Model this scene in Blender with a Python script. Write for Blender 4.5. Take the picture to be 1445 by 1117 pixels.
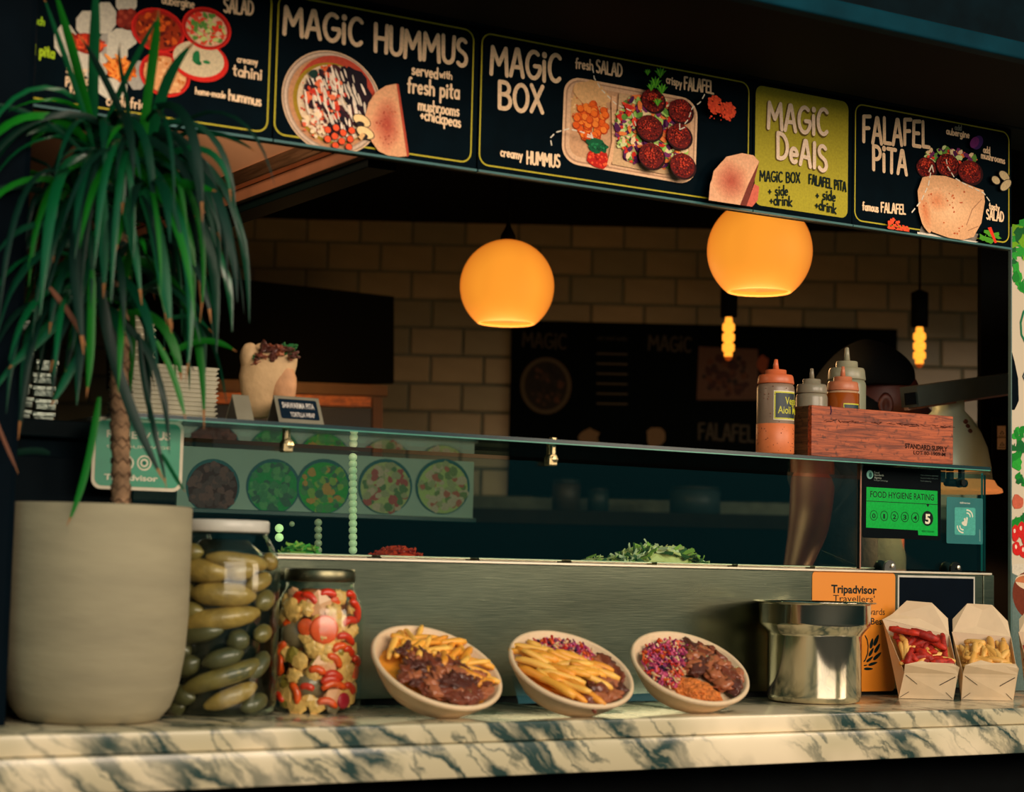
import bpy, bmesh, math, random
from math import sin, cos, pi, sqrt, atan2
from mathutils import Vector, Matrix, noise

random.seed(7)
SC = bpy.context.scene
COL = SC.collection
for o in list(bpy.data.objects):
    bpy.data.objects.remove(o)

# ------------------------------------------------------------------ camera
F = 2700.0
YAW, TP, ROLL = math.radians(58.6), 0.087, math.radians(1.35)
CAM = Vector((0, 0, 1.25))
PIT = math.atan(TP)
FH = Vector((cos(YAW), sin(YAW), 0)); ZV = Vector((0, 0, 1))
FW = FH * cos(PIT) + ZV * sin(PIT)
R0 = Vector((sin(YAW), -cos(YAW), 0)); U0 = R0.cross(FW)
RT = R0 * cos(ROLL) + U0 * sin(ROLL)
UP = U0 * cos(ROLL) - R0 * sin(ROLL)
cd = bpy.data.cameras.new('camera'); cam = bpy.data.objects.new('camera', cd); COL.objects.link(cam)
m = Matrix((RT, UP, -FW)).transposed().to_4x4(); m.translation = CAM
cam.matrix_world = m
cd.sensor_width = 36; cd.lens = F / 1445 * 36; cd.clip_start = .05; cd.clip_end = 100
cd.dof.use_dof = True; cd.dof.focus_distance = 3.92; cd.dof.aperture_fstop = 3.6; cd.dof.aperture_blades = 9
SC.camera = cam

# ------------------------------------------------------------------ world, light, exposure
w = bpy.data.worlds.new('world'); SC.world = w; w.use_nodes = True
nt = w.node_tree; nt.nodes.clear()
wo = nt.nodes.new('ShaderNodeOutputWorld'); bg = nt.nodes.new('ShaderNodeBackground')
tc = nt.nodes.new('ShaderNodeTexCoord'); sx = nt.nodes.new('ShaderNodeSeparateXYZ'); rp = nt.nodes.new('ShaderNodeValToRGB')
nt.links.new(tc.outputs['Generated'], sx.inputs[0]); nt.links.new(sx.outputs['Z'], rp.inputs[0])
rp.color_ramp.elements[0].position = .0; rp.color_ramp.elements[0].color = (.008, .075, .085, 1)
rp.color_ramp.elements[1].position = .6; rp.color_ramp.elements[1].color = (.12, .33, .33, 1)
nt.links.new(rp.outputs[0], bg.inputs[0]); bg.inputs[1].default_value = .95
nt.links.new(bg.outputs[0], wo.inputs[0])

def area(name, loc, target, size, power, col, sy=None):
    l = bpy.data.lights.new(name, 'AREA'); l.energy = power; l.color = col; l.shape = 'RECTANGLE'
    l.size = size; l.size_y = sy or size
    o = bpy.data.objects.new(name, l); COL.objects.link(o); o.location = loc
    o.rotation_euler = (Vector(target) - Vector(loc)).to_track_quat('-Z', 'Y').to_euler()
    return o
area('street_daylight', (1.4, -3.9, 3.4), (1.9, 2.9, 1.3), 5.6, 440, (1, .80, .63), 2.6)
area('street_daylight_right', (5.2, -1.2, 2.6), (2.0, 2.9, 1.1), 1.4, 90, (1, .76, .56), 1.4)
vs = SC.view_settings
SC.display_settings.display_device = 'sRGB'
vs.view_transform = 'Standard'; vs.look = 'None'; vs.gamma = 1; vs.use_curve_mapping = False
vs.exposure = 0.0

# ------------------------------------------------------------------ rays through pixels of the 1445 x 1117 frame
def ray(px, py): return FW + RT * ((px - 722.5) / F) - UP * ((py - 558.5) / F)
def onY(px, py, Y):
    d = ray(px, py); return CAM + d * ((Y - CAM.y) / d.y)
def onZ(px, py, Z):
    d = ray(px, py); return CAM + d * ((Z - CAM.z) / d.z)
def atD(px, py, D): return CAM + ray(px, py) * D

# ------------------------------------------------------------------ materials
def lin(c):
    return tuple((x / 255 / 12.92) if x / 255 <= .04045 else ((x / 255 + .055) / 1.055) ** 2.4 for x in c[:3])
MATS = {}
def nodes_of(name):
    mt = bpy.data.materials.new(name); mt.use_nodes = True
    t = mt.node_tree; b = t.nodes['Principled BSDF']
    return mt, t, b
def M(name, col, rough=.5, metal=0, var=.12, scale=18, bump=0, bscale=60, emit=None, es=1, stretch=None, spec=.5, coat=0, sss=0):
    """principled material, colour broken up by noise, optional fine bump"""
    if name in MATS: return MATS[name]
    mt, t, b = nodes_of(name)
    c = lin(col)
    co = t.nodes.new('ShaderNodeTexCoord'); mp = t.nodes.new('ShaderNodeMapping')
    t.links.new(co.outputs['Object'], mp.inputs[0])
    if stretch: mp.inputs['Scale'].default_value = stretch
    n = t.nodes.new('ShaderNodeTexNoise'); n.inputs['Scale'].default_value = scale; n.inputs['Detail'].default_value = 4
    t.links.new(mp.outputs[0], n.inputs['Vector'])
    r = t.nodes.new('ShaderNodeValToRGB'); t.links.new(n.outputs['Fac'], r.inputs[0])
    r.color_ramp.elements[0].position = .3; r.color_ramp.elements[1].position = .7
    r.color_ramp.elements[0].color = (*[max(0, x * (1 - var)) for x in c], 1)
    r.color_ramp.elements[1].color = (*[min(1, x * (1 + var)) for x in c], 1)
    t.links.new(r.outputs[0], b.inputs['Base Color'])
    b.inputs['Roughness'].default_value = rough; b.inputs['Metallic'].default_value = metal
    b.inputs['Specular IOR Level'].default_value = spec
    if coat: b.inputs['Coat Weight'].default_value = coat; b.inputs['Coat Roughness'].default_value = .12
    if sss:
        b.inputs['Subsurface Weight'].default_value = sss; b.inputs['Subsurface Radius'].default_value = (.01, .005, .003)
        b.inputs['Subsurface Scale'].default_value = .5
    if bump:
        n2 = t.nodes.new('ShaderNodeTexNoise'); n2.inputs['Scale'].default_value = bscale; n2.inputs['Detail'].default_value = 5
        t.links.new(mp.outputs[0], n2.inputs['Vector'])
        bp = t.nodes.new('ShaderNodeBump'); bp.inputs['Strength'].default_value = bump; bp.inputs['Distance'].default_value = .01
        t.links.new(n2.outputs['Fac'], bp.inputs['Height']); t.links.new(bp.outputs[0], b.inputs['Normal'])
    if emit:
        b.inputs['Emission Color'].default_value = (*lin(emit), 1); b.inputs['Emission Strength'].default_value = es
    MATS[name] = mt
    return mt

def glass(name, tint, refl=1.0, rough=.02, base=0.0, ior=1.5):
    if name in MATS: return MATS[name]
    mt = bpy.data.materials.new(name); mt.use_nodes = True; t = mt.node_tree; t.nodes.clear()
    out = t.nodes.new('ShaderNodeOutputMaterial'); tr = t.nodes.new('ShaderNodeBsdfTransparent'); gl = t.nodes.new('ShaderNodeBsdfGlossy')
    fr = t.nodes.new('ShaderNodeFresnel'); fr.inputs[0].default_value = ior; mx = t.nodes.new('ShaderNodeMixShader')
    ma = t.nodes.new('ShaderNodeMath'); ma.operation = 'MULTIPLY_ADD'; ma.inputs[1].default_value = refl; ma.inputs[2].default_value = base
    tr.inputs[0].default_value = (*tint, 1); gl.inputs[0].default_value = (.9, .97, .95, 1); gl.inputs[1].default_value = rough
    nz = t.nodes.new('ShaderNodeTexNoise'); nz.inputs['Scale'].default_value = 6
    rr = t.nodes.new('ShaderNodeMapRange'); rr.inputs['To Min'].default_value = rough; rr.inputs['To Max'].default_value = rough + .03
    t.links.new(nz.outputs['Fac'], rr.inputs[0]); t.links.new(rr.outputs[0], gl.inputs[1])
    ge = t.nodes.new('ShaderNodeNewGeometry'); mi = t.nodes.new('ShaderNodeMath'); mi.operation = 'MULTIPLY_ADD'
    mi.inputs[1].default_value = 1 / ior - ior; mi.inputs[2].default_value = ior
    t.links.new(ge.outputs['Backfacing'], mi.inputs[0]); t.links.new(mi.outputs[0], fr.inputs[0])
    t.links.new(fr.outputs[0], ma.inputs[0]); t.links.new(ma.outputs[0], mx.inputs[0])
    t.links.new(tr.outputs[0], mx.inputs[1]); t.links.new(gl.outputs[0], mx.inputs[2]); t.links.new(mx.outputs[0], out.inputs[0])
    MATS[name] = mt; return mt

def vcol_mat(name, rough=.45, spec=.12, noise_amt=.12, nscale=220, gain=1.0):
    if name in MATS: return MATS[name]
    mt, t, b = nodes_of(name)
    a = t.nodes.new('ShaderNodeVertexColor'); a.layer_name = 'Col'
    n = t.nodes.new('ShaderNodeTexNoise'); n.inputs['Scale'].default_value = nscale; n.inputs['Detail'].default_value = 3
    co = t.nodes.new('ShaderNodeTexCoord'); t.links.new(co.outputs['Object'], n.inputs['Vector'])
    mr = t.nodes.new('ShaderNodeMapRange'); mr.inputs['From Min'].default_value = .3; mr.inputs['From Max'].default_value = .7
    mr.inputs['To Min'].default_value = (1 - noise_amt) * gain; mr.inputs['To Max'].default_value = (1 + noise_amt) * gain
    t.links.new(n.outputs['Fac'], mr.inputs[0])
    mu = t.nodes.new('ShaderNodeVectorMath'); mu.operation = 'SCALE'
    t.links.new(a.outputs['Color'], mu.inputs[0]); t.links.new(mr.outputs[0], mu.inputs['Scale'])
    t.links.new(mu.outputs[0], b.inputs['Base Color'])
    b.inputs['Roughness'].default_value = rough; b.inputs['Specular IOR Level'].default_value = spec
    MATS[name] = mt; return mt

def marble():
    mt, t, b = nodes_of('marble')
    co = t.nodes.new('ShaderNodeTexCoord'); mp = t.nodes.new('ShaderNodeMapping')
    t.links.new(co.outputs['Object'], mp.inputs[0])
    mp.inputs['Rotation'].default_value = (0, math.radians(-38), math.radians(12))
    def veins(scale, dist, lo, hi, det=5):
        n = t.nodes.new('ShaderNodeTexNoise'); n.inputs['Scale'].default_value = scale * .8; n.inputs['Detail'].default_value = 6; n.inputs['Roughness'].default_value = .62
        t.links.new(mp.outputs[0], n.inputs['Vector'])
        sc_ = t.nodes.new('ShaderNodeVectorMath'); sc_.operation = 'MULTIPLY_ADD'; sc_.inputs[1].default_value = (dist, dist, dist)
        t.links.new(n.outputs['Color'], sc_.inputs[0]); t.links.new(mp.outputs[0], sc_.inputs[2])
        wv = t.nodes.new('ShaderNodeTexNoise'); wv.inputs['Scale'].default_value = scale; wv.inputs['Detail'].default_value = det
        m2 = t.nodes.new('ShaderNodeMapping'); m2.inputs['Scale'].default_value = (.38, .6, 1.7)
        t.links.new(sc_.outputs[0], m2.inputs[0]); t.links.new(m2.outputs[0], wv.inputs['Vector'])
        s = t.nodes.new('ShaderNodeMath'); s.operation = 'SUBTRACT'; s.inputs[1].default_value = .5; t.links.new(wv.outputs['Fac'], s.inputs[0])
        ab = t.nodes.new('ShaderNodeMath'); ab.operation = 'ABSOLUTE'; t.links.new(s.outputs[0], ab.inputs[0])
        mr = t.nodes.new('ShaderNodeMapRange'); mr.inputs['From Min'].default_value = lo; mr.inputs['From Max'].default_value = hi
        mr.inputs['To Min'].default_value = 1; mr.inputs['To Max'].default_value = 0
        t.links.new(ab.outputs[0], mr.inputs[0]); return mr.outputs[0]
    v1 = veins(6.0, .10, .008, .052); v2 = veins(11, .07, .003, .034)
    n = t.nodes.new('ShaderNodeTexNoise'); n.inputs['Scale'].default_value = 3.2; n.inputs['Detail'].default_value = 3; t.links.new(mp.outputs[0], n.inputs['Vector'])
    mk = t.nodes.new('ShaderNodeMapRange'); mk.inputs['From Min'].default_value = .36; mk.inputs['From Max'].default_value = .50; t.links.new(n.outputs['Fac'], mk.inputs[0])
    def mul(a, k, c=None):
        x = t.nodes.new('ShaderNodeMath'); x.operation = 'MULTIPLY'; t.links.new(a, x.inputs[0])
        if c is not None: t.links.new(c, x.inputs[1])
        else: x.inputs[1].default_value = k
        return x.outputs[0]
    a = mul(v1, 1, mk.outputs[0]); bb = mul(mul(v2, 1, mk.outputs[0]), .75)
    mxm = t.nodes.new('ShaderNodeMath'); mxm.operation = 'MAXIMUM'; t.links.new(a, mxm.inputs[0]); t.links.new(bb, mxm.inputs[1])
    c1 = t.nodes.new('ShaderNodeMixRGB'); c1.inputs[1].default_value = (*lin((244, 224, 190)), 1); c1.inputs[2].default_value = (*lin((198, 184, 150)), 1)
    t.links.new(mk.outputs[0], c1.inputs[0])
    c2 = t.nodes.new('ShaderNodeMixRGB'); t.links.new(mxm.outputs[0], c2.inputs[0]); t.links.new(c1.outputs[0], c2.inputs[1])
    c2.inputs[2].default_value = (*lin((44, 66, 62)), 1)
    t.links.new(c2.outputs[0], b.inputs['Base Color']); b.inputs['Roughness'].default_value = .22
    b.inputs['Coat Weight'].default_value = .3; b.inputs['Coat Roughness'].default_value = .1
    return mt

def steel(name, col, rough, stretch=(1, 60, 60), bump=.04, streak=.35):
    if name in MATS: return MATS[name]
    mt, t, b = nodes_of(name); c = lin(col)
    co = t.nodes.new('ShaderNodeTexCoord'); mp = t.nodes.new('ShaderNodeMapping'); mp.inputs['Scale'].default_value = stretch
    t.links.new(co.outputs['Object'], mp.inputs[0])
    n = t.nodes.new('ShaderNodeTexNoise'); n.inputs['Scale'].default_value = 6; n.inputs['Detail'].default_value = 6; t.links.new(mp.outputs[0], n.inputs['Vector'])
    n3 = t.nodes.new('ShaderNodeTexNoise'); n3.inputs['Scale'].default_value = 2.2; n3.inputs['Detail'].default_value = 5
    m3 = t.nodes.new('ShaderNodeMapping'); m3.inputs['Scale'].default_value = (1, 1, 3.5); t.links.new(co.outputs['Object'], m3.inputs[0]); t.links.new(m3.outputs[0], n3.inputs['Vector'])
    r = t.nodes.new('ShaderNodeValToRGB'); t.links.new(n3.outputs['Fac'], r.inputs[0])
    r.color_ramp.elements[0].position = .3; r.color_ramp.elements[1].position = .7
    r.color_ramp.elements[0].color = (*[x * (1 - streak) for x in c], 1); r.color_ramp.elements[1].color = (*[min(1, x * (1 + streak)) for x in c], 1)
    t.links.new(r.outputs[0], b.inputs['Base Color']); b.inputs['Metallic'].default_value = 1
    mr = t.nodes.new('ShaderNodeMapRange'); mr.inputs['To Min'].default_value = rough * .75; mr.inputs['To Max'].default_value = rough * 1.3
    t.links.new(n.outputs['Fac'], mr.inputs[0]); t.links.new(mr.outputs[0], b.inputs['Roughness'])
    bp = t.nodes.new('ShaderNodeBump'); bp.inputs['Strength'].default_value = bump; bp.inputs['Distance'].default_value = .002
    t.links.new(n.outputs['Fac'], bp.inputs['Height']); t.links.new(bp.outputs[0], b.inputs['Normal'])
    MATS[name] = mt; return mt

def wood(name, c1, c2, rough=.55, sc=(3, 30, 40)):
    if name in MATS: return MATS[name]
    mt, t, b = nodes_of(name)
    co = t.nodes.new('ShaderNodeTexCoord'); mp = t.nodes.new('ShaderNodeMapping'); mp.inputs['Scale'].default_value = sc
    t.links.new(co.outputs['Object'], mp.inputs[0])
    n = t.nodes.new('ShaderNodeTexNoise'); n.inputs['Scale'].default_value = 4; n.inputs['Detail'].default_value = 8; n.inputs['Roughness'].default_value = .65; n.inputs['Distortion'].default_value = .6
    t.links.new(mp.outputs[0], n.inputs['Vector'])
    r = t.nodes.new('ShaderNodeValToRGB'); t.links.new(n.outputs['Fac'], r.inputs[0])
    r.color_ramp.elements[0].position = .36; r.color_ramp.elements[0].color = (*lin(c1), 1)
    r.color_ramp.elements[1].position = .58; r.color_ramp.elements[1].color = (*lin(c2), 1)
    n2 = t.nodes.new('ShaderNodeTexNoise'); n2.inputs['Scale'].default_value = 90; n2.inputs['Detail'].default_value = 4; t.links.new(co.outputs['Object'], n2.inputs['Vector'])
    mr = t.nodes.new('ShaderNodeMapRange'); mr.inputs['From Min'].default_value = .32; mr.inputs['From Max'].default_value = .42; mr.inputs['To Min'].default_value = .45; mr.inputs['To Max'].default_value = 1
    t.links.new(n2.outputs['Fac'], mr.inputs[0])
    mu = t.nodes.new('ShaderNodeVectorMath'); mu.operation = 'SCALE'; t.links.new(r.outputs[0], mu.inputs[0]); t.links.new(mr.outputs[0], mu.inputs['Scale'])
    t.links.new(mu.outputs[0], b.inputs['Base Color']); b.inputs['Roughness'].default_value = rough
    bp = t.nodes.new('ShaderNodeBump'); bp.inputs['Strength'].default_value = .15; bp.inputs['Distance'].default_value = .004
    t.links.new(n.outputs['Fac'], bp.inputs['Height']); t.links.new(bp.outputs[0], b.inputs['Normal'])
    MATS[name] = mt; return mt

# ------------------------------------------------------------------ objects
def tag(o, label=None, cat=None, group=None, kind=None):
    if label: o['label'] = label
    if cat: o['category'] = cat
    if group: o['group'] = group
    if kind: o['kind'] = kind
    return o
def thing(name, label, cat, loc=(0, 0, 0), group=None):
    o = bpy.data.objects.new(name, None); COL.objects.link(o); o.location = loc; o.empty_display_size = .02
    return tag(o, label, cat, group)
def origin_of(o):
    v = Vector((0, 0, 0))
    while o is not None:
        v += Vector(o.location); o = o.parent
    return v
def obj(name, geo, mat, parent=None, smooth=False, local=False):
    """geo = (verts, faces) in world coordinates (or local)"""
    V, Fc = geo[0], geo[1]
    off = Vector((0, 0, 0)) if local else origin_of(parent)
    if parent is None and not local and len(V):
        n = len(V); off = Vector((sum(v[0] for v in V) / n, sum(v[1] for v in V) / n, min(v[2] for v in V)))
    me = bpy.data.meshes.new(name)
    me.from_pydata([(v[0] - off.x, v[1] - off.y, v[2] - off.z) for v in V], [], Fc)
    if smooth: me.polygons.foreach_set('use_smooth', [True] * len(Fc))
    for mm in (mat if isinstance(mat, (list, tuple)) else [mat]): me.materials.append(mm)
    if len(geo) > 2 and geo[2]:
        me.polygons.foreach_set('material_index', geo[2])
    me.update()
    o = bpy.data.objects.new(name, me); COL.objects.link(o)
    if parent is not None: o.parent = parent
    elif not local: o.location = off
    return o
def join(*gs):
    V, Fc = [], []
    for g in gs:
        k = len(V); V += [tuple(v) for v in g[0]]; Fc += [tuple(i + k for i in f) for f in g[1]]
    return V, Fc
BOXF = [(0, 3, 2, 1), (4, 5, 6, 7), (0, 1, 5, 4), (1, 2, 6, 5), (2, 3, 7, 6), (3, 0, 4, 7)]
def box(x0, y0, z0, x1, y1, z1):
    return [(x0, y0, z0), (x1, y0, z0), (x1, y1, z0), (x0, y1, z0), (x0, y0, z1), (x1, y0, z1), (x1, y1, z1), (x0, y1, z1)], list(BOXF)
def bbox_bev(x0, y0, z0, x1, y1, z1, b, seg=2):
    bm = bmesh.new(); g = box(x0, y0, z0, x1, y1, z1)
    vs_ = [bm.verts.new(v) for v in g[0]]
    for f in g[1]: bm.faces.new([vs_[i] for i in f])
    bmesh.ops.bevel(bm, geom=list(bm.edges), offset=b, segments=seg, affect='EDGES', profile=.5)
    return from_bm(bm)
def from_bm(bm):
    bm.verts.index_update()
    V = [tuple(v.co) for v in bm.verts]; Fc = [tuple(v.index for v in f.verts) for f in bm.faces]; bm.free(); return V, Fc
def obox(c, ex, ey, ez, hx, hy, hz):
    """oriented box"""
    c = Vector(c); V = []
    for (a, b_, d) in [(-1, -1, -1), (1, -1, -1), (1, 1, -1), (-1, 1, -1), (-1, -1, 1), (1, -1, 1), (1, 1, 1), (-1, 1, 1)]:
        V.append(tuple(c + ex * (a * hx) + ey * (b_ * hy) + ez * (d * hz)))
    return V, list(BOXF)
def quadslab(pts, n, th):
    """flat polygon with thickness th along n"""
    k = len(pts); P = [Vector(p) for p in pts]; V = [tuple(p) for p in P] + [tuple(p + n * th) for p in P]
    Fc = [tuple(range(k)), tuple(range(2 * k - 1, k - 1, -1))] + [(i, k + i, k + (i + 1) % k, (i + 1) % k) for i in range(k)]
    return V, Fc
def lathe(prof, c=(0, 0, 0), seg=48, ax=None, u=None, closed=False, sx=1, sy=1):
    """prof: list of (r, h)"""
    c = Vector(c); ax = Vector(ax) if ax else ZV
    ax = ax.normalized()
    u = (Vector(u) if u else (Vector((1, 0, 0)) if abs(ax.x) < .9 else Vector((0, 1, 0))))
    u = (u - ax * u.dot(ax)).normalized(); v = ax.cross(u)
    V, Fc = [], []
    for (r, h) in prof:
        for k in range(seg):
            a = 2 * pi * k / seg
            V.append(tuple(c + u * (r * cos(a) * sx) + v * (r * sin(a) * sy) + ax * h))
    n = len(prof)
    for i in range(n - 1 if not closed else n):
        j = (i + 1) % n
        for k in range(seg):
            k2 = (k + 1) % seg
            Fc.append((i * seg + k, i * seg + k2, j * seg + k2, j * seg + k))
    if not closed:
        if prof[0][0] > 1e-6: Fc.append(tuple(range(seg - 1, -1, -1)))
        if prof[-1][0] > 1e-6: Fc.append(tuple((n - 1) * seg + k for k in range(seg)))
    return V, Fc
def tube(pts, rad, seg=10, cap=True):
    P = [Vector(p) for p in pts]; n = len(P)
    R = rad if isinstance(rad, (list, tuple)) else [rad] * n
    V, Fc = [], []; prev = None
    for i in range(n):
        t_ = (P[min(i + 1, n - 1)] - P[max(i - 1, 0)]).normalized()
        if prev is None: prev = t_.orthogonal().normalized()
        a = (prev - t_ * prev.dot(t_)).normalized(); prev = a; b_ = t_.cross(a)
        for k in range(seg):
            th = 2 * pi * k / seg; V.append(tuple(P[i] + a * (R[i] * cos(th)) + b_ * (R[i] * sin(th))))
    for i in range(n - 1):
        for k in range(seg):
            k2 = (k + 1) % seg; Fc.append((i * seg + k, i * seg + k2, (i + 1) * seg + k2, (i + 1) * seg + k))
    if cap:
        Fc.append(tuple(range(seg - 1, -1, -1))); Fc.append(tuple((n - 1) * seg + k for k in range(seg)))
    return V, Fc
def ico(r, sub=2, amp=0, freq=1, seed=0, sc=(1, 1, 1), c=(0, 0, 0)):
    bm = bmesh.new(); bmesh.ops.create_icosphere(bm, subdivisions=sub, radius=1)
    for v in bm.verts:
        d = v.co.normalized(); k = 1 + amp * noise.noise(d * freq + Vector((seed * 7.3, seed * 3.1, seed)))
        v.co = Vector((d.x * sc[0], d.y * sc[1], d.z * sc[2])) * (r * k) + Vector(c)
    return from_bm(bm)
def dup(o, mat_world, label=None, cat=None, group=None):
    c = o.copy(); COL.objects.link(c); c.matrix_world = mat_world
    return tag(c, label, cat, group)
def frame(pos, x, z, s=1.0):
    x = Vector(x).normalized(); z = Vector(z); z = z - x * z.dot(x)
    z = z.normalized() if z.length > 1e-6 else x.orthogonal().normalized()
    y = z.cross(x); m_ = Matrix((x * s, y * s, z * s)).transposed().to_4x4(); m_.translation = Vector(pos); return m_
def use(meshobj, name, M4, label, cat, group=None):
    o = bpy.data.objects.new(name, meshobj); COL.objects.link(o); o.matrix_world = M4
    return tag(o, label, cat, group)
def mesh_of(name, geo, mat, smooth=True):
    me = bpy.data.meshes.new(name); me.from_pydata([tuple(v) for v in geo[0]], [], geo[1])
    if smooth: me.polygons.foreach_set('use_smooth', [True] * len(geo[1]))
    me.materials.append(mat); me.update(); return me

# ------------------------------------------------------------------ flat print on planes
class Plane:
    def __init__(s, o, ex, ey):
        s.o = Vector(o); s.ex = Vector(ex).normalized(); s.ey = Vector(ey).normalized(); s.n = s.ex.cross(s.ey)
    def uv(s, px, py):
        d = ray(px, py); k = (s.o - CAM).dot(s.n) / d.dot(s.n); p = CAM + d * k - s.o
        return (p.dot(s.ex), p.dot(s.ey))
    def pt(s, u, v, h=0): return s.o + s.ex * u + s.ey * v + s.n * h
GLY = {}
def _g(ch, w_, *lines): GLY[ch] = (w_, lines)
def arc(cx, cy, rx, ry, a0, a1, n=10):
    return [(cx + rx * cos(math.radians(a0 + (a1 - a0) * i / n)), cy + ry * sin(math.radians(a0 + (a1 - a0) * i / n))) for i in range(n + 1)]
_g('A', .62, [(0, 0), (.26, 1), (.34, 1), (.6, 0)], [(.1, .34), (.5, .34)])
_g('B', .55, [(.02, 0), (0, 1)], [(0, 1)] + arc(.2, .77, .26, .23, 90, -90) + [(.02, .54)], [(.05, .54)] + arc(.25, .27, .28, .27, 90, -90) + [(.02, 0)])
_g('C', .55, arc(.32, .5, .32, .5, 50, 310, 14))
_g('D', .58, [(.02, 0), (0, 1)], [(0, 1)] + arc(.14, .5, .42, .5, 85, -85, 12) + [(.02, 0)])
_g('E', .5, [(.46, 1), (.02, .98), (.0, .02), (.48, 0)], [(.02, .52), (.38, .52)])
_g('F', .48, [(.46, 1), (.02, .98), (.03, 0)], [(.02, .52), (.38, .54)])
_g('G', .62, arc(.34, .5, .34, .5, 55, 340, 14) + [(.64, .46), (.38, .46)])
_g('H', .58, [(0, 1), (.02, 0)], [(.56, 1), (.54, 0)], [(.0, .5), (.55, .5)])
_g('L', .46, [(0, 1), (.02, .02), (.46, .0)])
_g('M', .78, [(.0, 0), (.04, 1), (.36, .38), (.68, 1), (.76, 0)])
_g('O', .64, arc(.32, .5, .32, .5, 90, 450, 18))
_g('P', .5, [(.03, 0), (0, 1)], [(0, 1)] + arc(.2, .73, .28, .27, 90, -90) + [(.02, .46)])
_g('S', .5, arc(.25, .76, .22, .23, 40, 250, 9) + [(.28, .5)] + arc(.24, .24, .24, .25, 75, -140, 9))
_g('T', .56, [(0, 1), (.56, 1)], [(.28, 1), (.28, 0)])
_g('U', .56, [(0, 1), (.02, .28)] + arc(.28, .28, .26, .28, 180, 360, 8) + [(.56, 1)])
_g('X', .56, [(0, 1), (.56, 0)], [(.54, 1), (.02, 0)])
_g('I', .16, [(.06, .72), (.08, 0)], arc(.07, .97, .035, .045, 0, 360, 6))     # the sign's dotted capital i
_g('a', .44, arc(.21, .28, .2, .28, 60, 330, 10), [(.42, .56), (.42, .0)])
_g('b', .42, [(0, 1), (.0, .02)], arc(.2, .28, .2, .28, 150, -150, 12))
_g('c', .38, arc(.22, .28, .21, .28, 55, 310, 10))
_g('d', .44, arc(.2, .28, .2, .28, 30, 330, 12), [(.42, 1), (.42, 0)])
_g('e', .42, [(.03, .28), (.38, .32)] + arc(.21, .28, .2, .28, 15, 310, 10))
_g('f', .34, arc(.24, .84, .12, .16, 60, 180, 6) + [(.12, 0)], [(0, .56), (.28, .58)])
_g('g', .44, arc(.2, .28, .2, .28, 30, 330, 12), [(.42, .56), (.42, -.15)] + arc(.22, -.15, .2, .18, 0, -140, 6))
_g('h', .42, [(0, 1), (0, 0)], [(0, .35)] + arc(.2, .36, .2, .2, 160, 0, 6) + [(.4, 0)])
_g('i', .12, [(.05, .56), (.05, 0)], arc(.05, .8, .03, .035, 0, 360, 6))
_g('k', .4, [(0, 1), (0, 0)], [(.36, .58), (.03, .25), (.38, 0)])
_g('l', .12, [(.04, 1), (.05, 0)])
_g('m', .66, [(0, .56), (0, 0)], [(0, .36)] + arc(.16, .38, .16, .18, 160, 0, 5) + [(.32, 0)], [(.32, .36)] + arc(.48, .38, .16, .18, 160, 0, 5) + [(.64, 0)])
_g('n', .42, [(0, .56), (0, 0)], [(0, .35)] + arc(.2, .36, .2, .2, 160, 0, 6) + [(.4, 0)])
_g('o', .42, arc(.21, .28, .2, .28, 90, 450, 14))
_g('p', .42, [(0, .56), (0, -.4)], arc(.2, .28, .2, .28, 150, -150, 12))
_g('r', .3, [(0, .56), (0, 0)], [(0, .32)] + arc(.18, .36, .16, .2, 160, 50, 5))
_g('s', .36, arc(.18, .43, .14, .13, 40, 250, 7) + arc(.17, .14, .16, .14, 75, -140, 7))
_g('t', .32, [(.14, .9), (.14, .08), (.28, 0)], [(0, .58), (.3, .6)])
_g('u', .42, [(0, .56), (.0, .2)] + arc(.2, .2, .2, .2, 180, 350, 6), [(.42, .56), (.42, 0)])
_g('v', .4, [(0, .56), (.2, 0), (.4, .56)])
_g('w', .56, [(0, .56), (.14, 0), (.28, .45), (.42, 0), (.56, .56)])
_g('y', .4, [(0, .56), (.2, .06)], [(.4, .56), (.12, -.38)])
_g('+', .36, [(0, .3), (.34, .3)], [(.17, .48), (.17, .12)])
_g('-', .26, [(.02, .28), (.24, .28)])
_g(' ', .28)

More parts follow.
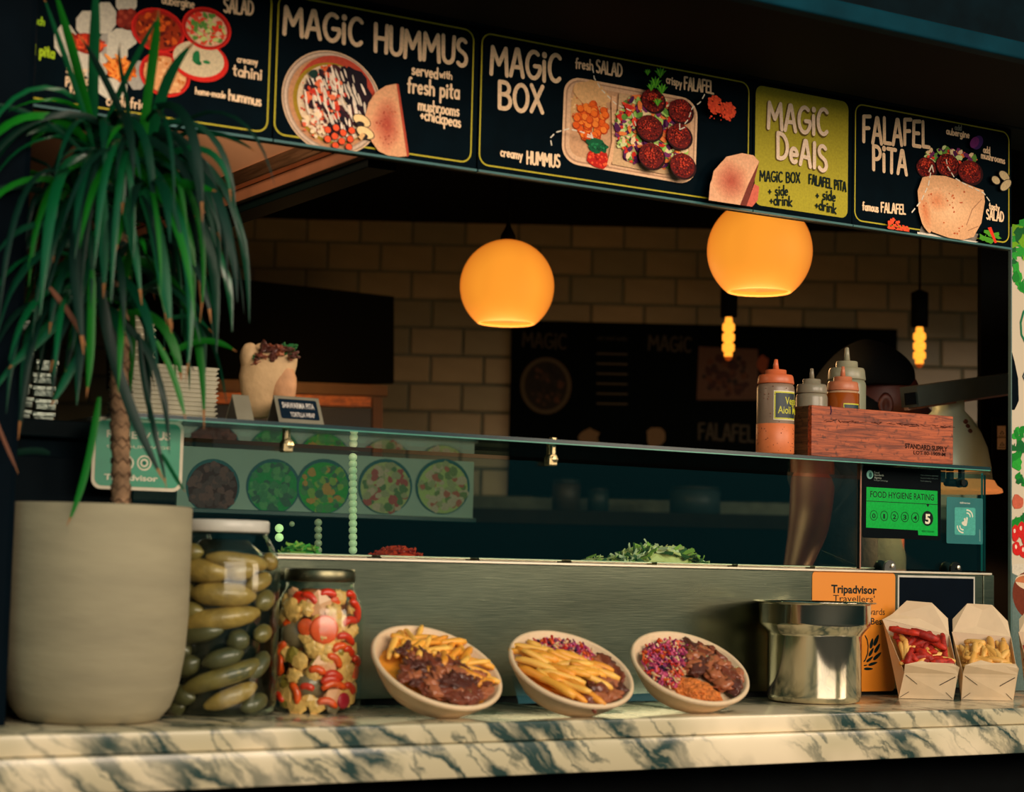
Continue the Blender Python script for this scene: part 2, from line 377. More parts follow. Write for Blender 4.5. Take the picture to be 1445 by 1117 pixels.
class Art:
    """flat printed shapes lying on a plane, each a hair above the one before"""
    def __init__(s, plane, h0=.0004, step=.000008):
        s.p = plane; s.h = h0; s.st = step; s.V = []; s.F = []; s.C = []; s.clip = None
    def up(s, k=1): s.h += s.st * k
    def _add(s, pts, col):
        k = len(s.V)
        for (u, v) in pts:
            if s.clip: v = max(v, s.clip[0]); u = min(max(u, s.clip[1]), s.clip[2])
            s.V.append(tuple(s.p.pt(u, v, s.h)))
        s.F.append(tuple(range(k, k + len(pts)))); s.C.append(col)
        s.h += 1.5e-6
    def poly(s, pts, col, px=True, up=True):
        if px: pts = [s.p.uv(*q) for q in pts]
        s._add(pts, lin(col))
        if up: s.up()
    def ell(s, cx, cy, rx, ry, col, sl=0.15, n=32, rot=0, a0=0, a1=360):
        P = []
        for i in range(n):
            a = math.radians(a0 + (a1 - a0) * i / (n if a1 - a0 == 360 else n - 1)); x = rx * cos(a); y = ry * sin(a)
            r_ = math.radians(rot); x, y = x * cos(r_) - y * sin(r_), x * sin(r_) + y * cos(r_)
            P.append((cx + x, cy + y + sl * x))
        s.poly(P, col)
    def blob(s, cx, cy, rx, ry, col, amp=.25, n=12, rot=0, sl=0.15):
        P = []; ph = random.random() * 9
        for i in range(n):
            a = 2 * pi * i / n; k = 1 + amp * noise.noise(Vector((cos(a) * 1.5 + ph, sin(a) * 1.5, ph)))* 1.6; x = rx * cos(a) * k; y = ry * sin(a) * k
            r_ = math.radians(rot); x, y = x * cos(r_) - y * sin(r_), x * sin(r_) + y * cos(r_)
            P.append((cx + x, cy + y + sl * x))
        s.poly(P, col)
    def soft(s, cx, cy, rx, ry, c0, c1, n=9, amp=.14, rot=0, sl=.15, inner=.15):
        st_ = random.getstate(); sd = random.random()
        for i in range(n):
            f = i / (n - 1); k = 1 - (1 - inner) * f; random.seed(sd)
            s.blob(cx, cy, rx * k, ry * k, tuple(a_ + (b_ - a_) * f for a_, b_ in zip(c0, c1)), amp, 20, rot, sl)
        random.setstate(st_); random.random()
    def flecks(s, cx, cy, rx, ry, n, r0, r1, cols, sl=.15, asp=1.0, test=None, rot=None):
        for _ in range(n):
            a = random.random() * 2 * pi; q = sqrt(random.random()); x = rx * q * cos(a); y = ry * q * sin(a)
            X, Y = cx + x, cy + y + sl * x
            if test and not test(X, Y): continue
            r_ = random.uniform(r0, r1)
            s.blob(X, Y, r_ * asp, r_, random.choice(cols), .35, 7, random.uniform(0, 180) if rot is None else rot + random.uniform(-12, 12), sl)
    def stroke(s, uvs, w_, col):
        c = lin(col); r_ = w_ / 2
        for i, (a, b_) in enumerate(zip(uvs[:-1], uvs[1:])):
            d = Vector((b_[0] - a[0], b_[1] - a[1]));
            if d.length < 1e-7: continue
            d.normalize(); nx, ny = -d.y * r_, d.x * r_
            s._add([(a[0] + nx, a[1] + ny), (a[0] - nx, a[1] - ny), (b_[0] - nx, b_[1] - ny), (b_[0] + nx, b_[1] + ny)], c)
        for (x, y) in uvs:
            s._add([(x + r_ * cos(pi / 4 * k), y + r_ * sin(pi / 4 * k)) for k in range(8)], c)
    def line(s, pts, wpx, col, px=True):
        if px: U = [s.p.uv(*q) for q in pts]; sc = abs(s.p.uv(pts[0][0], pts[0][1] - 10)[1] - s.p.uv(*pts[0])[1]) / 10; w_ = wpx * sc
        else: U = pts; w_ = wpx
        s.stroke(U, w_, col); s.up()
    def dash(s, pts, wpx, col, on=6, off=5):
        # dashed line through px points
        seg = []; 
        for a, b_ in zip(pts[:-1], pts[1:]):
            n = max(1, int(math.dist(a, b_)));
            for i in range(n): seg.append((a[0] + (b_[0] - a[0]) * i / n, a[1] + (b_[1] - a[1]) * i / n))
        i = 0
        while i < len(seg) - 2:
            q = seg[i:i + on + 1:3]
            if len(q) > 1: s.line(q, wpx, col)
            i += on + off
    def hand(s, txt, p0, p1, hpx, wpx, col, lift=0):
        """hand lettered text, baseline from pixel p0 to pixel p1"""
        a = Vector(s.p.uv(*p0)); b_ = Vector(s.p.uv(*p1)); hh = abs(s.p.uv(p0[0], p0[1] - hpx)[1] - a.y); w_ = wpx / hpx * hh
        adv = []; x = 0
        for ch in txt:
            g = GLY.get(ch, (.4, [])); adv.append(x); x += g[0] + .17
        tot = x - .17; kx = (b_ - a).length / tot; d = (b_ - a).normalized(); nrm = Vector((0, 1))
        for ch, x0 in zip(txt, adv):
            g = GLY.get(ch, (.4, []))
            dz = random.uniform(-.03, .03) * hh
            for ln in g[1]:
                s.stroke([tuple(a + d * ((x0 + q[0]) * kx) + nrm * (q[1] * hh + dz)) for q in ln], w_, col)
        s.up()
    def font(s, txt, p0, p1, hpx, col, bold=0):
        """built-in font text, baseline from pixel p0 to p1, letter height hpx"""
        a = Vector(s.p.uv(*p0)); b_ = Vector(s.p.uv(*p1)); hh = abs(s.p.uv(p0[0], p0[1] - hpx)[1] - a.y)
        cu = bpy.data.curves.new('t', 'FONT'); cu.body = txt; cu.size = 1; cu.offset = bold; cu.resolution_u = 3
        to = bpy.data.objects.new('t', cu); COL.objects.link(to)
        dg = bpy.context.evaluated_depsgraph_get(); me = to.evaluated_get(dg).to_mesh()
        xs = [v.co.x for v in me.vertices] or [0, 1]
        x0, x1 = min(xs), max(xs); d = (b_ - a); c = lin(col); kx = d.length / (x1 - x0); d.normalize(); ky = hh / .72
        P = [(a + d * ((v.co.x - x0) * kx) + Vector((0, 1)) * (v.co.y * ky)) for v in me.vertices]
        k = len(s.V)
        for q in P: s.V.append(tuple(s.p.pt(q.x, q.y, s.h)))
        for f in me.polygons: s.F.append(tuple(k + i for i in f.vertices)); s.C.append(c)
        to.to_mesh_clear(); bpy.data.objects.remove(to); bpy.data.curves.remove(cu); s.up()
    def rrect(s, x0, y0, x1, y1, r, col, px=False):
        P = []
        for (cx, cy, a) in ((x1 - r, y1 - r, 0), (x0 + r, y1 - r, 90), (x0 + r, y0 + r, 180), (x1 - r, y0 + r, 270)):
            for i in range(6): t_ = math.radians(a + 18 * i); P.append((cx + r * cos(t_), cy + r * sin(t_)))
        s.poly(P, col, px=False)
    def rline(s, x0, y0, x1, y1, r, w_, col):
        P = []
        for (cx, cy, a) in ((x1 - r, y1 - r, 0), (x0 + r, y1 - r, 90), (x0 + r, y0 + r, 180), (x1 - r, y0 + r, 270)):
            for i in range(7): t_ = math.radians(a + 15 * i); P.append((cx + r * cos(t_), cy + r * sin(t_)))
        P.append(P[0]); s.stroke(P, w_, col); s.up()
    def build(s, name, parent, mat=None, label=None):
        if not s.V: return
        off = origin_of(parent); me = bpy.data.meshes.new(name)
        me.from_pydata([(v[0] - off.x, v[1] - off.y, v[2] - off.z) for v in s.V], [], s.F)
        at = me.color_attributes.new('Col', 'FLOAT_COLOR', 'CORNER')
        buf = []
        for f, c in zip(s.F, s.C): buf += [c[0], c[1], c[2], 1.0] * len(f)
        at.data.foreach_set('color', buf)
        me.materials.append(mat or vcol_mat('print')); me.update()
        o = bpy.data.objects.new(name, me); COL.objects.link(o); o.parent = parent
        if label: o['label'] = label
        s.V, s.F, s.C = [], [], []
        return o
# ================================================================== setting
X3, Y3 = Vector((1, 0, 0)), Vector((0, 1, 0))
ZC = 1.0
dark = M('dark_paint', (4, 18, 24), .7, var=.25, bump=.1, spec=.05)
black = M('black_paint', (3, 5, 6), .8, var=.3, spec=.08)
teal_paint = M('teal_paint', (2, 46, 58), .7, spec=.05, var=.3, scale=9, bump=.12, bscale=30)
def struct(name, geo, mat, smooth=False):
    o = obj(name, geo, mat, None, smooth); o['kind'] = 'structure'; return o
struct('floor', box(-6, 3.0, -.05, 12, 14, 0), M('floor_dark', (30, 28, 24), .6, bump=.1))
struct('trim_1', box(-8, -6, -.06, 12, 3.0, -.001), M('pavement_stone', (22, 32, 32), .85, var=.3, scale=4, bump=.2))
struct('trim_2', bbox_bev(-1.5, 2.72, 0, 6, 2.97, .905, .01), black)
# back wall seen frontally
WD = 7.2
WO = CAM + FH * WD; WO.z = 0
WP = Plane(WO + FH * -.012, R0, ZV)
back = obj('wall_back', quadslab([WO + R0 * a + ZV * b_ for a, b_ in ((-4.2, 0), (4.6, 0), (4.6, 2.6), (-4.2, 2.6))], FH, .15), M('grout', (112, 116, 98), .85, var=.2)); back['kind'] = 'structure'
zw = WO.z + 0
ceil_z = CAM.z + (atD(800, 313, WD / 1.0).z - CAM.z)
struct('ceiling', quadslab([(-3.5, 2.98, ceil_z), (7.5, 2.98, ceil_z), (12, 9, ceil_z), (-1, 9.5, ceil_z)], ZV, .1), black)
struct('wall_left', quadslab([WO + R0 * -2.62 + ZV * 0, WO + R0 * -2.62 + ZV * 2.7, Vector((.35, 3.5, 2.7)), Vector((.35, 3.5, 0))], -R0, .1), M('left_wall_paint', (16, 22, 20), .7))
struct('wall_right', quadslab([WO + R0 * 2.75 + ZV * 0, WO + R0 * 2.75 + ZV * 2.7, Vector((5.6, 3.0, 2.7)), Vector((5.6, 3.0, 0))], R0, .1), M('right_wall_paint', (18, 24, 22), .7))

# tiles on the back wall
tile_m = [M('tile_a', (166, 150, 112), .35, var=.1, scale=8), M('tile_b', (152, 142, 108), .35, var=.1, scale=8), M('tile_c', (176, 156, 114), .35, var=.1, scale=8)]
def tile_mesh(w_, h_, mat):
    b_ = .004; d = .005
    V = [(-w_, 0, -h_), (w_, 0, -h_), (w_, 0, h_), (-w_, 0, h_), (-w_ + b_, d, -h_ + b_), (w_ - b_, d, -h_ + b_), (w_ - b_, d, h_ - b_), (-w_ + b_, d, h_ - b_)]
    Fc = [(4, 5, 6, 7), (0, 1, 5, 4), (1, 2, 6, 5), (2, 3, 7, 6), (3, 0, 4, 7)]
    me = bpy.data.meshes.new('tile'); me.from_pydata(V, [], Fc); me.materials.append(mat); me.update(); return me
u0, v0 = WP.uv(806, 349); pw = WP.uv(880.7, 351)[0] - u0; ph = v0 - WP.uv(806, 388)[1]
tms = [tile_mesh(pw / 2 - .004, ph / 2 - .004, m_) for m_ in tile_m]
TR = Matrix((R0, -FH, ZV)).transposed().to_4x4()
ntile = 0
for r_ in range(-1, 9):
    for k in range(-11, 10):
        off = 0 if r_ % 2 else .4
        u = u0 + (k + off + .5) * pw; v = v0 + ph / 2 - (r_ + 1) * ph + .0
        c = WP.pt(u, v); c = c + FH * .012
        if c.z + ph / 2 > ceil_z + .09: continue
        # hidden by the menu board
        if WP.uv(735, 500)[0] < u - pw / 2 and u + pw / 2 < WP.uv(1250, 500)[0] and v + ph / 2 < WP.uv(900, 470)[1]: continue
        o = bpy.data.objects.new('tile', random.choice(tms)); COL.objects.link(o); o.parent = back
        mm = TR.copy(); mm.translation = c - FH * .001 - origin_of(back); o.matrix_local = mm; ntile += 1
print('tiles', ntile)

# upper fascia of the kiosk
def zat(px, py, Y): return onY(px, py, Y).z
SGN_Y = 2.85
zt = 2.183; zb = 1.932
struct('trim_3', box(-1.2, 2.8565, zb - .004, 2.962, 2.868, zt + .02), black)                      # backing of the menu panels
struct('trim_4', bbox_bev(-1.2, 2.835, zt + .002, 3.75, 2.99, zt + .055, .006), dark)
struct('trim_5', bbox_bev(-1.2, 2.80, zt + .055, 4.4, 2.99, 2.62, .004), M('fascia_paint', (6, 74, 92), .7, spec=.04, var=.25, scale=6))
zs = zat(1230, 60, 2.4)
zlo = zat(1445, 88, 2.4); zhi = zat(1445, 63, 2.4)
struct('trim_6', box(-2, 2.405, zlo + .012, 5.6, 2.80, zlo + .04), black)                       # soffit
struct('trim_7', bbox_bev(-2, 2.385, zlo, 5.6, 2.415, zhi, .004), teal_paint)
struct('trim_8', box(-2, 2.43, zhi, 5.6, 2.99, 3.3), M('upper_board_paint', (2, 16, 22), .7, var=.3, spec=.04))
lz = zat(1100, 85, 2.72)
struct('trim_9', bbox_bev(-1.2, 2.70, lz - .012, 2.62, 2.80, lz + .012, .004), teal_paint)
# dark post at the left
xl = onY(35, 60, 2.85).x
struct('trim_10', bbox_bev(xl - .45, 2.74, 0, xl - .012, 2.99, zt, .012), M('post_paint', (1, 11, 19), .7, spec=.04))
# ================================================================== menu panels
PS = Plane((0, SGN_Y, 0), X3, ZV)
CR = (222, 190, 152); YE = (186, 172, 40); BK = (3, 20, 28)
def pans(name, pxl, pxr, ybl, label):
    xa = PS.uv(pxl, ybl)[0]; xb = PS.uv(pxr, ybl)[0]
    t_ = thing('menu_panel', label, 'sign', ((xa + xb) / 2, SGN_Y, zb))
    obj('board', box(xa + .0008, SGN_Y, zb, xb - .0008, SGN_Y + .006, zt), M('board_print', (2, 15, 22), .6, var=.2, spec=.02), t_)
    obj('edge_strip', box(xa + .0008, SGN_Y - .004, zb - .004, xb - .0008, SGN_Y + .006, zb), M('edge_teal', (20, 96, 96), .5), t_)
    return t_, xa, xb
def art(xa, xb, h):
    a = Art(PS, h); a.clip = (zb + .0005, xa + .001, xb - .001); return a
def border(t_, x0, x1, col=YE):
    a = Art(PS, .0003); a.rline(x0, zb + .010, x1, zt - .006, .019, .0028, col); a.build('border_line', t_)
REDS = [(150, 30, 18), (196, 60, 30), (120, 20, 18)]
# --- panel 1
t_, xa, xb = pans('p1', 34, 384, 190, 'menu panel with takeaway boxes and red dip tubs, behind the plant')
border(t_, xa - .3 + .02, PS.uv(378, 150)[0])
a = art(xa, xb, .0006)
a.hand('each', (43, 33), (62, 36), 11, 2.2, (150, 190, 30)); a.hand('add pita', (31, 74), (76, 82), 15, 2.8, (160, 190, 30))
a.hand('sweet', (93, 102), (127, 107), 14, 2.6, CR); a.hand('potato', (93, 116), (125, 120), 13, 2.6, CR); a.hand('fries', (98, 131), (124, 134), 13, 2.6, CR)
a.hand('cauli-fries', (150, 148), (210, 155), 14, 2.4, CR)
a.hand('add', (228, -12), (250, -10), 10, 2.2, CR)
a.hand('aubergine', (228, 5), (273, 12), 12, 2.2, CR); a.hand('fresh', (312, -14), (350, -8), 12, 2.4, CR); a.hand('SALAD', (315, 17), (356, 22), 19, 3.4, CR)
a.hand('creamy', (334, 88), (362, 92), 9, 2, CR); a.hand('tahini', (328, 106), (368, 113), 15, 2.8, CR)
a.hand('home-made', (275, 133), (317, 139), 9, 1.9, CR); a.hand('hummus', (322, 141), (367, 150), 14, 2.8, CR)
a.build('lettering', t_, vcol_mat('print_sign', .5, .06, gain=1.3))
a = art(xa, xb, .0010)
WB = (196, 188, 168); WS = (158, 152, 140)
for (cx, cy) in ((122, 62), (178, 30), (165, 100)):
    for (dx, dy, rx, ry, r_) in ((-30, 0, 17, 24, 0), (0, -28, 16, 20, 0), (28, 2, 15, 22, 0), (-6, 26, 22, 16, 0)):
        P = [(cx + dx + rx * cos(math.radians(q + 22)), cy + dy + ry * sin(math.radians(q + 22)) + .15 * dx) for q in range(0, 360, 45)]
        a.poly(P, WB if dx < 5 else WS)
def pile(cx, cy, rx, ry, cols, n=40, asp=3.0, r0=1.5, r1=3):
    a.ell(cx, cy, rx, ry, tuple(int(x * .7) for x in cols[0]), n=18); a.flecks(cx, cy, rx * .95, ry * .95, n, r0, r1, cols, asp=asp)
pile(124, 62, 23, 15, [(200, 50, 24), (150, 24, 14), (226, 84, 40)], 60)
pile(179, 28, 16, 15, [(140, 40, 26), (150, 50, 30)], 4, 1)
for q in ((172, 20), (185, 19), (170, 32), (184, 33), (178, 26)): a.ell(*q, 7, 7, (128, 38, 26), n=14); a.ell(q[0] - 1.5, q[1] - 2, 3.5, 3.5, (160, 60, 40), n=10)
pile(170, 97, 22, 15, [(222, 110, 30), (190, 76, 16), (240, 146, 60)], 60, 4)
RD = (206, 36, 26)
def tub(cx, cy, rx, ry, cols, n, r0=1.5, r1=3.5, base=None):
    a.ell(cx, cy, rx, ry, RD); a.ell(cx, cy, rx - 2.5, ry - 2.5, (170, 26, 20)); a.ell(cx, cy + 1, rx - 6, ry - 6, base or cols[0])
    a.flecks(cx, cy + 1, rx - 8, ry - 8, n, r0, r1, cols, asp=1.7)
tub(232, 105, 36, 32, [(214, 150, 96), (228, 176, 120), (190, 110, 50)], 50)
tub(222, 43, 38, 31, [(150, 46, 14), (206, 84, 24), (90, 22, 10), (120, 34, 16)], 90)
a.ell(281, 87, 40, 29, RD); a.ell(279, 84, 36, 25, (205, 186, 150)); a.blob(276, 82, 6, 9, (30, 110, 60)); a.blob(290, 88, 5, 2.5, (40, 120, 66)); a.blob(280, 90, 4, 3, (20, 96, 50))
tub(290, 41, 35, 30, [(214, 74, 50), (190, 200, 120), (220, 180, 140), (90, 140, 60), (224, 60, 40)], 110, base=(214, 160, 130))
a.build('food_picture', t_, vcol_mat('print_sign', .5, .06, gain=1.3))
# --- panel 2
t_, xa, xb = pans('p2', 384, 672.5, 216, 'menu panel with a round hummus bowl and a folded pita picture')
border(t_, PS.uv(388, 150)[0], PS.uv(666, 150)[0])
a = art(xa, xb, .0006)
a.hand('MAGIC', (401, 48), (510, 65), 38, 6.4, CR); a.hand('HUMMUS', (529, 73), (658, 93), 38, 6.2, CR)
a.hand('served', (581, 105), (617, 111), 15, 3, CR); a.hand('with', (620, 109), (637, 112), 10, 2.2, CR)
a.hand('fresh pita', (575, 130), (647, 140), 21, 3.6, CR); a.hand('mushrooms', (590, 155), (647, 164), 15, 2.8, CR); a.hand('+chickpeas', (593, 168), (649, 180), 15, 2.8, CR)
a.build('lettering', t_, vcol_mat('print_sign', .5, .06, gain=1.3))
a = art(xa, xb, .0010)
bx, by = 468, 143
for (q, c) in ((1, (206, 172, 138)), (.975, (150, 124, 104)), (.95, (196, 170, 146)), (.90, (160, 130, 108)), (.87, (184, 130, 90))): a.ell(bx, by + 2, 71 * q, 73 * q, c, n=48)
a.ell(bx + 6, by - 4, 57, 60, (178, 66, 46), n=40); a.ell(bx + 1, by + 3, 56, 57, (150, 120, 30), n=40); a.ell(bx + 4, by + 3, 53, 54, (212, 186, 152), n=40)
a.flecks(bx + 4, by + 3, 50, 52, 170, .8, 2.4, [(190, 60, 30), (160, 40, 24), (216, 90, 40)])
a.flecks(bx + 12, by - 28, 40, 20, 60, 1.5, 4, [(214, 92, 44), (196, 58, 32), (226, 190, 160)])
a.flecks(bx + 4, by - 2, 40, 44, 90, 3, 7, [(40, 22, 30), (54, 26, 34), (26, 20, 30), (70, 34, 36)], asp=1.4, rot=70)
a.blob(bx + 34, by - 16, 20, 30, (24, 16, 26), .2, 16, -20); a.blob(bx + 44, by + 8, 14, 22, (34, 18, 28), .2, 16, -20)
a.flecks(bx - 10, by - 8, 28, 34, 60, 2, 5, [(206, 70, 40), (226, 110, 70), (232, 206, 180), (196, 50, 34)])
a.flecks(bx + 4, by, 44, 46, 75, 1.0, 1.8, [(228, 208, 186), (206, 190, 170)], asp=6, rot=72)
a.blob(bx - 27, by - 38, 7, 6, (24, 52, 44))
a.flecks(bx - 26, by + 34, 18, 18, 40, 1.5, 3.5, [(220, 196, 166), (206, 90, 60), (228, 200, 160)])
# pita
P = [(557, 119), (560, 128), (574, 221), (560, 222), (545, 221), (532, 214), (522, 200), (515, 182), (513, 165), (518, 146), (528, 131), (542, 122)]
a.poly(P, (212, 154, 112)); a.soft(544, 176, 21, 38, (210, 146, 106), (166, 72, 54), 10, .12); a.flecks(545, 178, 16, 28, 40, .7, 1.6, [(150, 62, 46), (186, 96, 66)])
a.poly([(557, 119), (560, 120), (575, 220), (572, 222)], (168, 66, 46))
for q in ((460, 184), (472, 181), (482, 188), (494, 185), (470, 193), (460, 197), (480, 200), (492, 197), (471, 206), (490, 208)):
    a.ell(*q, 5.3, 5.3, (50, 16, 14), n=14); a.ell(*q, 4.5, 4.6, (224, 82, 44), n=14)
for (cx, cy, r_) in ((508, 171, 0), (513, 188, 10)):
    a.ell(cx, cy, 13.5, 8.5, (40, 34, 34), n=20, rot=20); a.ell(cx, cy, 12.3, 7.4, (232, 196, 138), n=20, rot=20); a.ell(cx - 2, cy + 5, 6, 4, (40, 34, 34), n=12)
a.poly([(503, 194), (508, 188), (513, 191), (508, 199)], (216, 170, 112))
a.build('food_picture', t_, vcol_mat('print_sign', .5, .06, gain=1.3))
# --- panel 3
t_, xa, xb = pans('p3', 672.5, 1061, 265, 'wide menu panel picturing a falafel and hummus tray')
border(t_, PS.uv(677, 190)[0], PS.uv(1055.5, 230)[0])
a = art(xa, xb, .0006)
a.hand('MAGIC', (693, 104), (790, 116), 38, 6.2, CR); a.hand('BOX', (704, 152), (765, 160), 37, 6.2, CR)
a.hand('fresh', (812, 96), (836, 99), 14, 2.6, CR); a.hand('SALAD', (841, 102), (877, 108), 17, 3, CR)
a.hand('crispy', (940, 117), (961, 123), 11, 2.3, CR); a.hand('FALAFEL', (965, 126), (1006, 132), 17, 3, CR)
a.hand('creamy', (706, 220), (736, 225), 12, 2.5, CR); a.hand('HUMMUS', (743, 231), (789, 236), 17, 3.2, CR)
a.build('lettering', t_, vcol_mat('print_sign', .5, .06, gain=1.3))
a = art(xa, xb, .0010)
def rq(x0, y0, x1, y1, dl, dr, r_, col):
    """rounded box in pixels; left side x0..; top/bottom slopes dl, dr"""
    P = []
    for (cx, cy, a0, sx_, sy_) in ((x1, y0, 0, -1, 1), (x0, y0, 90, 1, 1), (x0, y1, 180, 1, -1), (x1, y1, 270, -1, -1)):
        for i in range(7):
            q = math.radians(a0 + 15 * i); X = cx + sx_ * r_ + r_ * cos(q); Y = cy + sy_ * r_ - r_ * sin(q)
            f_ = (X - x0) / (x1 - x0); Y += (dl if cy == y0 else dr) * f_; P.append((X - (Y - y0) * .035, Y))
    a.poly(P, col)
rq(796, 106, 986, 229, 35, 33, 24, (214, 174, 136)); rq(799, 110, 983, 226, 34, 32, 21, (168, 128, 100)); rq(801, 112, 981, 224, 34, 32, 20, (206, 166, 130)); rq(806, 118, 976, 219, 32, 30, 16, (192, 146, 108))
def inb(X, Y): return 806 < X < 968 and 118 + (X - 806) * .19 < Y < 214 + (X - 806) * .17
a.blob(833, 158, 28, 42, (208, 160, 104), .15, 20); a.flecks(832, 155, 28, 44, 130, .7, 1.8, [(206, 96, 44), (186, 70, 30), (226, 184, 130)], test=inb)
a.blob(834, 133, 26, 16, (214, 166, 112), .15, 18)
for _ in range(60):
    q = random.random() * 6.28; rr = sqrt(random.random()); X = 833 + 22 * rr * cos(q); Y = 172 + 28 * rr * sin(q)
    a.ell(X, Y, 5.4, 5.6, (176, 60, 16), n=12); a.ell(X - .6, Y - .8, 4.4, 4.5, random.choice([(226, 104, 30), (214, 88, 24), (232, 124, 44)]), n=12)
a.blob(843, 224, 17, 13, (176, 30, 22), .2, 16); a.flecks(843, 224, 14, 10, 30, 1, 2.4, [(216, 60, 36), (140, 16, 16), (230, 90, 50)]); a.blob(841, 206, 16, 10, (16, 84, 50), .4, 18, 25); a.flecks(841, 206, 13, 7, 24, 1, 2, [(30, 120, 70), (10, 60, 36)])
a.poly([(861, 135), (868, 137), (866, 222), (858, 235), (855, 232), (862, 200)], (216, 168, 126))
a.poly([(872, 132), (965, 150), (968, 240), (935, 246), (862, 232), (868, 180)], (196, 160, 118))
GR = [(150, 190, 90), (196, 206, 140), (92, 140, 56), (200, 44, 34), (222, 70, 46), (110, 40, 92), (78, 28, 74), (226, 196, 150), (224, 120, 60)]
a.flecks(916, 190, 50, 56, 700, 1.1, 3.6, GR, asp=2.1, test=inb)
def falafel(cx, cy, r_, k=1.0):
    a.ell(cx + 1, cy + 1.5, r_ + 1.5, r_ + 1.5, (40, 12, 14), n=22); a.blob(cx, cy, r_, r_, (96, 22, 20), .06, 22)
    a.flecks(cx, cy, r_ * .93, r_ * .93, 170, .4, 1.15, [(150, 36, 26), (60, 14, 16), (186, 60, 36), (120, 26, 24), (40, 12, 14)]); a.flecks(cx - 1, cy - 3, r_ * .5, r_ * .45, 40, .4, 1.1, [(206, 70, 44), (190, 50, 34)])
for q in ((917, 143, 16), (955, 158, 16.5), (910, 182, 17.5), (951, 194, 17), (911, 222, 17.5), (954, 236, 17)): falafel(*q)
LG = (96, 176, 40)
for (cx, cy, s_) in ((904, 106, 4), (922, 107, 6.5), (915, 121, 7), (924, 130, 6.5), (909, 127, 5), (918, 148, 5)):
    for k in range(5):
        q = -90 + (k - 2) * 32; a.poly([(cx, cy + s_), (cx + s_ * .9 * cos(math.radians(q - 14)), cy + s_ * sin(math.radians(q - 14)) * .8), (cx + s_ * 1.5 * cos(math.radians(q)), cy + s_ * 1.5 * sin(math.radians(q))), (cx + s_ * .9 * cos(math.radians(q + 14)), cy + s_ * sin(math.radians(q + 14)) * .8)], LG if k % 2 else (60, 140, 34))
for (cx, cy, rx, ry) in ((999, 151, 10, 12.5), (1017, 160, 9.5, 12.5)):
    a.flecks(cx, cy, rx, ry, 95, 1.2, 2.3, [(222, 78, 44), (206, 66, 40)], asp=1.2)
a.flecks(1002, 172, 12, 8, 5, .8, 1.6, [(206, 66, 40)])
P = [(989, 285), (991, 262), (1000, 240), (1014, 224), (1036, 219), (1052, 222), (1060, 231), (1050, 262), (1033, 293), (1008, 289)]
a.poly(P, (214, 160, 122)); a.soft(1021, 258, 25, 30, (210, 152, 114), (170, 84, 64), 10, .12); a.poly([(1060, 231), (1052, 262), (1042, 294), (1033, 293), (1045, 262)], (110, 50, 40))
a.poly([(1053, 262), (1060, 266), (1058, 285), (1050, 296), (1042, 294)], (196, 96, 76))
DW = (206, 196, 176)
a.dash([(826, 100), (828, 114), (838, 130), (858, 150), (880, 160), (888, 185)], 1.6, DW); a.dash([(768, 208), (766, 198), (774, 190), (792, 185), (812, 190), (825, 196)], 1.8, DW)
a.dash([(983, 137), (977, 148), (966, 155), (960, 172), (950, 184)], 1.6, DW); a.line([(818, 196), (826, 198), (823, 191)], 1.8, DW); a.line([(948, 178), (948, 186), (955, 183)], 1.6, DW)
a.build('food_picture', t_, vcol_mat('print_sign', .5, .06, gain=1.3))
# --- panel 4
t_, xa, xb = pans('p4', 1061, 1202, 305, 'narrow mustard yellow menu panel advertising meal deals')
a = art(xa, xb, .0003); a.rrect(PS.uv(1065.5, 200)[0], zb + .011, PS.uv(1196.5, 230)[0], zt - .006, .016, (176, 164, 34)); a.build('yellow_ground', t_)
a = art(xa, xb, .0006)
SH = (92, 74, 24)
for (tx, p0, p1) in (('MAGIC', (1084, 179), (1167, 191)), ('DEALS', (1095, 222), (1166, 241))):
    T = [c_ for c_ in tx]
for dx, dy, col in ((-1.2, 1.6, SH), (0, 0, (226, 200, 172))):
    a.hand('MAGIC', (1084 + dx, 180 + dy), (1167 + dx, 191 + dy), 36, 7.2 if col == SH else 5.8, col)
    a.hand('DeAlS', (1097 + dx, 222 + dy), (1166 + dx, 241 + dy), 35, 7.2 if col == SH else 5.8, col)
DK = (10, 26, 24)
a.hand('MAGIC BOX', (1072, 255), (1128, 258), 14, 2.4, DK); a.hand('+ side', (1084, 275), (1111, 276), 14, 2.2, DK); a.hand('+drink', (1086, 288), (1117, 291), 14, 2.2, DK)
a.hand('FALAFEL PITA', (1141, 259), (1193, 270), 13, 2.4, DK); a.hand('+ side', (1151, 280), (1178, 284), 14, 2.2, DK); a.hand('+drink', (1150, 294), (1179, 302), 14, 2.2, DK)
a.build('lettering', t_, vcol_mat('print_sign', .5, .06, gain=1.3))
# --- panel 5
t_, xa, xb = pans('p5', 1202, 1427, 330, 'menu panel with a falafel stuffed pita picture at the right end')
border(t_, PS.uv(1206.5, 250)[0], PS.uv(1423.5, 280)[0])
a = art(xa, xb, .0006)
a.hand('FALAFEL', (1218, 200), (1311, 207), 36, 5.6, CR); a.hand('PITA', (1232, 239), (1279, 247), 33, 5.6, CR)
a.hand('famous', (1217, 296), (1239, 299), 11, 2.3, CR); a.hand('FALAFEL', (1243, 299), (1277, 302), 13, 2.6, CR)
a.hand('add', (1347, 183), (1356, 184), 7, 1.8, (120, 120, 104)); a.hand('aubergine', (1335, 189), (1367, 195), 9, 2.1, CR); a.hand('add', (1387, 215), (1396, 217), 9, 1.9, CR); a.hand('mushrooms', (1384, 223), (1417, 231), 9, 1.9, CR)
a.hand('tasty', (1395, 295), (1409, 298), 9, 2, CR); a.hand('SALAD', (1391, 309), (1415, 313), 13, 2.5, CR)
a.build('lettering', t_, vcol_mat('print_sign', .5, .06, gain=1.3))
a = art(xa, xb, .0010)
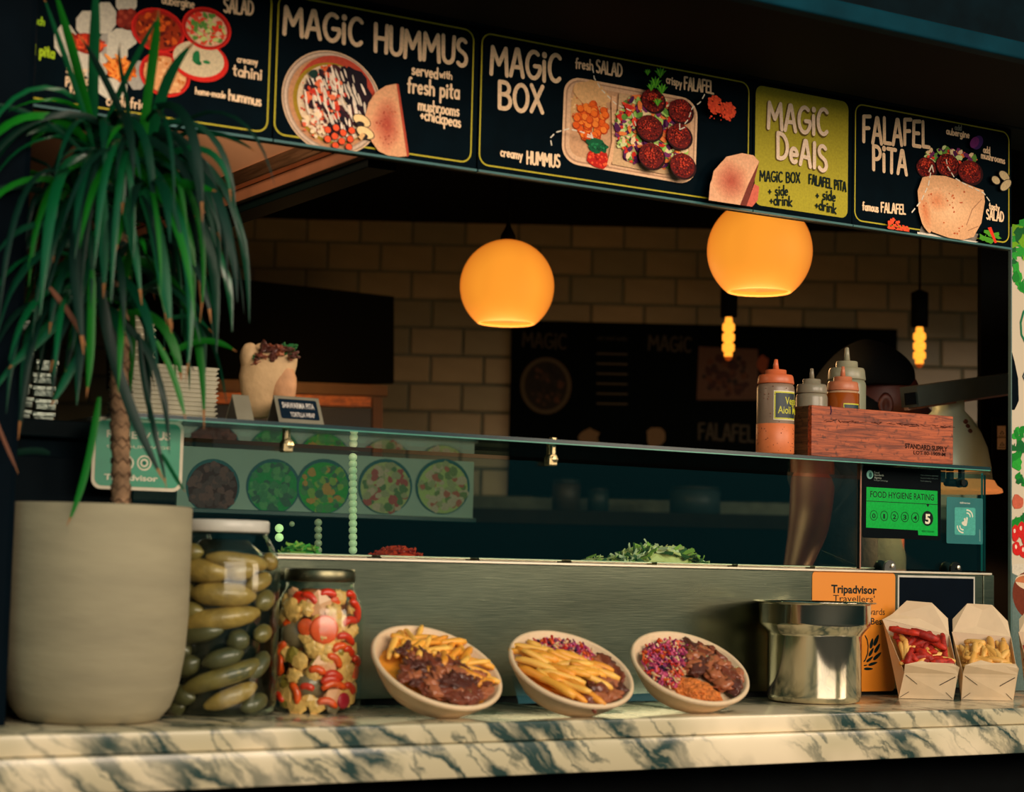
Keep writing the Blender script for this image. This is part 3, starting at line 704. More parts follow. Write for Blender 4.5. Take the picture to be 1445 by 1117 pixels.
a.poly([(1296, 330), (1300, 318), (1380, 330), (1376, 345), (1340, 340)], (120, 110, 100)); a.poly([(1294, 327), (1380, 341), (1376, 345), (1294, 330)], (206, 196, 180))
a.flecks(1340, 222, 36, 13, 90, 1.5, 4, GR, asp=1.5)
for q in ((1306, 236, 13.5), (1335, 233, 15.5), (1366, 243, 16)): falafel(*q)
P = [(1298, 251), (1312, 248), (1330, 249), (1350, 256), (1372, 265), (1384, 269), (1386, 285), (1381, 315), (1370, 335), (1355, 342), (1335, 338), (1312, 328), (1298, 312), (1293, 295), (1291, 270)]
a.poly(P, (206, 156, 112)); a.soft(1338, 294, 40, 34, (208, 158, 114), (222, 178, 134), 7); a.soft(1318, 284, 20, 18, (216, 168, 124), (206, 132, 88), 7); a.soft(1302, 300, 9, 26, (210, 158, 114), (200, 122, 78), 6, rot=-10)
a.flecks(1335, 295, 40, 36, 26, .7, 1.6, [(190, 96, 52), (176, 84, 48)])
a.line([(1381, 282), (1368, 296), (1360, 318)], 1.2, (160, 116, 84)); a.line([(1376, 320), (1362, 326)], 1.2, (160, 116, 84))
a.dash([(1283, 300), (1296, 284), (1306, 262), (1310, 240)], 2, DW, 7, 4); a.line([(1307, 243), (1311, 234), (1313, 243)], 2, DW)
a.dash([(1392, 284), (1384, 273), (1360, 262), (1343, 252), (1333, 236), (1330, 220)], 1.7, DW, 6, 4)
a.ell(1375, 202, 7, 11, (52, 30, 86), n=20, rot=28); a.ell(1371, 202, 5.5, 9, (98, 34, 96), n=20, rot=28)
for (cx, cy, rx, ry) in ((1413, 249, 8, 5.5), (1415, 262, 5, 10), (1401, 255, 6, 5)):
    a.ell(cx, cy, rx + 1, ry + 1, (50, 46, 40), n=18, rot=40); a.ell(cx, cy, rx, ry, (188, 166, 124), n=18, rot=40)
a.flecks(1258, 322, 9, 13, 60, 1.2, 2.2, [(222, 78, 44)]); a.flecks(1272, 327, 7, 8, 36, 1.2, 2.2, [(222, 78, 44)])
for (cx, cy) in ((1385, 335), (1392, 330), (1402, 333), (1391, 341)): a.blob(cx, cy, 6, 4, (70, 140, 34), .8, 10)
a.poly([(1389, 322), (1394, 321), (1402, 343), (1399, 344)], (206, 52, 30))
a.build('food_picture', t_, vcol_mat('print_sign', .5, .06, gain=1.3))

# ================================================================== marble counter
XR = 6.0; XL = -1.0
t_ = thing('marble_counter', 'cream marble counter with grey green veins and a stepped double edge', 'counter', (1.5, 2.8, .90))
mb = marble()
obj('upper_slab', bbox_bev(XL, 2.60, .9695, XR, 3.02, 1.0, .003, 3), mb, t_, True)
obj('lower_slab', bbox_bev(XL, 2.590, .917, XR, 3.02, .9685, .002, 2), mb, t_, True)

# ================================================================== display case
xs0 = onY(208, 900, 2.95).x; xs1 = onY(1402, 900, 2.95).x; xseam = onY(1386.5, 900, 2.95).x
ZT = 1.2515
brushed = steel('brushed_steel', (128, 134, 112), .24, (3, 60, 90), .05, .30)
bright = steel('bright_steel', (236, 222, 200), .38, (3, 30, 30), .02, .1)
darkst = M('dark_metal', (20, 28, 28), .35, metal=.8)
case = thing('display_case', 'long stainless steel salad display case with glass guard behind the bowls', 'display case', ((xs0 + xs1) / 2, 3.0, 1.0))
obj('front_panel', box(xs0, 2.95, 1.012, xseam - .001, 2.962, ZT - .004), brushed, case)
obj('plinth', box(xs0 + .01, 2.962, 1.0005, xs1 - .01, 3.32, 1.011), M('plinth_black', (6, 8, 8), .7), case)
obj('end_post', bbox_bev(xseam, 2.948, 1.012, xs1, 3.0, ZT - .004, .002), brushed, case)
obj('front_rail', bbox_bev(xs0, 2.944, ZT - .0045, xs1 - .01, 2.985, ZT + .0005, .0012), bright, case)
obj('case_body', box(xs0 + .005, 2.975, 1.012, xs1 - .012, 3.33, 1.16), M('case_inside', (30, 36, 34), .5), case)
obj('end_panel', box(xs1 - .010, 2.99, 1.012, xs1, 3.33, ZT - .004), brushed, case)
# glass
gl = glass('guard_glass', (.86, .97, .93), 1.0, .008); gedge = M('glass_edge', (20, 84, 84), .15, var=.1, emit=None)
gshelf = glass('shelf_glass', (.70, .92, .88), 1.0, .01)
ZS = zat(1000, 633.5, 2.90)
gx0 = onY(188, 700, 2.97).x; gx1 = onY(1391, 700, 2.97).x; gxj = onY(1214, 720, 2.97).x
ztop_p = zat(780, 652, 2.97)
def pane(x0, x1, z0, z1, name, y=2.97, lab=None):
    g = box(x0, y, z0, x1, y + .006, z1)
    o = obj(name, (g[0], g[1], [1, 1, 0, 1, 0, 1]), [gl, gedge], case)
    return o
pane(gx0, gxj - .002, ZT + .004, ztop_p, 'glass_pane')
pane(gxj + .001, gx1, ZT + .004, ZS - .012, 'glass_pane')
obj('joint_strip', box(gxj - .002, 2.968, ZT + .002, gxj + .001, 2.978, ZS - .004), M('joint_pink', (150, 104, 84), .3, metal=.4), case)
o = obj('end_glass', (box(gx1 - .006, 2.978, ZT + .004, gx1, 3.30, ZS - .008)[0], BOXF, [0, 0, 1, 0, 0, 0]), [gl, gedge], case)
g = box(gx0 - .05, 2.90, ZS - .008, onY(1398, 657, 2.90).x, 3.31, ZS)
obj('glass_shelf', (g[0], g[1], [0, 0, 1, 1, 0, 1]), [gshelf, M('shelf_edge', (8, 46, 52), .2, var=.15)], case)
g = box(gx0 - .05, 2.8985, ZS - .0085, onY(1397, 657, 2.90).x, 2.9, ZS - .0065)
obj('shelf_bead', g, M('shelf_bead', (70, 150, 130), .25), case)
# clamps
def clamp(px, py, metal_, two=False):
    c = onY(px, py, 2.962)
    k = obj('clamp', join(bbox_bev(c.x - .006, 2.958, c.z + .0, c.x + .006, 2.968, ZS - .008, .001), lathe([(.0, 0), (.011, 0), (.011, .012), (.009, .014), (0, .014)], (c.x, 2.966, c.z), 20, -Y3),
                        bbox_bev(c.x - .010, 2.95, c.z - .012, c.x + .008, 2.969, c.z + .004, .002)), metal_, case, False)
    obj('bolt', join(lathe([(0, 0), (.006, 0), (.0065, .004), (0, .005)], (c.x + .002, 2.953, c.z), 6, -Y3), lathe([(0, 0), (.0075, 0), (.0075, .005), (0, .006)], (c.x - .016, 2.93, ZS), 14, ZV),
                    lathe([(0, 0), (.006, 0), (.006, .016), (0, .016)], (c.x - .016, 2.93, ZS - .025), 14, ZV)), metal_, k)
clamp(777, 648, M('clamp_steel', (176, 160, 120), .25, metal=.9))
clamp(404, 628, M('clamp_steel', (176, 160, 120), .25, metal=.9))
c = onY(1352, 681, 2.985)
k = obj('clamp', join(bbox_bev(c.x + .010, 2.985, c.z, c.x + .020, 2.996, ZS - .008, .001), tube([(c.x - .03, 2.99, c.z), (c.x + .026, 2.99, c.z)], .0085, 14), lathe([(0, 0), (.010, 0), (.010, .008), (0, .008)], (c.x + .0, 2.985, c.z), 20, -Y3)), darkst, case)
obj('bolt', join(lathe([(0, 0), (.007, 0), (.007, .01), (0, .01)], (c.x + .0, 2.978, c.z), 12, -Y3), bbox_bev(c.x - .05, 2.985, ZS - .032, c.x - .036, 2.997, ZS - .009, .001), bbox_bev(c.x - .024, 2.985, ZS - .032, c.x - .012, 2.997, ZS - .009, .001)), darkst, k)
for (px, py) in ((1255, 801), (1348, 803)):
    c = onY(px, py, 2.955); h_ = .020; r_ = .0155
    P = [(c.x - r_, 2.958, ZT), (c.x + r_, 2.958, ZT)] + [(c.x + r_ * cos(math.radians(q)), 2.958, ZT + .006 + r_ * sin(math.radians(q))) for q in range(0, 181, 15)]
    obj('hinge', quadslab([(p[0] - .0, 2.985, p[2]) for p in P], -Y3, .006), darkst, case)
    hg = obj('hinge', quadslab(P, -Y3, .006), darkst if px > 1300 else M('hinge_steel', (96, 96, 92), .35, metal=.85), case)
    obj('hinge_bolt', lathe([(0, 0), (.0045, 0), (.0045, .004), (0, .005)], (c.x + .004, 2.952, ZT + .010), 14, -Y3), bright, hg)
# pans standing in the case
px_e = [(388, 522), (534, 661), (673, 790), (803, 917), (924, 1030), (1038, 1140), (1147, 1236)]
pan_l = ['holding lettuce bits', 'heaped with grated carrot', 'looking empty', 'with loose salad at its right end', 'heaped with green salad', 'empty, beside the person', 'at the right end of the row']
ZP = ZT + .006
for (a_, b_), lb in zip(px_e, pan_l):
    x0 = onY(a_, 782, 2.99).x; x1 = onY(b_, 785, 2.99).x
    t_ = thing('food_pan', 'stainless steel food pan in the display case, ' + lb, 'pan', ((x0 + x1) / 2, 3.12, 1.175))
    obj('rim', join(bbox_bev(x0, 2.982, ZP - .003, x1, 2.992, ZP, .001), bbox_bev(x0, 3.27, ZP - .003, x1, 3.28, ZP, .001), bbox_bev(x0, 2.992, ZP - .003, x0 + .008, 3.27, ZP, .001), bbox_bev(x1 - .008, 2.992, ZP - .003, x1, 3.27, ZP, .001)), bright, t_)
    obj('basin', ([(x0 + .006, 2.99, ZP - .003), (x1 - .006, 2.99, ZP - .003), (x1 - .006, 3.272, ZP - .003), (x0 + .006, 3.272, ZP - .003), (x0 + .012, 2.998, 1.175), (x1 - .012, 2.998, 1.175), (x1 - .012, 3.264, 1.175), (x0 + .012, 3.264, 1.175)],
                  [(4, 5, 6, 7), (0, 1, 5, 4), (1, 2, 6, 5), (2, 3, 7, 6), (3, 0, 4, 7)]), bright, t_)
def heap(name, pxs, mats, label, cat, n, Y=3.05, h=.02, kind=1, szr=(.004, .008), base=None):
    """loose chopped food: one heap nobody could count"""
    x0 = onY(pxs[0], 790, Y).x; x1 = onY(pxs[1], 790, Y).x; V, Fc, Mi = [], [], []
    cx = (x0 + x1) / 2; hw = (x1 - x0) / 2
    g = ico(1, 3, .25, 2.2, 3, (hw, .045, h), (cx, Y + .02, ZP - .008)); V += g[0]; Fc += g[1]; Mi += [0] * len(g[1])
    for i in range(n):
        u = random.uniform(-1, 1); yy = random.uniform(-.03, .05); hh = h * (1 - abs(u) ** 2.2) * random.uniform(.6, 1.05)
        c = Vector((cx + u * hw * 1.05, Y + yy, ZP - .006 + hh)); s_ = random.uniform(*szr)
        d = Vector((random.uniform(-1, 1), random.uniform(-1, 1), random.uniform(-.35, .6))).normalized(); e = d.orthogonal().normalized(); f_ = d.cross(e)
        q = obox(c, d, e, f_, s_ * (2.2 if kind else 1), s_ * (.5 if kind else .8), s_ * (.12 if kind == 1 else .45))
        k0 = len(V); V += q[0]; Fc += [tuple(i_ + k0 for i_ in f) for f in q[1]]; Mi += [random.randrange(len(mats))] * 6
    o = obj(name, (V, Fc, Mi), mats, None, False); tag(o, label, cat, None, 'stuff')
lett = [M('lettuce_pale', (240, 222, 150), .5), M('lettuce_green', (170, 190, 84), .5), M('lettuce_dark', (70, 96, 50), .5), M('lettuce_white', (250, 232, 190), .5)]
heap('chopped_salad', (880, 985), lett, 'heap of chopped pale green salad showing above the pan', 'salad', 320, h=.036, szr=(.004, .009))
heap('chopped_salad', (836, 872), lett, 'few scraps of chopped salad left of the green salad heap', 'salad', 24, h=.014, szr=(.003, .006))
heap('grated_carrot', (537, 592), [M('carrot_shred', (226, 60, 24), .5), M('carrot_shred2', (200, 44, 18), .5)], 'heap of bright orange red grated carrot behind the glass', 'carrot', 300, h=.020, kind=0, szr=(.002, .004))
heap('lettuce_scraps', (408, 445), [M('lettuce_bright', (100, 180, 70), .5), lett[1]], 'small tuft of bright green lettuce in the leftmost pan', 'lettuce', 80, h=.022, szr=(.003, .006))
# clear plastic lid leaning in the case
c0 = onY(1155, 796, 3.08); c1 = onY(1160, 776, 3.08); c2 = onY(1192, 797, 3.05)
tag(obj('plastic_lid', quadslab([c0, c1, Vector((c2.x, 3.0, ZP + .001)), Vector((c2.x - .03, 3.0, ZP + .001))], Y3, .003), glass('clear_plastic', (.8, .85, .85), 1.6, .05, .12)), 'clear plastic lid leaning inside the display case near the joint', 'lid')
# ================================================================== pot and plant
pc = onZ(124, 1017, ZC); PR = .141
PCX, PCY = pc.x + .008, 2.80
px_s = 2700 / ((Vector((PCX, PCY, 1.1)) - CAM).dot(FW))
ztop = 1.0 + (atD(135, 712, (Vector((PCX, PCY, 1.3)) - CAM).dot(FW)).z - 1.0)
H_ = ztop - 1.0
plant = thing('potted_plant', 'tall dragon tree in a round grey concrete pot at the left end of the counter', 'plant', (PCX, PCY, ZC))
prof = [(0, .0005), (.094, .0005), (.103, .004), (.118, .022), (.129, .052), (.137, .10), (.1405, .16), (.1405, H_ - .004), (.139, H_ - .001), (.136, H_), (.131, H_ - .002), (.128, H_ - .02), (.0, H_ - .03)]
prof = [(r_, min(h_, H_)) for r_, h_ in prof]
conc = M('concrete', (150, 140, 112), .8, var=.14, scale=5, bump=.12, bscale=25, stretch=(1, 1, 4))
obj('pot', lathe(prof, (PCX, PCY, ZC), 72), conc, plant, True)
obj('soil', lathe([(0, 0), (.128, 0), (.128, .004), (0, .012)], (PCX, PCY, ZC + H_ - .03), 32), M('soil', (34, 26, 18), .95, bump=.6, bscale=120), plant, True)
pd = (Vector((PCX, PCY, 1.3)) - CAM).dot(FW)
def PP(px, py, dd=0): return atD(px, py, pd + dd)
trk = [PP(170, 716), PP(171, 660), PP(169, 600), PP(168, 540), PP(170, 480), PP(167, 420), PP(172, 360), PP(172, 300), PP(174, 240)]
bark = M('bark', (150, 116, 84), .85, var=.35, scale=50, bump=.6, bscale=90)
TP_, TR_ = [], []
for i, (a_, b_) in enumerate(zip(trk[:-1], trk[1:])):
    for k in range(6):
        TP_.append(a_.lerp(b_, k / 6)); TR_.append(.0135 + .0016 * ((k % 3) == 0) - .0005 * ((k % 3) == 1))
g = tube(TP_, TR_, 12); obj('trunk', g, bark, plant, True)
# leaf scars round the trunk: raised zigzag ridges
RV, RF = [], []
for z_i in range(22):
    t0 = z_i / 22 * (len(TP_) - 8); p_ = TP_[int(t0)]
    ring = []
    for k in range(13):
        q = 2 * pi * k / 12 + z_i * .5; ring.append(p_ + Vector((cos(q), sin(q), 0)) * .0150 + ZV * (.004 * (1 if k % 2 else -1)))
    g = tube(ring, .0012, 4, False); k0 = len(RV); RV += g[0]; RF += [tuple(i + k0 for i in f) for f in g[1]]
obj('leaf_scars', (RV, RF), M('scar', (96, 72, 52), .9), plant, True)['kind'] = 'stuff'
leafm = []
for nm, c, r_ in (('leaf_a', (4, 84, 44), .4), ('leaf_b', (2, 58, 36), .42), ('leaf_c', (14, 104, 20), .42), ('leaf_d', (1, 38, 26), .5)):
    mt = M(nm, c, r_, var=.22, scale=9, bump=.10, bscale=40, stretch=(1, 1, .3), spec=.28)
    b = mt.node_tree.nodes['Principled BSDF']; b.inputs['Coat Weight'].default_value = .12; b.inputs['Coat Roughness'].default_value = .35
    if nm == 'leaf_a': b.inputs['Coat Weight'].default_value = .7; b.inputs['Coat Roughness'].default_value = .28
    leafm.append(mt)
tipm = M('leaf_tip', (150, 96, 44), .7); brownm = M('leaf_brown', (110, 62, 36), .7)
def squash(p, soft):
    # leaves bend round the sign and the glass instead of passing through them
    lim = 2.825
    if p.y > lim - .06:
        e_ = p.y - (lim - .06); p = Vector((p.x, lim - .06 + .055 * (1 - math.exp(-e_ / .055)), p.z))
    return p
nleaf = 0
def leaf(pts, wd, mat, par=plant, twist=0, tip=True):
    global nleaf
    n = len(pts); V, Fc, Mi = [], [], []
    for i in range(n):
        t_ = (pts[min(i + 1, n - 1)] - pts[max(i - 1, 0)]).normalized(); s_ = i / (n - 1)
        side = t_.cross(ZV) if abs(t_.z) < .97 else t_.cross(FH)
        side.normalize()
        cam_side = t_.cross(FW).normalized()
        if side.dot(cam_side) < 0: side = -side
        side = (side * (1 - twist) + cam_side * twist).normalized(); nn = side.cross(t_).normalized()
        w_ = wd * .5 * (min(1, .55 + s_ * 3) if s_ < .3 else 1) * (1 if s_ < .6 else max(.06, 1 - ((s_ - .6) / .4) ** 1.7))
        V += [tuple(pts[i] - side * w_ + nn * w_ * .25), tuple(pts[i]), tuple(pts[i] + side * w_ + nn * w_ * .25)]
    for i in range(n - 1):
        a_ = i * 3; Fc += [(a_, a_ + 1, a_ + 4, a_ + 3), (a_ + 1, a_ + 2, a_ + 5, a_ + 4)]; Mi += [1 if (tip and i >= n - 2) else 0] * 2
    o = obj('leaf', (V, Fc, Mi), [mat, tipm], par, True); nleaf += 1
    return o
def bez(P, n=14):
    out = []
    for i in range(n):
        t_ = i / (n - 1); Q = [Vector(p) for p in P]
        while len(Q) > 1: Q = [a_.lerp(b_, t_) for a_, b_ in zip(Q[:-1], Q[1:])]
        out.append(Q[0])
    return out
rg = random.Random(11)
def manual(px, wd_px, mat, dd0=0, dd1=0, twist=.8, n=14):
    P = [PP(x, y, dd0 + (dd1 - dd0) * i / (len(px) - 1)) for i, (x, y) in enumerate(px)]
    leaf([squash(q, 0) for q in bez(P, n)], wd_px / px_s, mat, plant, twist)
A_, B_, C_, D_ = leafm
for spec in ([(135, 215), (122, 140), (100, 60), (72, -30)], 13, C_, -.02, -.16), ([(133, 215), (118, 150), (84, 60), (58, -15)], 8, A_, -.05, -.14), ([(130, 205), (130, 120), (134, 40), (136, -40)], 15, A_, -.03, -.14), \
    ([(142, 200), (160, 140), (198, 66), (226, 18)], 8, A_, -.04, -.14), ([(198, 225), (208, 130), (220, 60), (224, 12)], 13, C_, -.06, -.14), ([(205, 228), (222, 160), (228, 100), (276, 58)], 15, A_, -.05, -.14), \
    ([(188, 190), (160, 140), (140, 90), (112, 50)], 10, D_, -.08, -.14), ([(180, 200), (190, 150), (160, 90), (170, 60)], 6, B_, -.04, -.14), \
    ([(212, 235), (270, 190), (322, 200), (326, 285)], 9, A_, -.08, -.14), ([(215, 222), (260, 160), (330, 190), (362, 215)], 7, B_, 0, -.1), ([(200, 262), (240, 250), (280, 262), (306, 270)], 12, C_, -.1, -.16), \
    ([(196, 258), (222, 300), (230, 380), (242, 470)], 19, A_, -.1, -.18), ([(140, 222), (140, 270), (150, 330), (146, 420)], 15, A_, -.12, -.2), ([(152, 225), (175, 270), (190, 330), (200, 430)], 13, A_, -.1, -.18), \
    ([(132, 226), (70, 200), (72, 300), (76, 380)], 12, A_, -.08, -.14), ([(118, 240), (100, 320), (104, 380), (118, 500)], 17, D_, -.1, -.2), ([(225, 240), (262, 200), (290, 290), (312, 340)], 10, B_, -.05, -.1), \
    ([(228, 250), (270, 230), (300, 330), (282, 455)], 8, C_, -.06, -.12), ([(240, 240), (300, 260), (320, 330), (332, 400)], 6, B_, -.02, -.06), ([(215, 262), (262, 300), (280, 420), (262, 540)], 10, A_, -.08, -.16), \
    ([(130, 380), (128, 430), (130, 500), (122, 560)], 11, C_, -.16, -.18), ([(140, 390), (150, 500), (190, 600), (232, 680)], 15, D_, -.1, -.16), ([(140, 560), (130, 630), (118, 690), (94, 742)], 10, C_, -.10, -.175), \
    ([(220, 480), (245, 520), (255, 560), (262, 592)], 8, C_, -.1, -.12), ([(196, 470), (200, 560), (225, 620), (235, 690)], 8, D_, -.08, -.1), ([(228, 640), (240, 660), (250, 680), (262, 694)], 6, A_, -.1, -.1), \
    ([(240, 500), (280, 470), (310, 480), (334, 496)], 9, C_, -.04, -.04), ([(232, 450), (260, 445), (275, 440), (300, 470)], 6, A_, -.04, -.04), ([(60, 320), (20, 360), (0, 400), (-40, 470)], 11, B_, -.05, -.1), \
    ([(118, 215), (60, 160), (20, 148), (-30, 146)], 7, B_, -.1, -.14), ([(100, 420), (60, 470), (20, 500), (-20, 570)], 10, A_, -.12, -.16), ([(90, 445), (60, 480), (30, 500), (12, 520)], 12, A_, -.14, -.16), \
    ([(128, 470), (110, 500), (90, 540), (72, 572)], 12, A_, -.14, -.18), ([(70, 640), (50, 630), (10, 640), (-20, 650)], 9, D_, -.1, -.1):
    manual(spec[0], spec[1], spec[2], spec[3], spec[4])
manual([(70, 405), (90, 430), (110, 455), (122, 490)], 7, brownm, -.15, -.17)
manual([(-10, 580), (0, 610), (14, 640), (26, 668)], 5, brownm, -.15, -.17)
crowns = [((140, 222), 62, .30), ((198, 232), 62, .28), ((120, 300), 26, .30), ((190, 300), 20, .26), ((150, 380), 26, .28), ((110, 440), 24, .24), ((180, 430), 16, .20)]
for (cpx, cnt, L0) in crowns:
    base = PP(*cpx, -.03)
    for i in range(cnt):
        az = rg.uniform(0, 2 * pi)
        el = math.radians(rg.choice([rg.uniform(10, 60), rg.uniform(-5, 45)])); L = L0 * rg.uniform(.6, 1.35)
        d = Vector((cos(az) * cos(el), sin(az) * cos(el) * .75 - .12, sin(el))).normalized()
        pts = []; p_ = base + Vector((rg.uniform(-.02, .02), rg.uniform(-.02, .01), rg.uniform(-.02, .02))); n = 13
        g_ = rg.uniform(.12, .38)
        for k in range(n):
            pts.append(squash(p_.copy(), 0)); p_ = p_ + d * (L / (n - 1)); d = (d + Vector((0, 0, -g_ * (1 + k * .04)))).normalized()
            if p_.z < ZC + H_ + .02 and (Vector((p_.x, p_.y, 0)) - Vector((PCX, PCY, 0))).length < PR + .01: p_.z += L / (n - 1) * .9
        if max(p.x for p in pts) > PP(345, 300).x: continue
        leaf(pts, rg.uniform(.006, .0155), rg.choice(leafm + leafm[1::2]), plant, rg.uniform(.25, .8), rg.random() < .15)
print('leaves', nleaf)

# ================================================================== jars
jg = glass('jar_glass', (.93, .97, .93), .7, .09)
def jar(name, label, cx, cy, prof, lidz, lidr, lidh, lidm, core, corer):
    t_ = thing(name, label, 'jar', (cx, cy, ZC))
    obj('glass_body', lathe(prof, (cx, cy, ZC), 64), jg, t_, True)
    obj('lid', lathe([(0, lidz), (lidr, lidz), (lidr + .0012, lidz + .002), (lidr + .0012, lidz + lidh - .003), (lidr - .001, lidz + lidh), (lidr - .006, lidz + lidh), (lidr - .008, lidz + lidh - .0015), (0, lidz + lidh - .0015)], (cx, cy, ZC), 64), lidm, t_, True)
    b = obj('brine', lathe([(0, .004), (corer, .004), (corer, lidz - .035), (corer * .6, lidz - .012), (0, lidz - .012)], (cx, cy, ZC), 32), core, t_, True); return t_
r1 = .090; J1 = onY(309, 990, 2.944 - r1 - .001); J1.z = ZC; d1 = (J1 + ZV * .1 - CAM).dot(FW)
h1 = 1.0; zl = atD(305, 750, d1).z - 1; zt1 = atD(305, 733, d1).z - 1
prof1 = [(0, .001), (r1 - .014, .001), (r1 - .005, .006), (r1, .018), (r1, zl - .055), (r1 - .004, zl - .040), (r1 - .014, zl - .018), (r1 - .022, zl - .006), (r1 - .023, zl + .001)]
jar('glass_jar', 'large glass jar of green gherkins with a white lid beside the pot', J1.x, J1.y, prof1, zl, r1 - .021, zt1 - zl, M('white_lid', (196, 192, 180), .35), M('gherkin_brine', (14, 24, 20), .25, var=.4, scale=14, coat=.5), r1 - .028)
j2 = (444, 1003); r2 = .0735; J2 = onY(446, 990, 2.944 - r2 - .001); J2.z = ZC; d2 = (J2 + ZV * .1 - CAM).dot(FW)
zl2 = atD(444, 820, d2).z - 1; zt2 = atD(444, 802, d2).z - 1
prof2 = [(0, .001), (r2 - .010, .001), (r2 - .002, .007), (r2, .02), (r2, zl2 - .050), (r2 - .004, zl2 - .036), (r2 - .016, zl2 - .012), (r2 - .018, zl2 + .001)]
jar('glass_jar', 'shorter glass jar of mixed pickled vegetables with a tarnished metal lid', J2.x, J2.y, prof2, zl2, r2 - .0165, zt2 - zl2, steel('tin_lid', (120, 116, 90), .35, (20, 20, 20), .1), M('veg_core', (170, 96, 40), .5, var=.5, scale=60), r2 - .026)
def wrapcyl(J, r_, a0, z0, a1, z1, rad, mat, name, label, group, taper=.75, n=9):
    """a gherkin lying against the inside of the jar"""
    V = []; pts = []; rr = []
    for i in range(n):
        s_ = i / (n - 1); a_ = math.radians(a0 + (a1 - a0) * s_); z_ = z0 + (z1 - z0) * s_
        rad *= 1 if i else 1.16; R_ = r_ - rad - .003
        pts.append(Vector((J.x + R_ * cos(a_), J.y + R_ * sin(a_), ZC + z_)))
        rr.append(rad * max(.18, (1 - abs(2 * s_ - 1) ** 3.2)) ** .5)
    pts = [pts[0] + (pts[0] - pts[1]).normalized() * rad * .25] + pts + [pts[-1] + (pts[-1] - pts[-2]).normalized() * rad * .25]; rr = [rad * .18] + rr + [rad * .15]
    o = obj(name, tube(pts, rr, 12), mat, None, True); return tag(o, label, 'pickle', group)
pk = [M('gherkin_a', (150, 122, 58), .38, var=.35, scale=30, bump=.35, coat=.4), M('gherkin_b', (116, 102, 50), .4, var=.35, scale=30, bump=.15, coat=.6), M('gherkin_c', (76, 74, 42), .45, var=.3, scale=30, bump=.15, coat=.6)]
hh = zl; VA = math.degrees(atan2(-J1.y, -J1.x))      # angle that faces the camera
spec = [(-75, .80, 8, .775, .0165, 0), (4, .775, 40, .80, .0125, 0), (-20, .86, 62, .82, .012, 0), (30, .70, 70, .76, .0115, 0), (-42, .665, 44, .655, .0165, 0), (-80, .55, -28, .57, .0145, 1), (-72, .48, 52, .565, .0155, 0),
        (-85, .40, -48, .34, .0155, 2), (10, .40, 34, .43, .015, 2), (-20, .29, 26, .35, .013, 2), (-60, .24, -30, .30, .014, 2), (-50, .14, 62, .30, .0135, 1), (-16, .06, 48, .17, .0125, 0), (30, .05, 70, .10, .012, 2), (48, .43, 74, .47, .012, 1), (52, .60, 80, .66, .014, 1), (-88, .90, -62, .86, .014, 1), (40, .22, 72, .34, .012, 2), (-64, .88, -30, .885, .013, 1), (-60, .42, 0, .47, .012, 2), (-10, .20, 44, .27, .012, 2), (66, .86, 88, .82, .012, 0), (-85, .03, -50, .05, .012, 2), (-80, .12, -35, .10, .014, 2), (-70, .68, -45, .66, .014, 1)]
for i, (a0, z0, a1, z1, rd, mi) in enumerate(spec):
    wrapcyl(J1, r1, VA + a0, z0 * hh, VA + a1, z1 * hh, rd, pk[mi], 'gherkin', ('tan' if mi == 0 else 'olive' if mi == 1 else 'dark green') + ' gherkin in the large jar, ' + ('just under the lid' if z0 > .75 else 'in the upper half' if z0 > .5 else 'in the lower half' if z0 > .22 else 'near the bottom') + (', left side' if a0 + a1 < -60 else ', right side' if a0 + a1 > 60 else ', centre'), 'gherkins in the large jar')
vg = {'orange': M('pick_carrot', (236, 84, 18), .4, var=.2, scale=60, coat=.5), 'cream': M('pick_cauli', (236, 186, 104), .5, var=.18, scale=60, bump=.3, bscale=150, coat=.4), 'red': M('pick_pepper', (216, 50, 18), .35, var=.2, coat=.5),
      'grey': M('pick_onion', (120, 104, 76), .4, var=.25, coat=.5), 'pink': M('pick_turnip', (232, 170, 124), .45, coat=.4), 'olive': M('pick_bean', (150, 130, 52), .4, coat=.4), 'dkred': M('pick_beet', (176, 30, 50), .4, coat=.4)}
VA2 = math.degrees(atan2(-J2.y, -J2.x))
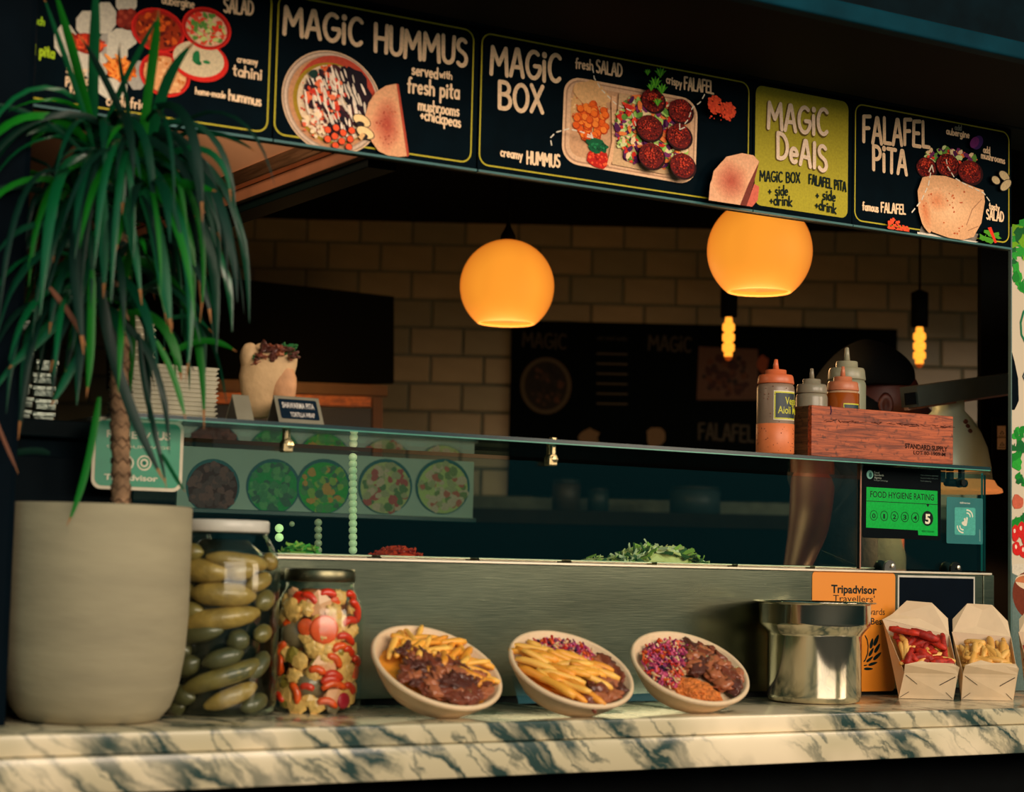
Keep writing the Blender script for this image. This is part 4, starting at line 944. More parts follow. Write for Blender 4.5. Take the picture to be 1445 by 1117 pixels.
def veg(kind, mk_, az, z_, R_, rot=0, sc=(1, 1, 1), lab=None):
    R_ *= 1.18 if kind != 'slice' else 1
    a_ = math.radians(VA2 + az); rad = Vector((cos(a_), sin(a_), 0)); tan = Vector((-sin(a_), cos(a_), 0))
    rI = r2 - .004 - (0 if z_ < .78 else (z_ - .78) * .09)
    th = {'slice': .004, 'chunk': .008, 'ball': .95 * R_, 'strip': .003, 'floret': .009}[kind]
    c = Vector((J2.x, J2.y, ZC + z_ * zl2)) + rad * (rI - th)
    ex = tan * cos(rot) + ZV * sin(rot); ey = ZV * cos(rot) - tan * sin(rot)
    if kind == 'slice': g = lathe([(0, -.003), (R_ * .85, -.0032), (R_, -.0015), (R_, .0015), (R_ * .85, .003), (0, .003)], c, 16, rad)
    elif kind == 'chunk':
        g = ico(1, 1, .3, 1.4, random.random() * 50); g = ([tuple(c + ex * (v[0] * R_ * sc[0]) + ey * (v[1] * R_ * sc[1]) + rad * (v[2] * .007)) for v in g[0]], g[1])
    elif kind == 'floret':
        g = ico(1, 3, .5, 3.2, random.random() * 50); g = ([tuple(c + ex * (v[0] * R_ * sc[0]) + ey * (v[1] * R_ * sc[1]) + rad * (v[2] * .008)) for v in g[0]], g[1])
    elif kind == 'ball': g = ico(R_, 3, .06, 2, random.random() * 50, (1, 1, 1), tuple(c))
    else:
        P = [c + ex * (R_ * (k - 3) / 3) + ey * (R_ * .35 * sin(k * .6)) for k in range(7)]; g = tube(P, [.004, .0062, .0066, .0066, .0066, .006, .003], 8)
    o = obj({'slice': 'vegetable_slice', 'chunk': 'vegetable_chunk', 'ball': 'pickled_onion', 'strip': 'pepper_strip', 'floret': 'cauliflower_floret'}[kind], g, vg[mk_], None, kind != 'chunk')
    cl = {'orange': 'orange', 'cream': 'cream', 'red': 'red', 'grey': 'grey brown', 'pink': 'pale pink', 'olive': 'olive green', 'dkred': 'dark pink'}[mk_]
    L_ = '%s pickled %s in the shorter jar' % (cl, {'slice': 'carrot slice', 'chunk': 'vegetable chunk', 'ball': 'round onion', 'strip': 'pepper strip', 'floret': 'cauliflower floret'}[kind])
    tag(o, (lab or L_) + (', near the lid' if z_ > .75 else ', upper half' if z_ > .5 else ', lower half' if z_ > .2 else ', near the bottom') + (' left' if az < -22 else ' right' if az > 22 else ' centre'), 'pickle', '%s %s pickles in the shorter jar' % (cl, kind))
P2_ = [('slice', 'orange', 8, .64, .0235), ('slice', 'orange', -18, .655, .014), ('slice', 'red', -34, .86, .014), ('slice', 'dkred', 42, .10, .013), ('ball', 'grey', -50, .60, .022), ('ball', 'grey', -14, .215, .0215), ('slice', 'orange', -74, .37, .020),
       ('floret', 'cream', -46, .78, .017), ('floret', 'cream', -20, .80, .012), ('chunk', 'pink', 0, .83, .02), ('chunk', 'pink', 12, .38, .019), ('floret', 'cream', -4, .50, .014), ('floret', 'cream', 14, .49, .014), ('chunk', 'cream', 44, .43, .019), ('chunk', 'cream', 46, .29, .018),
       ('chunk', 'cream', -26, .40, .014), ('floret', 'cream', -36, .27, .014), ('strip', 'red', 42, .56, .016, -.25), ('strip', 'red', 62, .78, .018, -.9), ('strip', 'orange', 24, .40, .013, -.6), ('strip', 'red', 24, .28, .014, -.1), ('strip', 'red', 20, .245, .014, .1),
       ('strip', 'orange', 25, .20, .018, .1), ('strip', 'orange', -32, .15, .014, -1.1), ('chunk', 'cream', -55, .12, .02), ('chunk', 'cream', 50, .17, .018), ('chunk', 'pink', 26, .12, .016), ('strip', 'orange', 16, .075, .014, -.15), ('chunk', 'olive', -42, .44, .014), ('chunk', 'olive', -58, .22, .014),
       ('chunk', 'cream', -30, .055, .016), ('chunk', 'cream', 0, .055, .013), ('chunk', 'grey', 26, .055, .012), ('chunk', 'cream', -12, .10, .012), ('floret', 'cream', 34, .69, .013), ('strip', 'red', 50, .69, .014, .2), ('chunk', 'cream', -18, .59, .013), ('floret', 'cream', -6, .30, .012), ('chunk', 'olive', 34, .47, .013),
       ('slice', 'orange', 70, .31, .013), ('chunk', 'cream', 68, .48, .014), ('strip', 'red', 14, .90, .012, .1), ('floret', 'cream', 38, .88, .012), ('chunk', 'pink', -58, .90, .012), ('chunk', 'cream', 66, .15, .014), ('chunk', 'cream', -70, .72, .015), ('chunk', 'cream', -75, .20, .015), ('chunk', 'pink', 20, .76, .012), ('strip', 'orange', -60, .48, .012, 1)]
rq_ = random.Random(21)
for _ in range(46):
    kd = rq_.choice(['chunk', 'floret', 'strip', 'chunk', 'floret']); cl_ = {'chunk': ['cream', 'pink', 'olive', 'orange'], 'floret': ['cream'], 'strip': ['red', 'orange', 'red']}[kd]
    P2_.append((kd, rq_.choice(cl_), rq_.uniform(-80, 80), rq_.uniform(.05, .9), rq_.uniform(.009, .013)))
for q in P2_: veg(q[0], q[1], q[2], q[3], q[4], q[5] if len(q) > 5 else random.uniform(-.6, .6))

# ================================================================== bowls of food
kraft = M('bagasse', (226, 196, 158), .55, var=.06, scale=60, bump=.06, bscale=200, sss=.1)
acry = glass('acrylic', (.93, .97, .95), 1.3, .06, .05)
fry_m = [M('fry_a', (240, 170, 62), .45, var=.14, scale=70, sss=.15), M('fry_b', (228, 150, 46), .45, var=.16, scale=70, sss=.15), M('fry_c', (246, 186, 84), .45, var=.12, scale=70, sss=.15)]
meat_m = [M('meat_a', (146, 68, 38), .3, var=.7, scale=70, bump=.6, bscale=160, coat=.7), M('meat_b', (104, 48, 32), .3, var=.7, scale=70, bump=.6, bscale=160, coat=.7), M('meat_c', (186, 104, 60), .34, var=.45, scale=70, bump=.5, bscale=160, coat=.6)]
def fry_geo(L, w_, bend, sd):
    rr = random.Random(sd); V, Fc = [], []; n = 7
    for i in range(n):
        s_ = i / (n - 1); x = (s_ - .5) * L; k = 1 if 0 < i < n - 1 else .62
        wv = w_ * k * (1 + .12 * sin(s_ * 5 + sd)); z = bend * (1 - (2 * s_ - 1) ** 2)
        for j in range(8):
            q = 2 * pi * j / 8 + pi / 8; c_, s2 = cos(q), sin(q); e_ = 1 / max(abs(c_), abs(s2)) * .82
            V.append((x, c_ * e_ * wv, z + s2 * e_ * wv * .9))
    for i in range(n - 1):
        for j in range(8): Fc.append((i * 8 + j, i * 8 + (j + 1) % 8, (i + 1) * 8 + (j + 1) % 8, (i + 1) * 8 + j))
    Fc.append(tuple(range(7, -1, -1))); Fc.append(tuple((n - 1) * 8 + j for j in range(8)))
    return V, Fc
FRY = [mesh_of('chip', fry_geo(random.uniform(.048, .07), random.uniform(.0060, .0076), random.uniform(-.003, .005), i), fry_m[i % 3]) for i in range(9)]
def meat_geo(sd):
    g = ico(1, 3, .9, 1.6, sd, (1.25, .85, .5)); return [tuple(Vector(v) * (1 + .12 * noise.noise(Vector(v) * 6))) for v in g[0]], g[1]
MEAT = [mesh_of('meat_piece', meat_geo(i * 3.7 + 1), meat_m[i % 3]) for i in range(9)]
slaw_m = [M('slaw_purple', (150, 34, 92), .4, coat=.3), M('slaw_dark', (54, 24, 56), .4), M('slaw_red', (190, 40, 30), .4), M('slaw_pale', (214, 176, 130), .4), M('slaw_pink', (206, 84, 120), .4), M('slaw_orange', (222, 96, 40), .4)]
def bowl(cx, cy, semi, minor, tilt, label, which):
    rt = math.radians(tilt); k = minor / semi; ct = k; st = sqrt(1 - k * k)
    vd = ray(cx, cy).normalized(); RL = (RT - vd * RT.dot(vd)).normalized(); UL = RL.cross(vd)
    n = (-vd * ct + (RL * sin(rt) + UL * cos(rt)) * st).normalized()
    e1 = (RL * cos(rt) - UL * sin(rt)).normalized(); e2 = n.cross(e1).normalized()
    if e2.dot(UP) < 0: e2 = -e2
    # depth where the lowest outer point rests on the counter
    best = None
    for i in range(400):
        D = 3.0 + i * .003; c = atD(cx, cy, D); R = semi / F * D
        lo = min((c + (e1 * cos(q) + e2 * sin(q)) * (R * .60) - n * (R * .44)).z for q in [2 * pi * j / 48 for j in range(48)])
        lo = min(lo, min((c + (e1 * cos(q) + e2 * sin(q)) * (R * .995) - n * .004).z for q in [2 * pi * j / 48 for j in range(48)]))
        if best is None or abs(lo - ZC - .0008) < best[0]: best = (abs(lo - ZC - .0008), D, c, R)
    _, D, c, R = best
    t_ = thing('food_bowl', label, 'bowl', tuple(c))
    P = [(0, -R * .44), (R * .60, -R * .44), (R * .68, -R * .41), (R * .86, -R * .20), (R * .96, -.006), (R * .985, -.004), (R, .0), (R * .985, .004), (R * .95, .0045), (R * .925, .002), (R * .83, -R * .17), (R * .80, -R * .185), (R * .66, -R * .36), (0, -R * .40)]
    obj('shell', lathe(P, c, 64, n, e1), kraft, t_, True)
    # clear stand behind
    f = Vector((c.x, c.y, 0)) + (Y3 * .0); b0 = c - n * (R * .44)
    sx_ = onZ(cx - semi * .58, cy + 55, ZC).x; yb = 2.935
    stnd = thing('plate_stand', 'clear acrylic stand propping up the ' + which + ' tilted bowl', 'stand', (sx_, yb, ZC))
    yf = min(b0.y + .02, yb - .02)
    zb_ = (c - n * (R * .47)).z
    obj('base_plate', bbox_bev(sx_, yf - .03, ZC + .0003, sx_ + R * .9, yb, ZC + .003, .0008, 1), acry, stnd)
    obj('back_plate', quadslab([(sx_ + .006, yb - .045, ZC + .003), (sx_ + R * .86, yb - .045, ZC + .003), (sx_ + R * .86, yb - .012, ZC + .05), (sx_ + .010, yb - .012, ZC + .05)], Y3, .003), acry, stnd)
    return c, n, e1, e2, R
def mound(c, n, e1, e2, R, f, mat, label, cat, name):
    """food bed filling the bowl"""
    V, Fc = [], []; N = 28
    for i in range(N + 1):
        for j in range(N + 1):
            u = -1 + 2 * i / N; v = -1 + 2 * j / N
            x = u * sqrt(1 - v * v / 2); y = v * sqrt(1 - u * u / 2)
            p = c + e1 * (x * R * .82) + e2 * (y * R * .82) + n * (-R * .19 + f(x, y) * .9 + .004 * noise.noise(Vector((x * 9, y * 9, 1))))
            V.append(tuple(p))
    for i in range(N):
        for j in range(N): a_ = i * (N + 1) + j; Fc.append((a_, a_ + N + 1, a_ + N + 2, a_ + 1))
    o = obj(name, (V, Fc), mat, None, True); tag(o, label, cat, None, 'stuff'); return o
def pieces(fr_, meshes, pts, label, cat, group, hf, sc=1.0, dirf=None, name='chip', flat=.25):
    c, n, e1, e2, R = fr_
    for (x, y) in pts:
        p = c + e1 * (x * R) + e2 * (y * R) + n * (-R * .19 + hf(x, y))
        d = dirf(x, y) if dirf else random.uniform(0, pi)
        dv = e1 * cos(d) + e2 * sin(d) + n * random.uniform(-flat, flat)
        use(random.choice(meshes), name, frame(p, dv, n + e1 * random.uniform(-.5, .5) + e2 * random.uniform(-.5, .5), sc * random.uniform(.85, 1.12)), label + ', ' + ('upper ' if y > .12 else 'lower ' if y < -.12 else 'middle ') + ('left part' if x < -.22 else 'right part' if x > .28 else 'centre part'), cat, group)
def scatter(n, test, md):
    out = []; tr = 0
    while len(out) < n and tr < 6000:
        tr += 1; x, y = random.uniform(-1, 1), random.uniform(-1, 1)
        if x * x + y * y < (.52 if md > .114 else .62) and test(x, y) and all((x - a_) ** 2 + (y - b_) ** 2 > md * md for a_, b_ in out): out.append((x, y))
    return out
def slaw(fr_, test, n, label, hf):
    c, nn, e1, e2, R = fr_; V, Fc, Mi = [], [], []
    for x, y in scatter(n, test, .012):
        p = c + e1 * (x * R) + e2 * (y * R) + nn * (-R * .19 + hf(x, y) + random.uniform(0, .008))
        q = random.uniform(0, 2 * pi); d = e1 * cos(q) + e2 * sin(q) + nn * random.uniform(-.5, .5); s_ = random.uniform(.005, .010)
        P = [p + d * (s_ * (k - 1.5) / 1.5) + e2 * (.003 * sin(k * 1.5 + q)) + nn * (.002 * cos(k * 2 + q)) for k in range(4)]
        g = tube(P, random.uniform(.0014, .0030), 5); k0 = len(V); V += g[0]; Fc += [tuple(i + k0 for i in f) for f in g[1]]; Mi += [random.choice([0, 0, 1, 2, 3, 3, 4, 4, 5])] * len(g[1])
    o = obj('shredded_slaw', (V, Fc, Mi), slaw_m, None, False); tag(o, label, 'salad', None, 'stuff')
# bowl 1
h0 = lambda x, y: .012 + .016 * (1 - x * x - y * y)
b1 = bowl(616.5, 941, 98, 49, 22, 'pale oval looking bowl heaped with chips and brown meat, nearest the jars', 'leftmost')
mound(*b1, lambda x, y: h0(x, y) - .010, fry_m[1], 'bed of chips filling the leftmost bowl', 'food', 'food_bed')
tst = lambda x, y: y > -.10 - .30 * x + .02
pieces(b1, FRY, scatter(40, lambda x, y: y > -.18 - .25 * x + (.25 if x > 0 else 0), .115), 'golden chip in the leftmost tilted bowl', 'chip', 'chips in the leftmost bowl', lambda x, y: h0(x, y) + .004, 1.0, lambda x, y: random.gauss(1.5 if x < .35 else .1, .5))
pieces(b1, MEAT, scatter(52, lambda x, y: y < .08 - .05 * x and x > -.55 + (-y) * .2, .10), 'glossy brown meat piece in the leftmost tilted bowl', 'meat', 'meat pieces in the leftmost bowl', lambda x, y: h0(x, y) + .006, .0125, name='meat_piece')
b2 = bowl(806, 943.5, 93, 45.5, 20.5, 'tilted pale bowl with slaw, chips and meat in the middle of three', 'middle')
mound(*b2, lambda x, y: h0(x, y) - .014, fry_m[1], 'bed of food filling the middle bowl', 'food', 'food_bed')
slaw(b2, lambda x, y: y > .12 and x < .25 and x > -.8, 420, 'purple and red shredded slaw along the back of the middle bowl', lambda x, y: h0(x, y) - .004)
pieces(b2, FRY, scatter(30, lambda x, y: y < .22 and x < .42 + y * .1 - .05, .125), 'golden chip in the middle tilted bowl', 'chip', 'chips in the middle bowl', lambda x, y: h0(x, y) + .004, 1.15, lambda x, y: random.gauss(.25 - .5 * (y < -.2), .28))
pieces(b2, MEAT, scatter(24, lambda x, y: x > .28 + (.1 if y < 0 else 0), .11), 'brown meat piece in the middle tilted bowl', 'meat', 'meat pieces in the middle bowl', lambda x, y: h0(x, y), .0145, name='meat_piece')
b3 = bowl(973.5, 942, 87.5, 44, 20, 'tilted pale bowl with slaw, meat and orange bulgur, nearest the steel pot', 'rightmost')
mound(*b3, lambda x, y: h0(x, y) - .016, kraft, 'sauce bed at the bottom of the rightmost bowl', 'food', 'food_bed')
slaw(b3, lambda x, y: x < -.02 + y * .2 and x > -.85, 560, 'purple and green shredded slaw on the left side of the rightmost bowl', lambda x, y: h0(x, y) - .006)
pieces(b3, MEAT, scatter(30, lambda x, y: y > -.12 and x > -.1, .11), 'brown meat piece in the rightmost tilted bowl', 'meat', 'meat pieces in the rightmost bowl', lambda x, y: h0(x, y) - .001, .0150, name='meat_piece')
c, n, e1, e2, R = b3
g = ico(1, 5, .22, 2.6, 4.2); bz = c + e1 * (R * .20) + e2 * (-R * .40) + n * (-R * .14)
g = ([tuple(bz + (e1 * (v[0] * .047) + e2 * (v[1] * .026) + n * (v[2] * .016)) * (1 + .10 * noise.noise(Vector(v) * 16))) for v in g[0]], g[1])
tag(obj('bulgur_heap', g, M('bulgur', (222, 122, 48), .6, var=.4, scale=120, bump=.7, bscale=260), None, False), 'crumbly orange bulgur heap at the front of the rightmost bowl', 'food', None, 'stuff')

# ================================================================== steel inset pot
kp = onZ(1149, 989, ZC); rk = 66 / F * ((kp - CAM).dot(FW) + .09); _h = ray(1149, 940); _h.z = 0; kc = Vector((kp.x, kp.y, ZC)) + _h.normalized() * rk * .84
rf = 85.5 / F * (kc + ZV * .1 - CAM).dot(FW)
_k = onY(1149, 940, 2.944 - rf * .985); kc = Vector((_k.x, _k.y, ZC)); rk = 66 / F * ((kc - CAM).dot(FW))
dk = (kc + ZV * .1 - CAM).dot(FW); Hk = (atD(1149, 851, dk).z - ZC) + .004
r_ = rk; R_ = 78 / F * dk; rf = 85.5 / F * dk

t_ = thing('inset_pot', 'empty shiny stainless steel inset pot standing before the orange sticker', 'pot', tuple(kc))
pr = [(0, .0008), (r_ * .86, .0008), (r_ * .96, .004), (r_, .014), (r_, Hk * .66), (r_ + .003, Hk * .69), (R_ - .001, Hk * .765), (R_, Hk * .79), (R_, Hk - .006), (R_ + .001, Hk - .003), (rf, Hk - .0025), (rf + .0008, Hk - .001), (rf, Hk), (R_ - .001, Hk - .0005), (R_ - .0025, Hk - .006), (R_ - .0025, Hk * .79), (r_ - .0025, Hk * .68), (r_ - .0025, .014), (0, .004)]
obj('pot_body', lathe(pr, kc, 96), steel('polished_steel', (214, 206, 184), .11, (12, 12, 1), .015, .06), t_, True)

# ================================================================== take-away cartons
card = M('carton', (218, 192, 156), .6, var=.05, scale=30, bump=.03); card_in = M('carton_in', (206, 178, 146), .6, var=.05)
red_m = [M('spiced_a', (158, 28, 14), .6, var=.5, scale=90, bump=.3), M('spiced_b', (184, 40, 18), .6, var=.5, scale=90, bump=.3)]
SPI = [mesh_of('spiced_chip', fry_geo(random.uniform(.045, .062), random.uniform(.0066, .0086), random.uniform(-.003, .005), 20 + i), red_m[i % 2]) for i in range(5)]
FRB = [mesh_of('chip', fry_geo(random.uniform(.042, .056), random.uniform(.0062, .0078), random.uniform(-.003, .005), 40 + i), [M('fry_pale', (232, 180, 96), .5, var=.12, scale=70), M('fry_pale2', (222, 164, 78), .5, var=.12, scale=70)][i % 2]) for i in range(6)]
def carton(P, label, fill):
    """P: pixel outline of the carton; front at the depth of its base, back .09 m further"""
    dx = P.get('dx', 0); sh = lambda q: (q[0] + dx, q[1])
    m_ = onZ((P['b0'][0] + P['b1'][0]) / 2 + dx, (P['b0'][1] + P['b1'][1]) / 2, ZC); DF = (m_ - CAM).dot(FW); DBk = DF + .088
    def g_(q, d, z=None):
        q = sh(q); v = atD(q[0], q[1], d)
        if z is not None: v.z = z
        return v
    A = g_(P['b0'], DF + .006, ZC + .0006); B = g_(P['b1'], DF - .006, ZC + .0006); ex = (B - A).normalized(); w_ = (B - A).length; ey = ZV.cross(ex); ez = ZV
    t_ = thing('takeaway_carton', label, 'carton', tuple((A + B) / 2)); th = .0008
    A2 = A + ex * (w_ * .06) + ey * .07; B2 = B - ex * (w_ * .06) + ey * .07
    fl = g_(P['f0'], DF - .010); fr = g_(P['f1'], DF - .016); bl = g_(P['k0'], DBk); br = g_(P['k1'], DBk - .006)
    obj('front_wall', quadslab([A, B, fr, fl], ey, th), card, t_); obj('side_wall', quadslab([A2, A, fl, bl], ex, th), card, t_); obj('side_wall', quadslab([B, B2, br, fr], -ex, th), card, t_)
    obj('back_wall', quadslab([A2, bl, br, B2], -ey, th), card_in, t_); obj('bottom', quadslab([A, B, B2, A2], ez, th), card, t_)
    ff = [g_(q, DF - .022) for q in P['ff']]
    obj('front_flap', quadslab([fl, fr] + ff[::-1], ey, th), card, t_)
    obj('back_flap', quadslab([bl + ex * .002] + [g_(q, DBk + .012) for q in P['bf']] + [br - ex * .001], -ey, th), card, t_)
    wn = (fr - fl).cross(A - fl).normalized(); wn = -wn if wn.dot(ey) > 0 else wn; sl_ = M('slit', (70, 56, 44), .8)
    def fp(u, v): return A.lerp(B, u).lerp(fl.lerp(fr, u), v) + wn * .0004
    for (u0, v0, u1, v1, hh_) in ((.04, .92, .28, .58, .0004), (.70, .56, .96, .90, .0007), (.02, .04, .16, .26, .0003), (.84, .28, .98, .04, .0003)):
        p0, p1 = fp(u0, v0), fp(u1, v1); d_ = (p1 - p0).normalized(); obj('fold_line', obox((p0 + p1) / 2, d_, wn, d_.cross(wn), (p1 - p0).length / 2, .0005, hh_), sl_, t_)
    V = [A.lerp(fl, .80) + ey * .004, B.lerp(fr, .80) + ey * .004, B2.lerp(br, .80) - ey * .006, A2.lerp(bl, .80) - ey * .006]
    nn = ((V[3] + V[2]) / 2 - (V[0] + V[1]) / 2).normalized(); up_ = ex.cross(nn)
    tag(obj('food_bed', quadslab(V, -up_, .004), fill[0][0].materials[0], None), 'bed of chips inside the ' + fill[4], 'food', None, 'stuff')
    for (meshes, cnt, lb, gp) in [(fill[0], fill[1], fill[2], fill[3])] + ([fill[5]] if len(fill) > 5 else []):
        for _ in range(cnt):
            u = random.uniform(.10, .90); v = random.uniform(.12, .90); hump = .055 * sin(pi * u)
            p = V[0].lerp(V[1], u).lerp(V[3].lerp(V[2], u), v) + up_ * (.007 + w_ * hump + random.uniform(0, .012))
            q = random.gauss(.3, .8) if random.random() < .45 else random.gauss(1.6, .5)
            if u < .22 or u > .78: q = random.gauss(1.57, .25)
            if v < .30: q = random.choice((.1, 3.0)) + random.gauss(0, .3); p += nn * .006
            use(random.choice(meshes), 'chip', frame(p, ex * cos(q) + nn * sin(q) + up_ * random.uniform(-.12, .25), up_, random.uniform(.85, 1.05)), lb + ', ' + ('rear ' if v > .6 else 'front ' if v < .35 else 'middle ') + ('left' if u < .35 else 'right' if u > .65 else 'centre'), 'chip', gp)
    if 'long' in P:
        for (a_, b_) in P['long']:
            A_2, B_2 = atD(*a_, DF + .045), atD(*b_, DF + .02)
            use(random.choice(SPI), 'chip', frame((A_2 + B_2) / 2, B_2 - A_2, -FW, min(1.2, (B_2 - A_2).length / .056)), 'long dark red spiced chip lying across the top of the carton', 'chip', 'long red chips on top of the carton')
    return t_
PA = dict(b0=(1268, 984.5), b1=(1345.5, 988), f0=(1276, 949), f1=(1352, 951), k0=(1245, 873), k1=(1340, 895), ff=[(1277, 937), (1301, 932), (1308, 934), (1330, 935), (1346, 936), (1354, 941)], bf=[(1259, 866), (1279.5, 847), (1315, 850), (1337.5, 872)],
          long=[((1254, 886), (1298, 894)), ((1282, 887), (1328, 904)), ((1300, 896), (1336, 916))])
PB_ = dict(b0=(1356.5, 986.5), b1=(1430, 989.5), f0=(1359, 950), f1=(1436, 952), k0=(1343, 891), k1=(1427, 898), ff=[(1362, 938), (1384.5, 931), (1400, 935), (1412, 935), (1434, 936.5), (1438, 943)], bf=[(1344, 873), (1365, 851), (1400, 853), (1422, 876)])
PC_ = dict(PB_); PC_['dx'] = 94
carton(PA, 'open white takeaway carton of red spiced chips, right of the orange sticker',
       (FRB, 16, 'pale chip among red ones in the carton with spiced chips', 'pale chips in the carton beside the sticker', 'carton with spiced chips', (SPI, 40, 'red spiced chip in the open takeaway carton', 'red chips in the carton beside the sticker')))
carton(PB_, 'open white takeaway carton of plain golden chips, next to the banner', (FRB, 60, 'plain golden chip in the takeaway carton next to the banner', 'chips in the plain carton', 'plain chip carton'))
carton(PC_, 'takeaway carton cut off by the right edge of the picture', (SPI, 16, 'red spiced chip in the carton at the right edge', 'chips in the cut off carton', 'cut off carton'))
# ================================================================== things on the glass shelf
def shelf_pt(px, py, Y=2.9): return onZ(px, py, ZS)
def S(px, Y): return onY(px, 640, Y)
# aioli bottle
def sauce_bottle(cxp, basepx, topy, halfw, Y, parts, name, label, sauce, sauce_top, lid_col, cone=True, label_tag=None, body_col=(.80, .78, .72)):
    c = S(cxp, Y); c.z = ZS + .0006; D = (c - CAM).dot(FW); k = D / F; r_ = halfw * k
    Ht = atD(cxp, topy, D).z - c.z
    t_ = thing(name, label, 'bottle', tuple(c))
    return t_, c, r_, Ht, k
plas = M('squeezy_plastic', (168, 152, 128), .35, var=.06, sss=.3); plas2 = M('squeezy_clear', (138, 130, 110), .3, var=.08, sss=.3)
def build_bottle(cxp, topy, halfw, Y, label, body_top, cap_m, body_m, fill_m=None, fill_h=.4, step=True, zbase=None):
    c = S(cxp, Y); zb_ = ZS + .0006 if zbase is None else zbase
    c.z = zb_; D = (c + ZV * .1 - CAM).dot(FW); k = D / F; r_ = halfw * k
    Ht = atD(cxp, topy, D).z - zb_
    t_ = thing('squeeze_bottle', label, 'bottle', tuple(c))
    bt = Ht * body_top
    obj('body', lathe([(0, 0), (r_ * .94, 0), (r_, .004), (r_, bt * .93), (r_ * .97, bt * .97), (r_ * .90, bt), (0, bt)], c, 48), body_m, t_, True)
    if fill_m:
        obj('sauce', lathe([(r_ * .95, .0005), (r_ + .0005, .004), (r_ + .0005, Ht * fill_h), (r_ * .99, Ht * fill_h + .0008)], c, 48), fill_m, t_, True)
    ch = (Ht - bt)
    obj('cap', lathe([(r_ * .97, bt + .0005), (r_ * .985, bt + ch * .03), (r_ * .93, bt + ch * .30), (r_ * .90, bt + ch * .33), (r_ * .88, bt + ch * .36), (r_ * .57, bt + ch * .37), (r_ * .56, bt + ch * .55), (r_ * .53, bt + ch * .57), (0, bt + ch * .58)], c, 48), cap_m, t_, True)
    obj('nozzle', lathe([(r_ * .17, bt + ch * .57), (r_ * .10, Ht * .995), (r_ * .05, Ht)], c, 20), cap_m, t_, True)
    return t_, c, r_, Ht
orangecap = M('orange_cap', (214, 110, 66), .4, var=.1, sss=.2); aioli = M('aioli', (224, 122, 70), .45, var=.08, scale=40)
bt_, c, r_, Ht = build_bottle(1093.5, 506, 26.4, 2.945, 'tall squeeze bottle half full of orange aioli, left of the wooden crate', .735, orangecap, M('bottle_grey', (138, 116, 98), .35, var=.08, scale=30), aioli, .315)
# wrap-round label on the bottle
D = (c - CAM).dot(FW); k = D / F
toc = (CAM - c); toc.z = 0; a0 = atan2(toc.y, toc.x)
ty = lambda py: atD(1093, py, D).z
za, zb2 = ty(592), ty(554)
def cyl_patch(rad, q0, q1, z0, z1, n=16):
    V, Fc = [], []
    for i in range(n + 1):
        q = a0 + q0 + (q1 - q0) * i / n
        for z in (z0, z1): V.append((c.x + rad * cos(q), c.y + rad * sin(q), z))
    for i in range(n): Fc.append((2 * i, 2 * i + 1, 2 * i + 3, 2 * i + 2))
    return V, Fc
lm = M('label_white', (226, 214, 180), .5); ly = M('label_yellow', (200, 196, 40), .5); lk = M('label_grey', (36, 50, 56), .5)
lb_ = obj('label', cyl_patch(r_ + .0007, -.10, 1.35, za - .0025, zb2 + .0025), lm, bt_, True)
obj('label_border', cyl_patch(r_ + .0010, -.06, 1.30, za - .0005, zb2 + .0005), ly, lb_, True)
obj('label_field', cyl_patch(r_ + .0013, .005, 1.26, za + .0022, zb2 - .0022), lk, lb_, True)
def cyl_text(txt, ang0, z0, h_, wd, mat):
    cu = bpy.data.curves.new('t', 'FONT'); cu.body = txt; cu.size = 1; cu.resolution_u = 3; cu.offset = .012
    to = bpy.data.objects.new('t', cu); COL.objects.link(to); me = to.evaluated_get(bpy.context.evaluated_depsgraph_get()).to_mesh()
    V = []
    for v in me.vertices:
        q = a0 + ang0 + v.co.x * wd / r_; V.append((c.x + (r_ + .0016) * cos(q), c.y + (r_ + .0016) * sin(q), z0 + v.co.y * h_))
    Fc = [tuple(f.vertices) for f in me.polygons]; to.to_mesh_clear(); bpy.data.objects.remove(to); bpy.data.curves.remove(cu)
    obj('lettering', (V, Fc), mat, lb_)
hh2 = zb2 - za
cyl_text('Vegan', .52, za + hh2 * .55, .0205, .0150, ly); cyl_text('Aioli Mayo', .13, za + hh2 * .20, .0205, .0150, ly)
spk = []
rs = random.Random(5)
SV, SF = [], []
for i in range(60):
    q = a0 + rs.uniform(-1.3, 1.3); z = c.z + Ht * (rs.uniform(.03, .28) if i < 34 else rs.uniform(.33, .70)); s_ = rs.uniform(.0006, .0014)
    g = ico(s_, 1, 0, 1, 0, (1, 1, 1), (c.x + (r_ + .0006) * cos(q), c.y + (r_ + .0006) * sin(q), z)); k0 = len(SV); SV += g[0]; SF += [tuple(j + k0 for j in f) for f in g[1]]
obj('sauce_flecks', (SV, SF), M('fleck_sauce', (120, 60, 34), .5), bt_)['kind'] = 'stuff'
# crate
wd_ = wood('crate_wood', (104, 42, 20), (184, 88, 46)); wd2 = wood('crate_wood_dark', (60, 40, 20), (104, 68, 34), .6, (30, 3, 40))
cx0 = onY(1145, 641, 2.905).x; cx1 = onY(1345, 652, 2.905).x; cz1 = onY(1145, 571, 2.905).z; cy0, cy1 = 2.905, 3.035
cr = thing('wooden_crate', 'reddish brown wooden crate holding squeeze bottles on the glass shelf', 'crate', ((cx0 + cx1) / 2, 2.97, ZS))
obj('front_board', bbox_bev(cx0, cy0, ZS + .0005, cx1, cy0 + .012, cz1, .0012), wd_, cr)
obj('back_board', bbox_bev(cx0, cy1 - .012, ZS + .0005, cx1, cy1, cz1 - .004, .0012), wd_, cr)
obj('side_board', bbox_bev(cx0 + .0002, cy0 + .0122, ZS + .0005, cx0 + .012, cy1 - .0122, cz1 - .0005, .0008), wd2, cr)
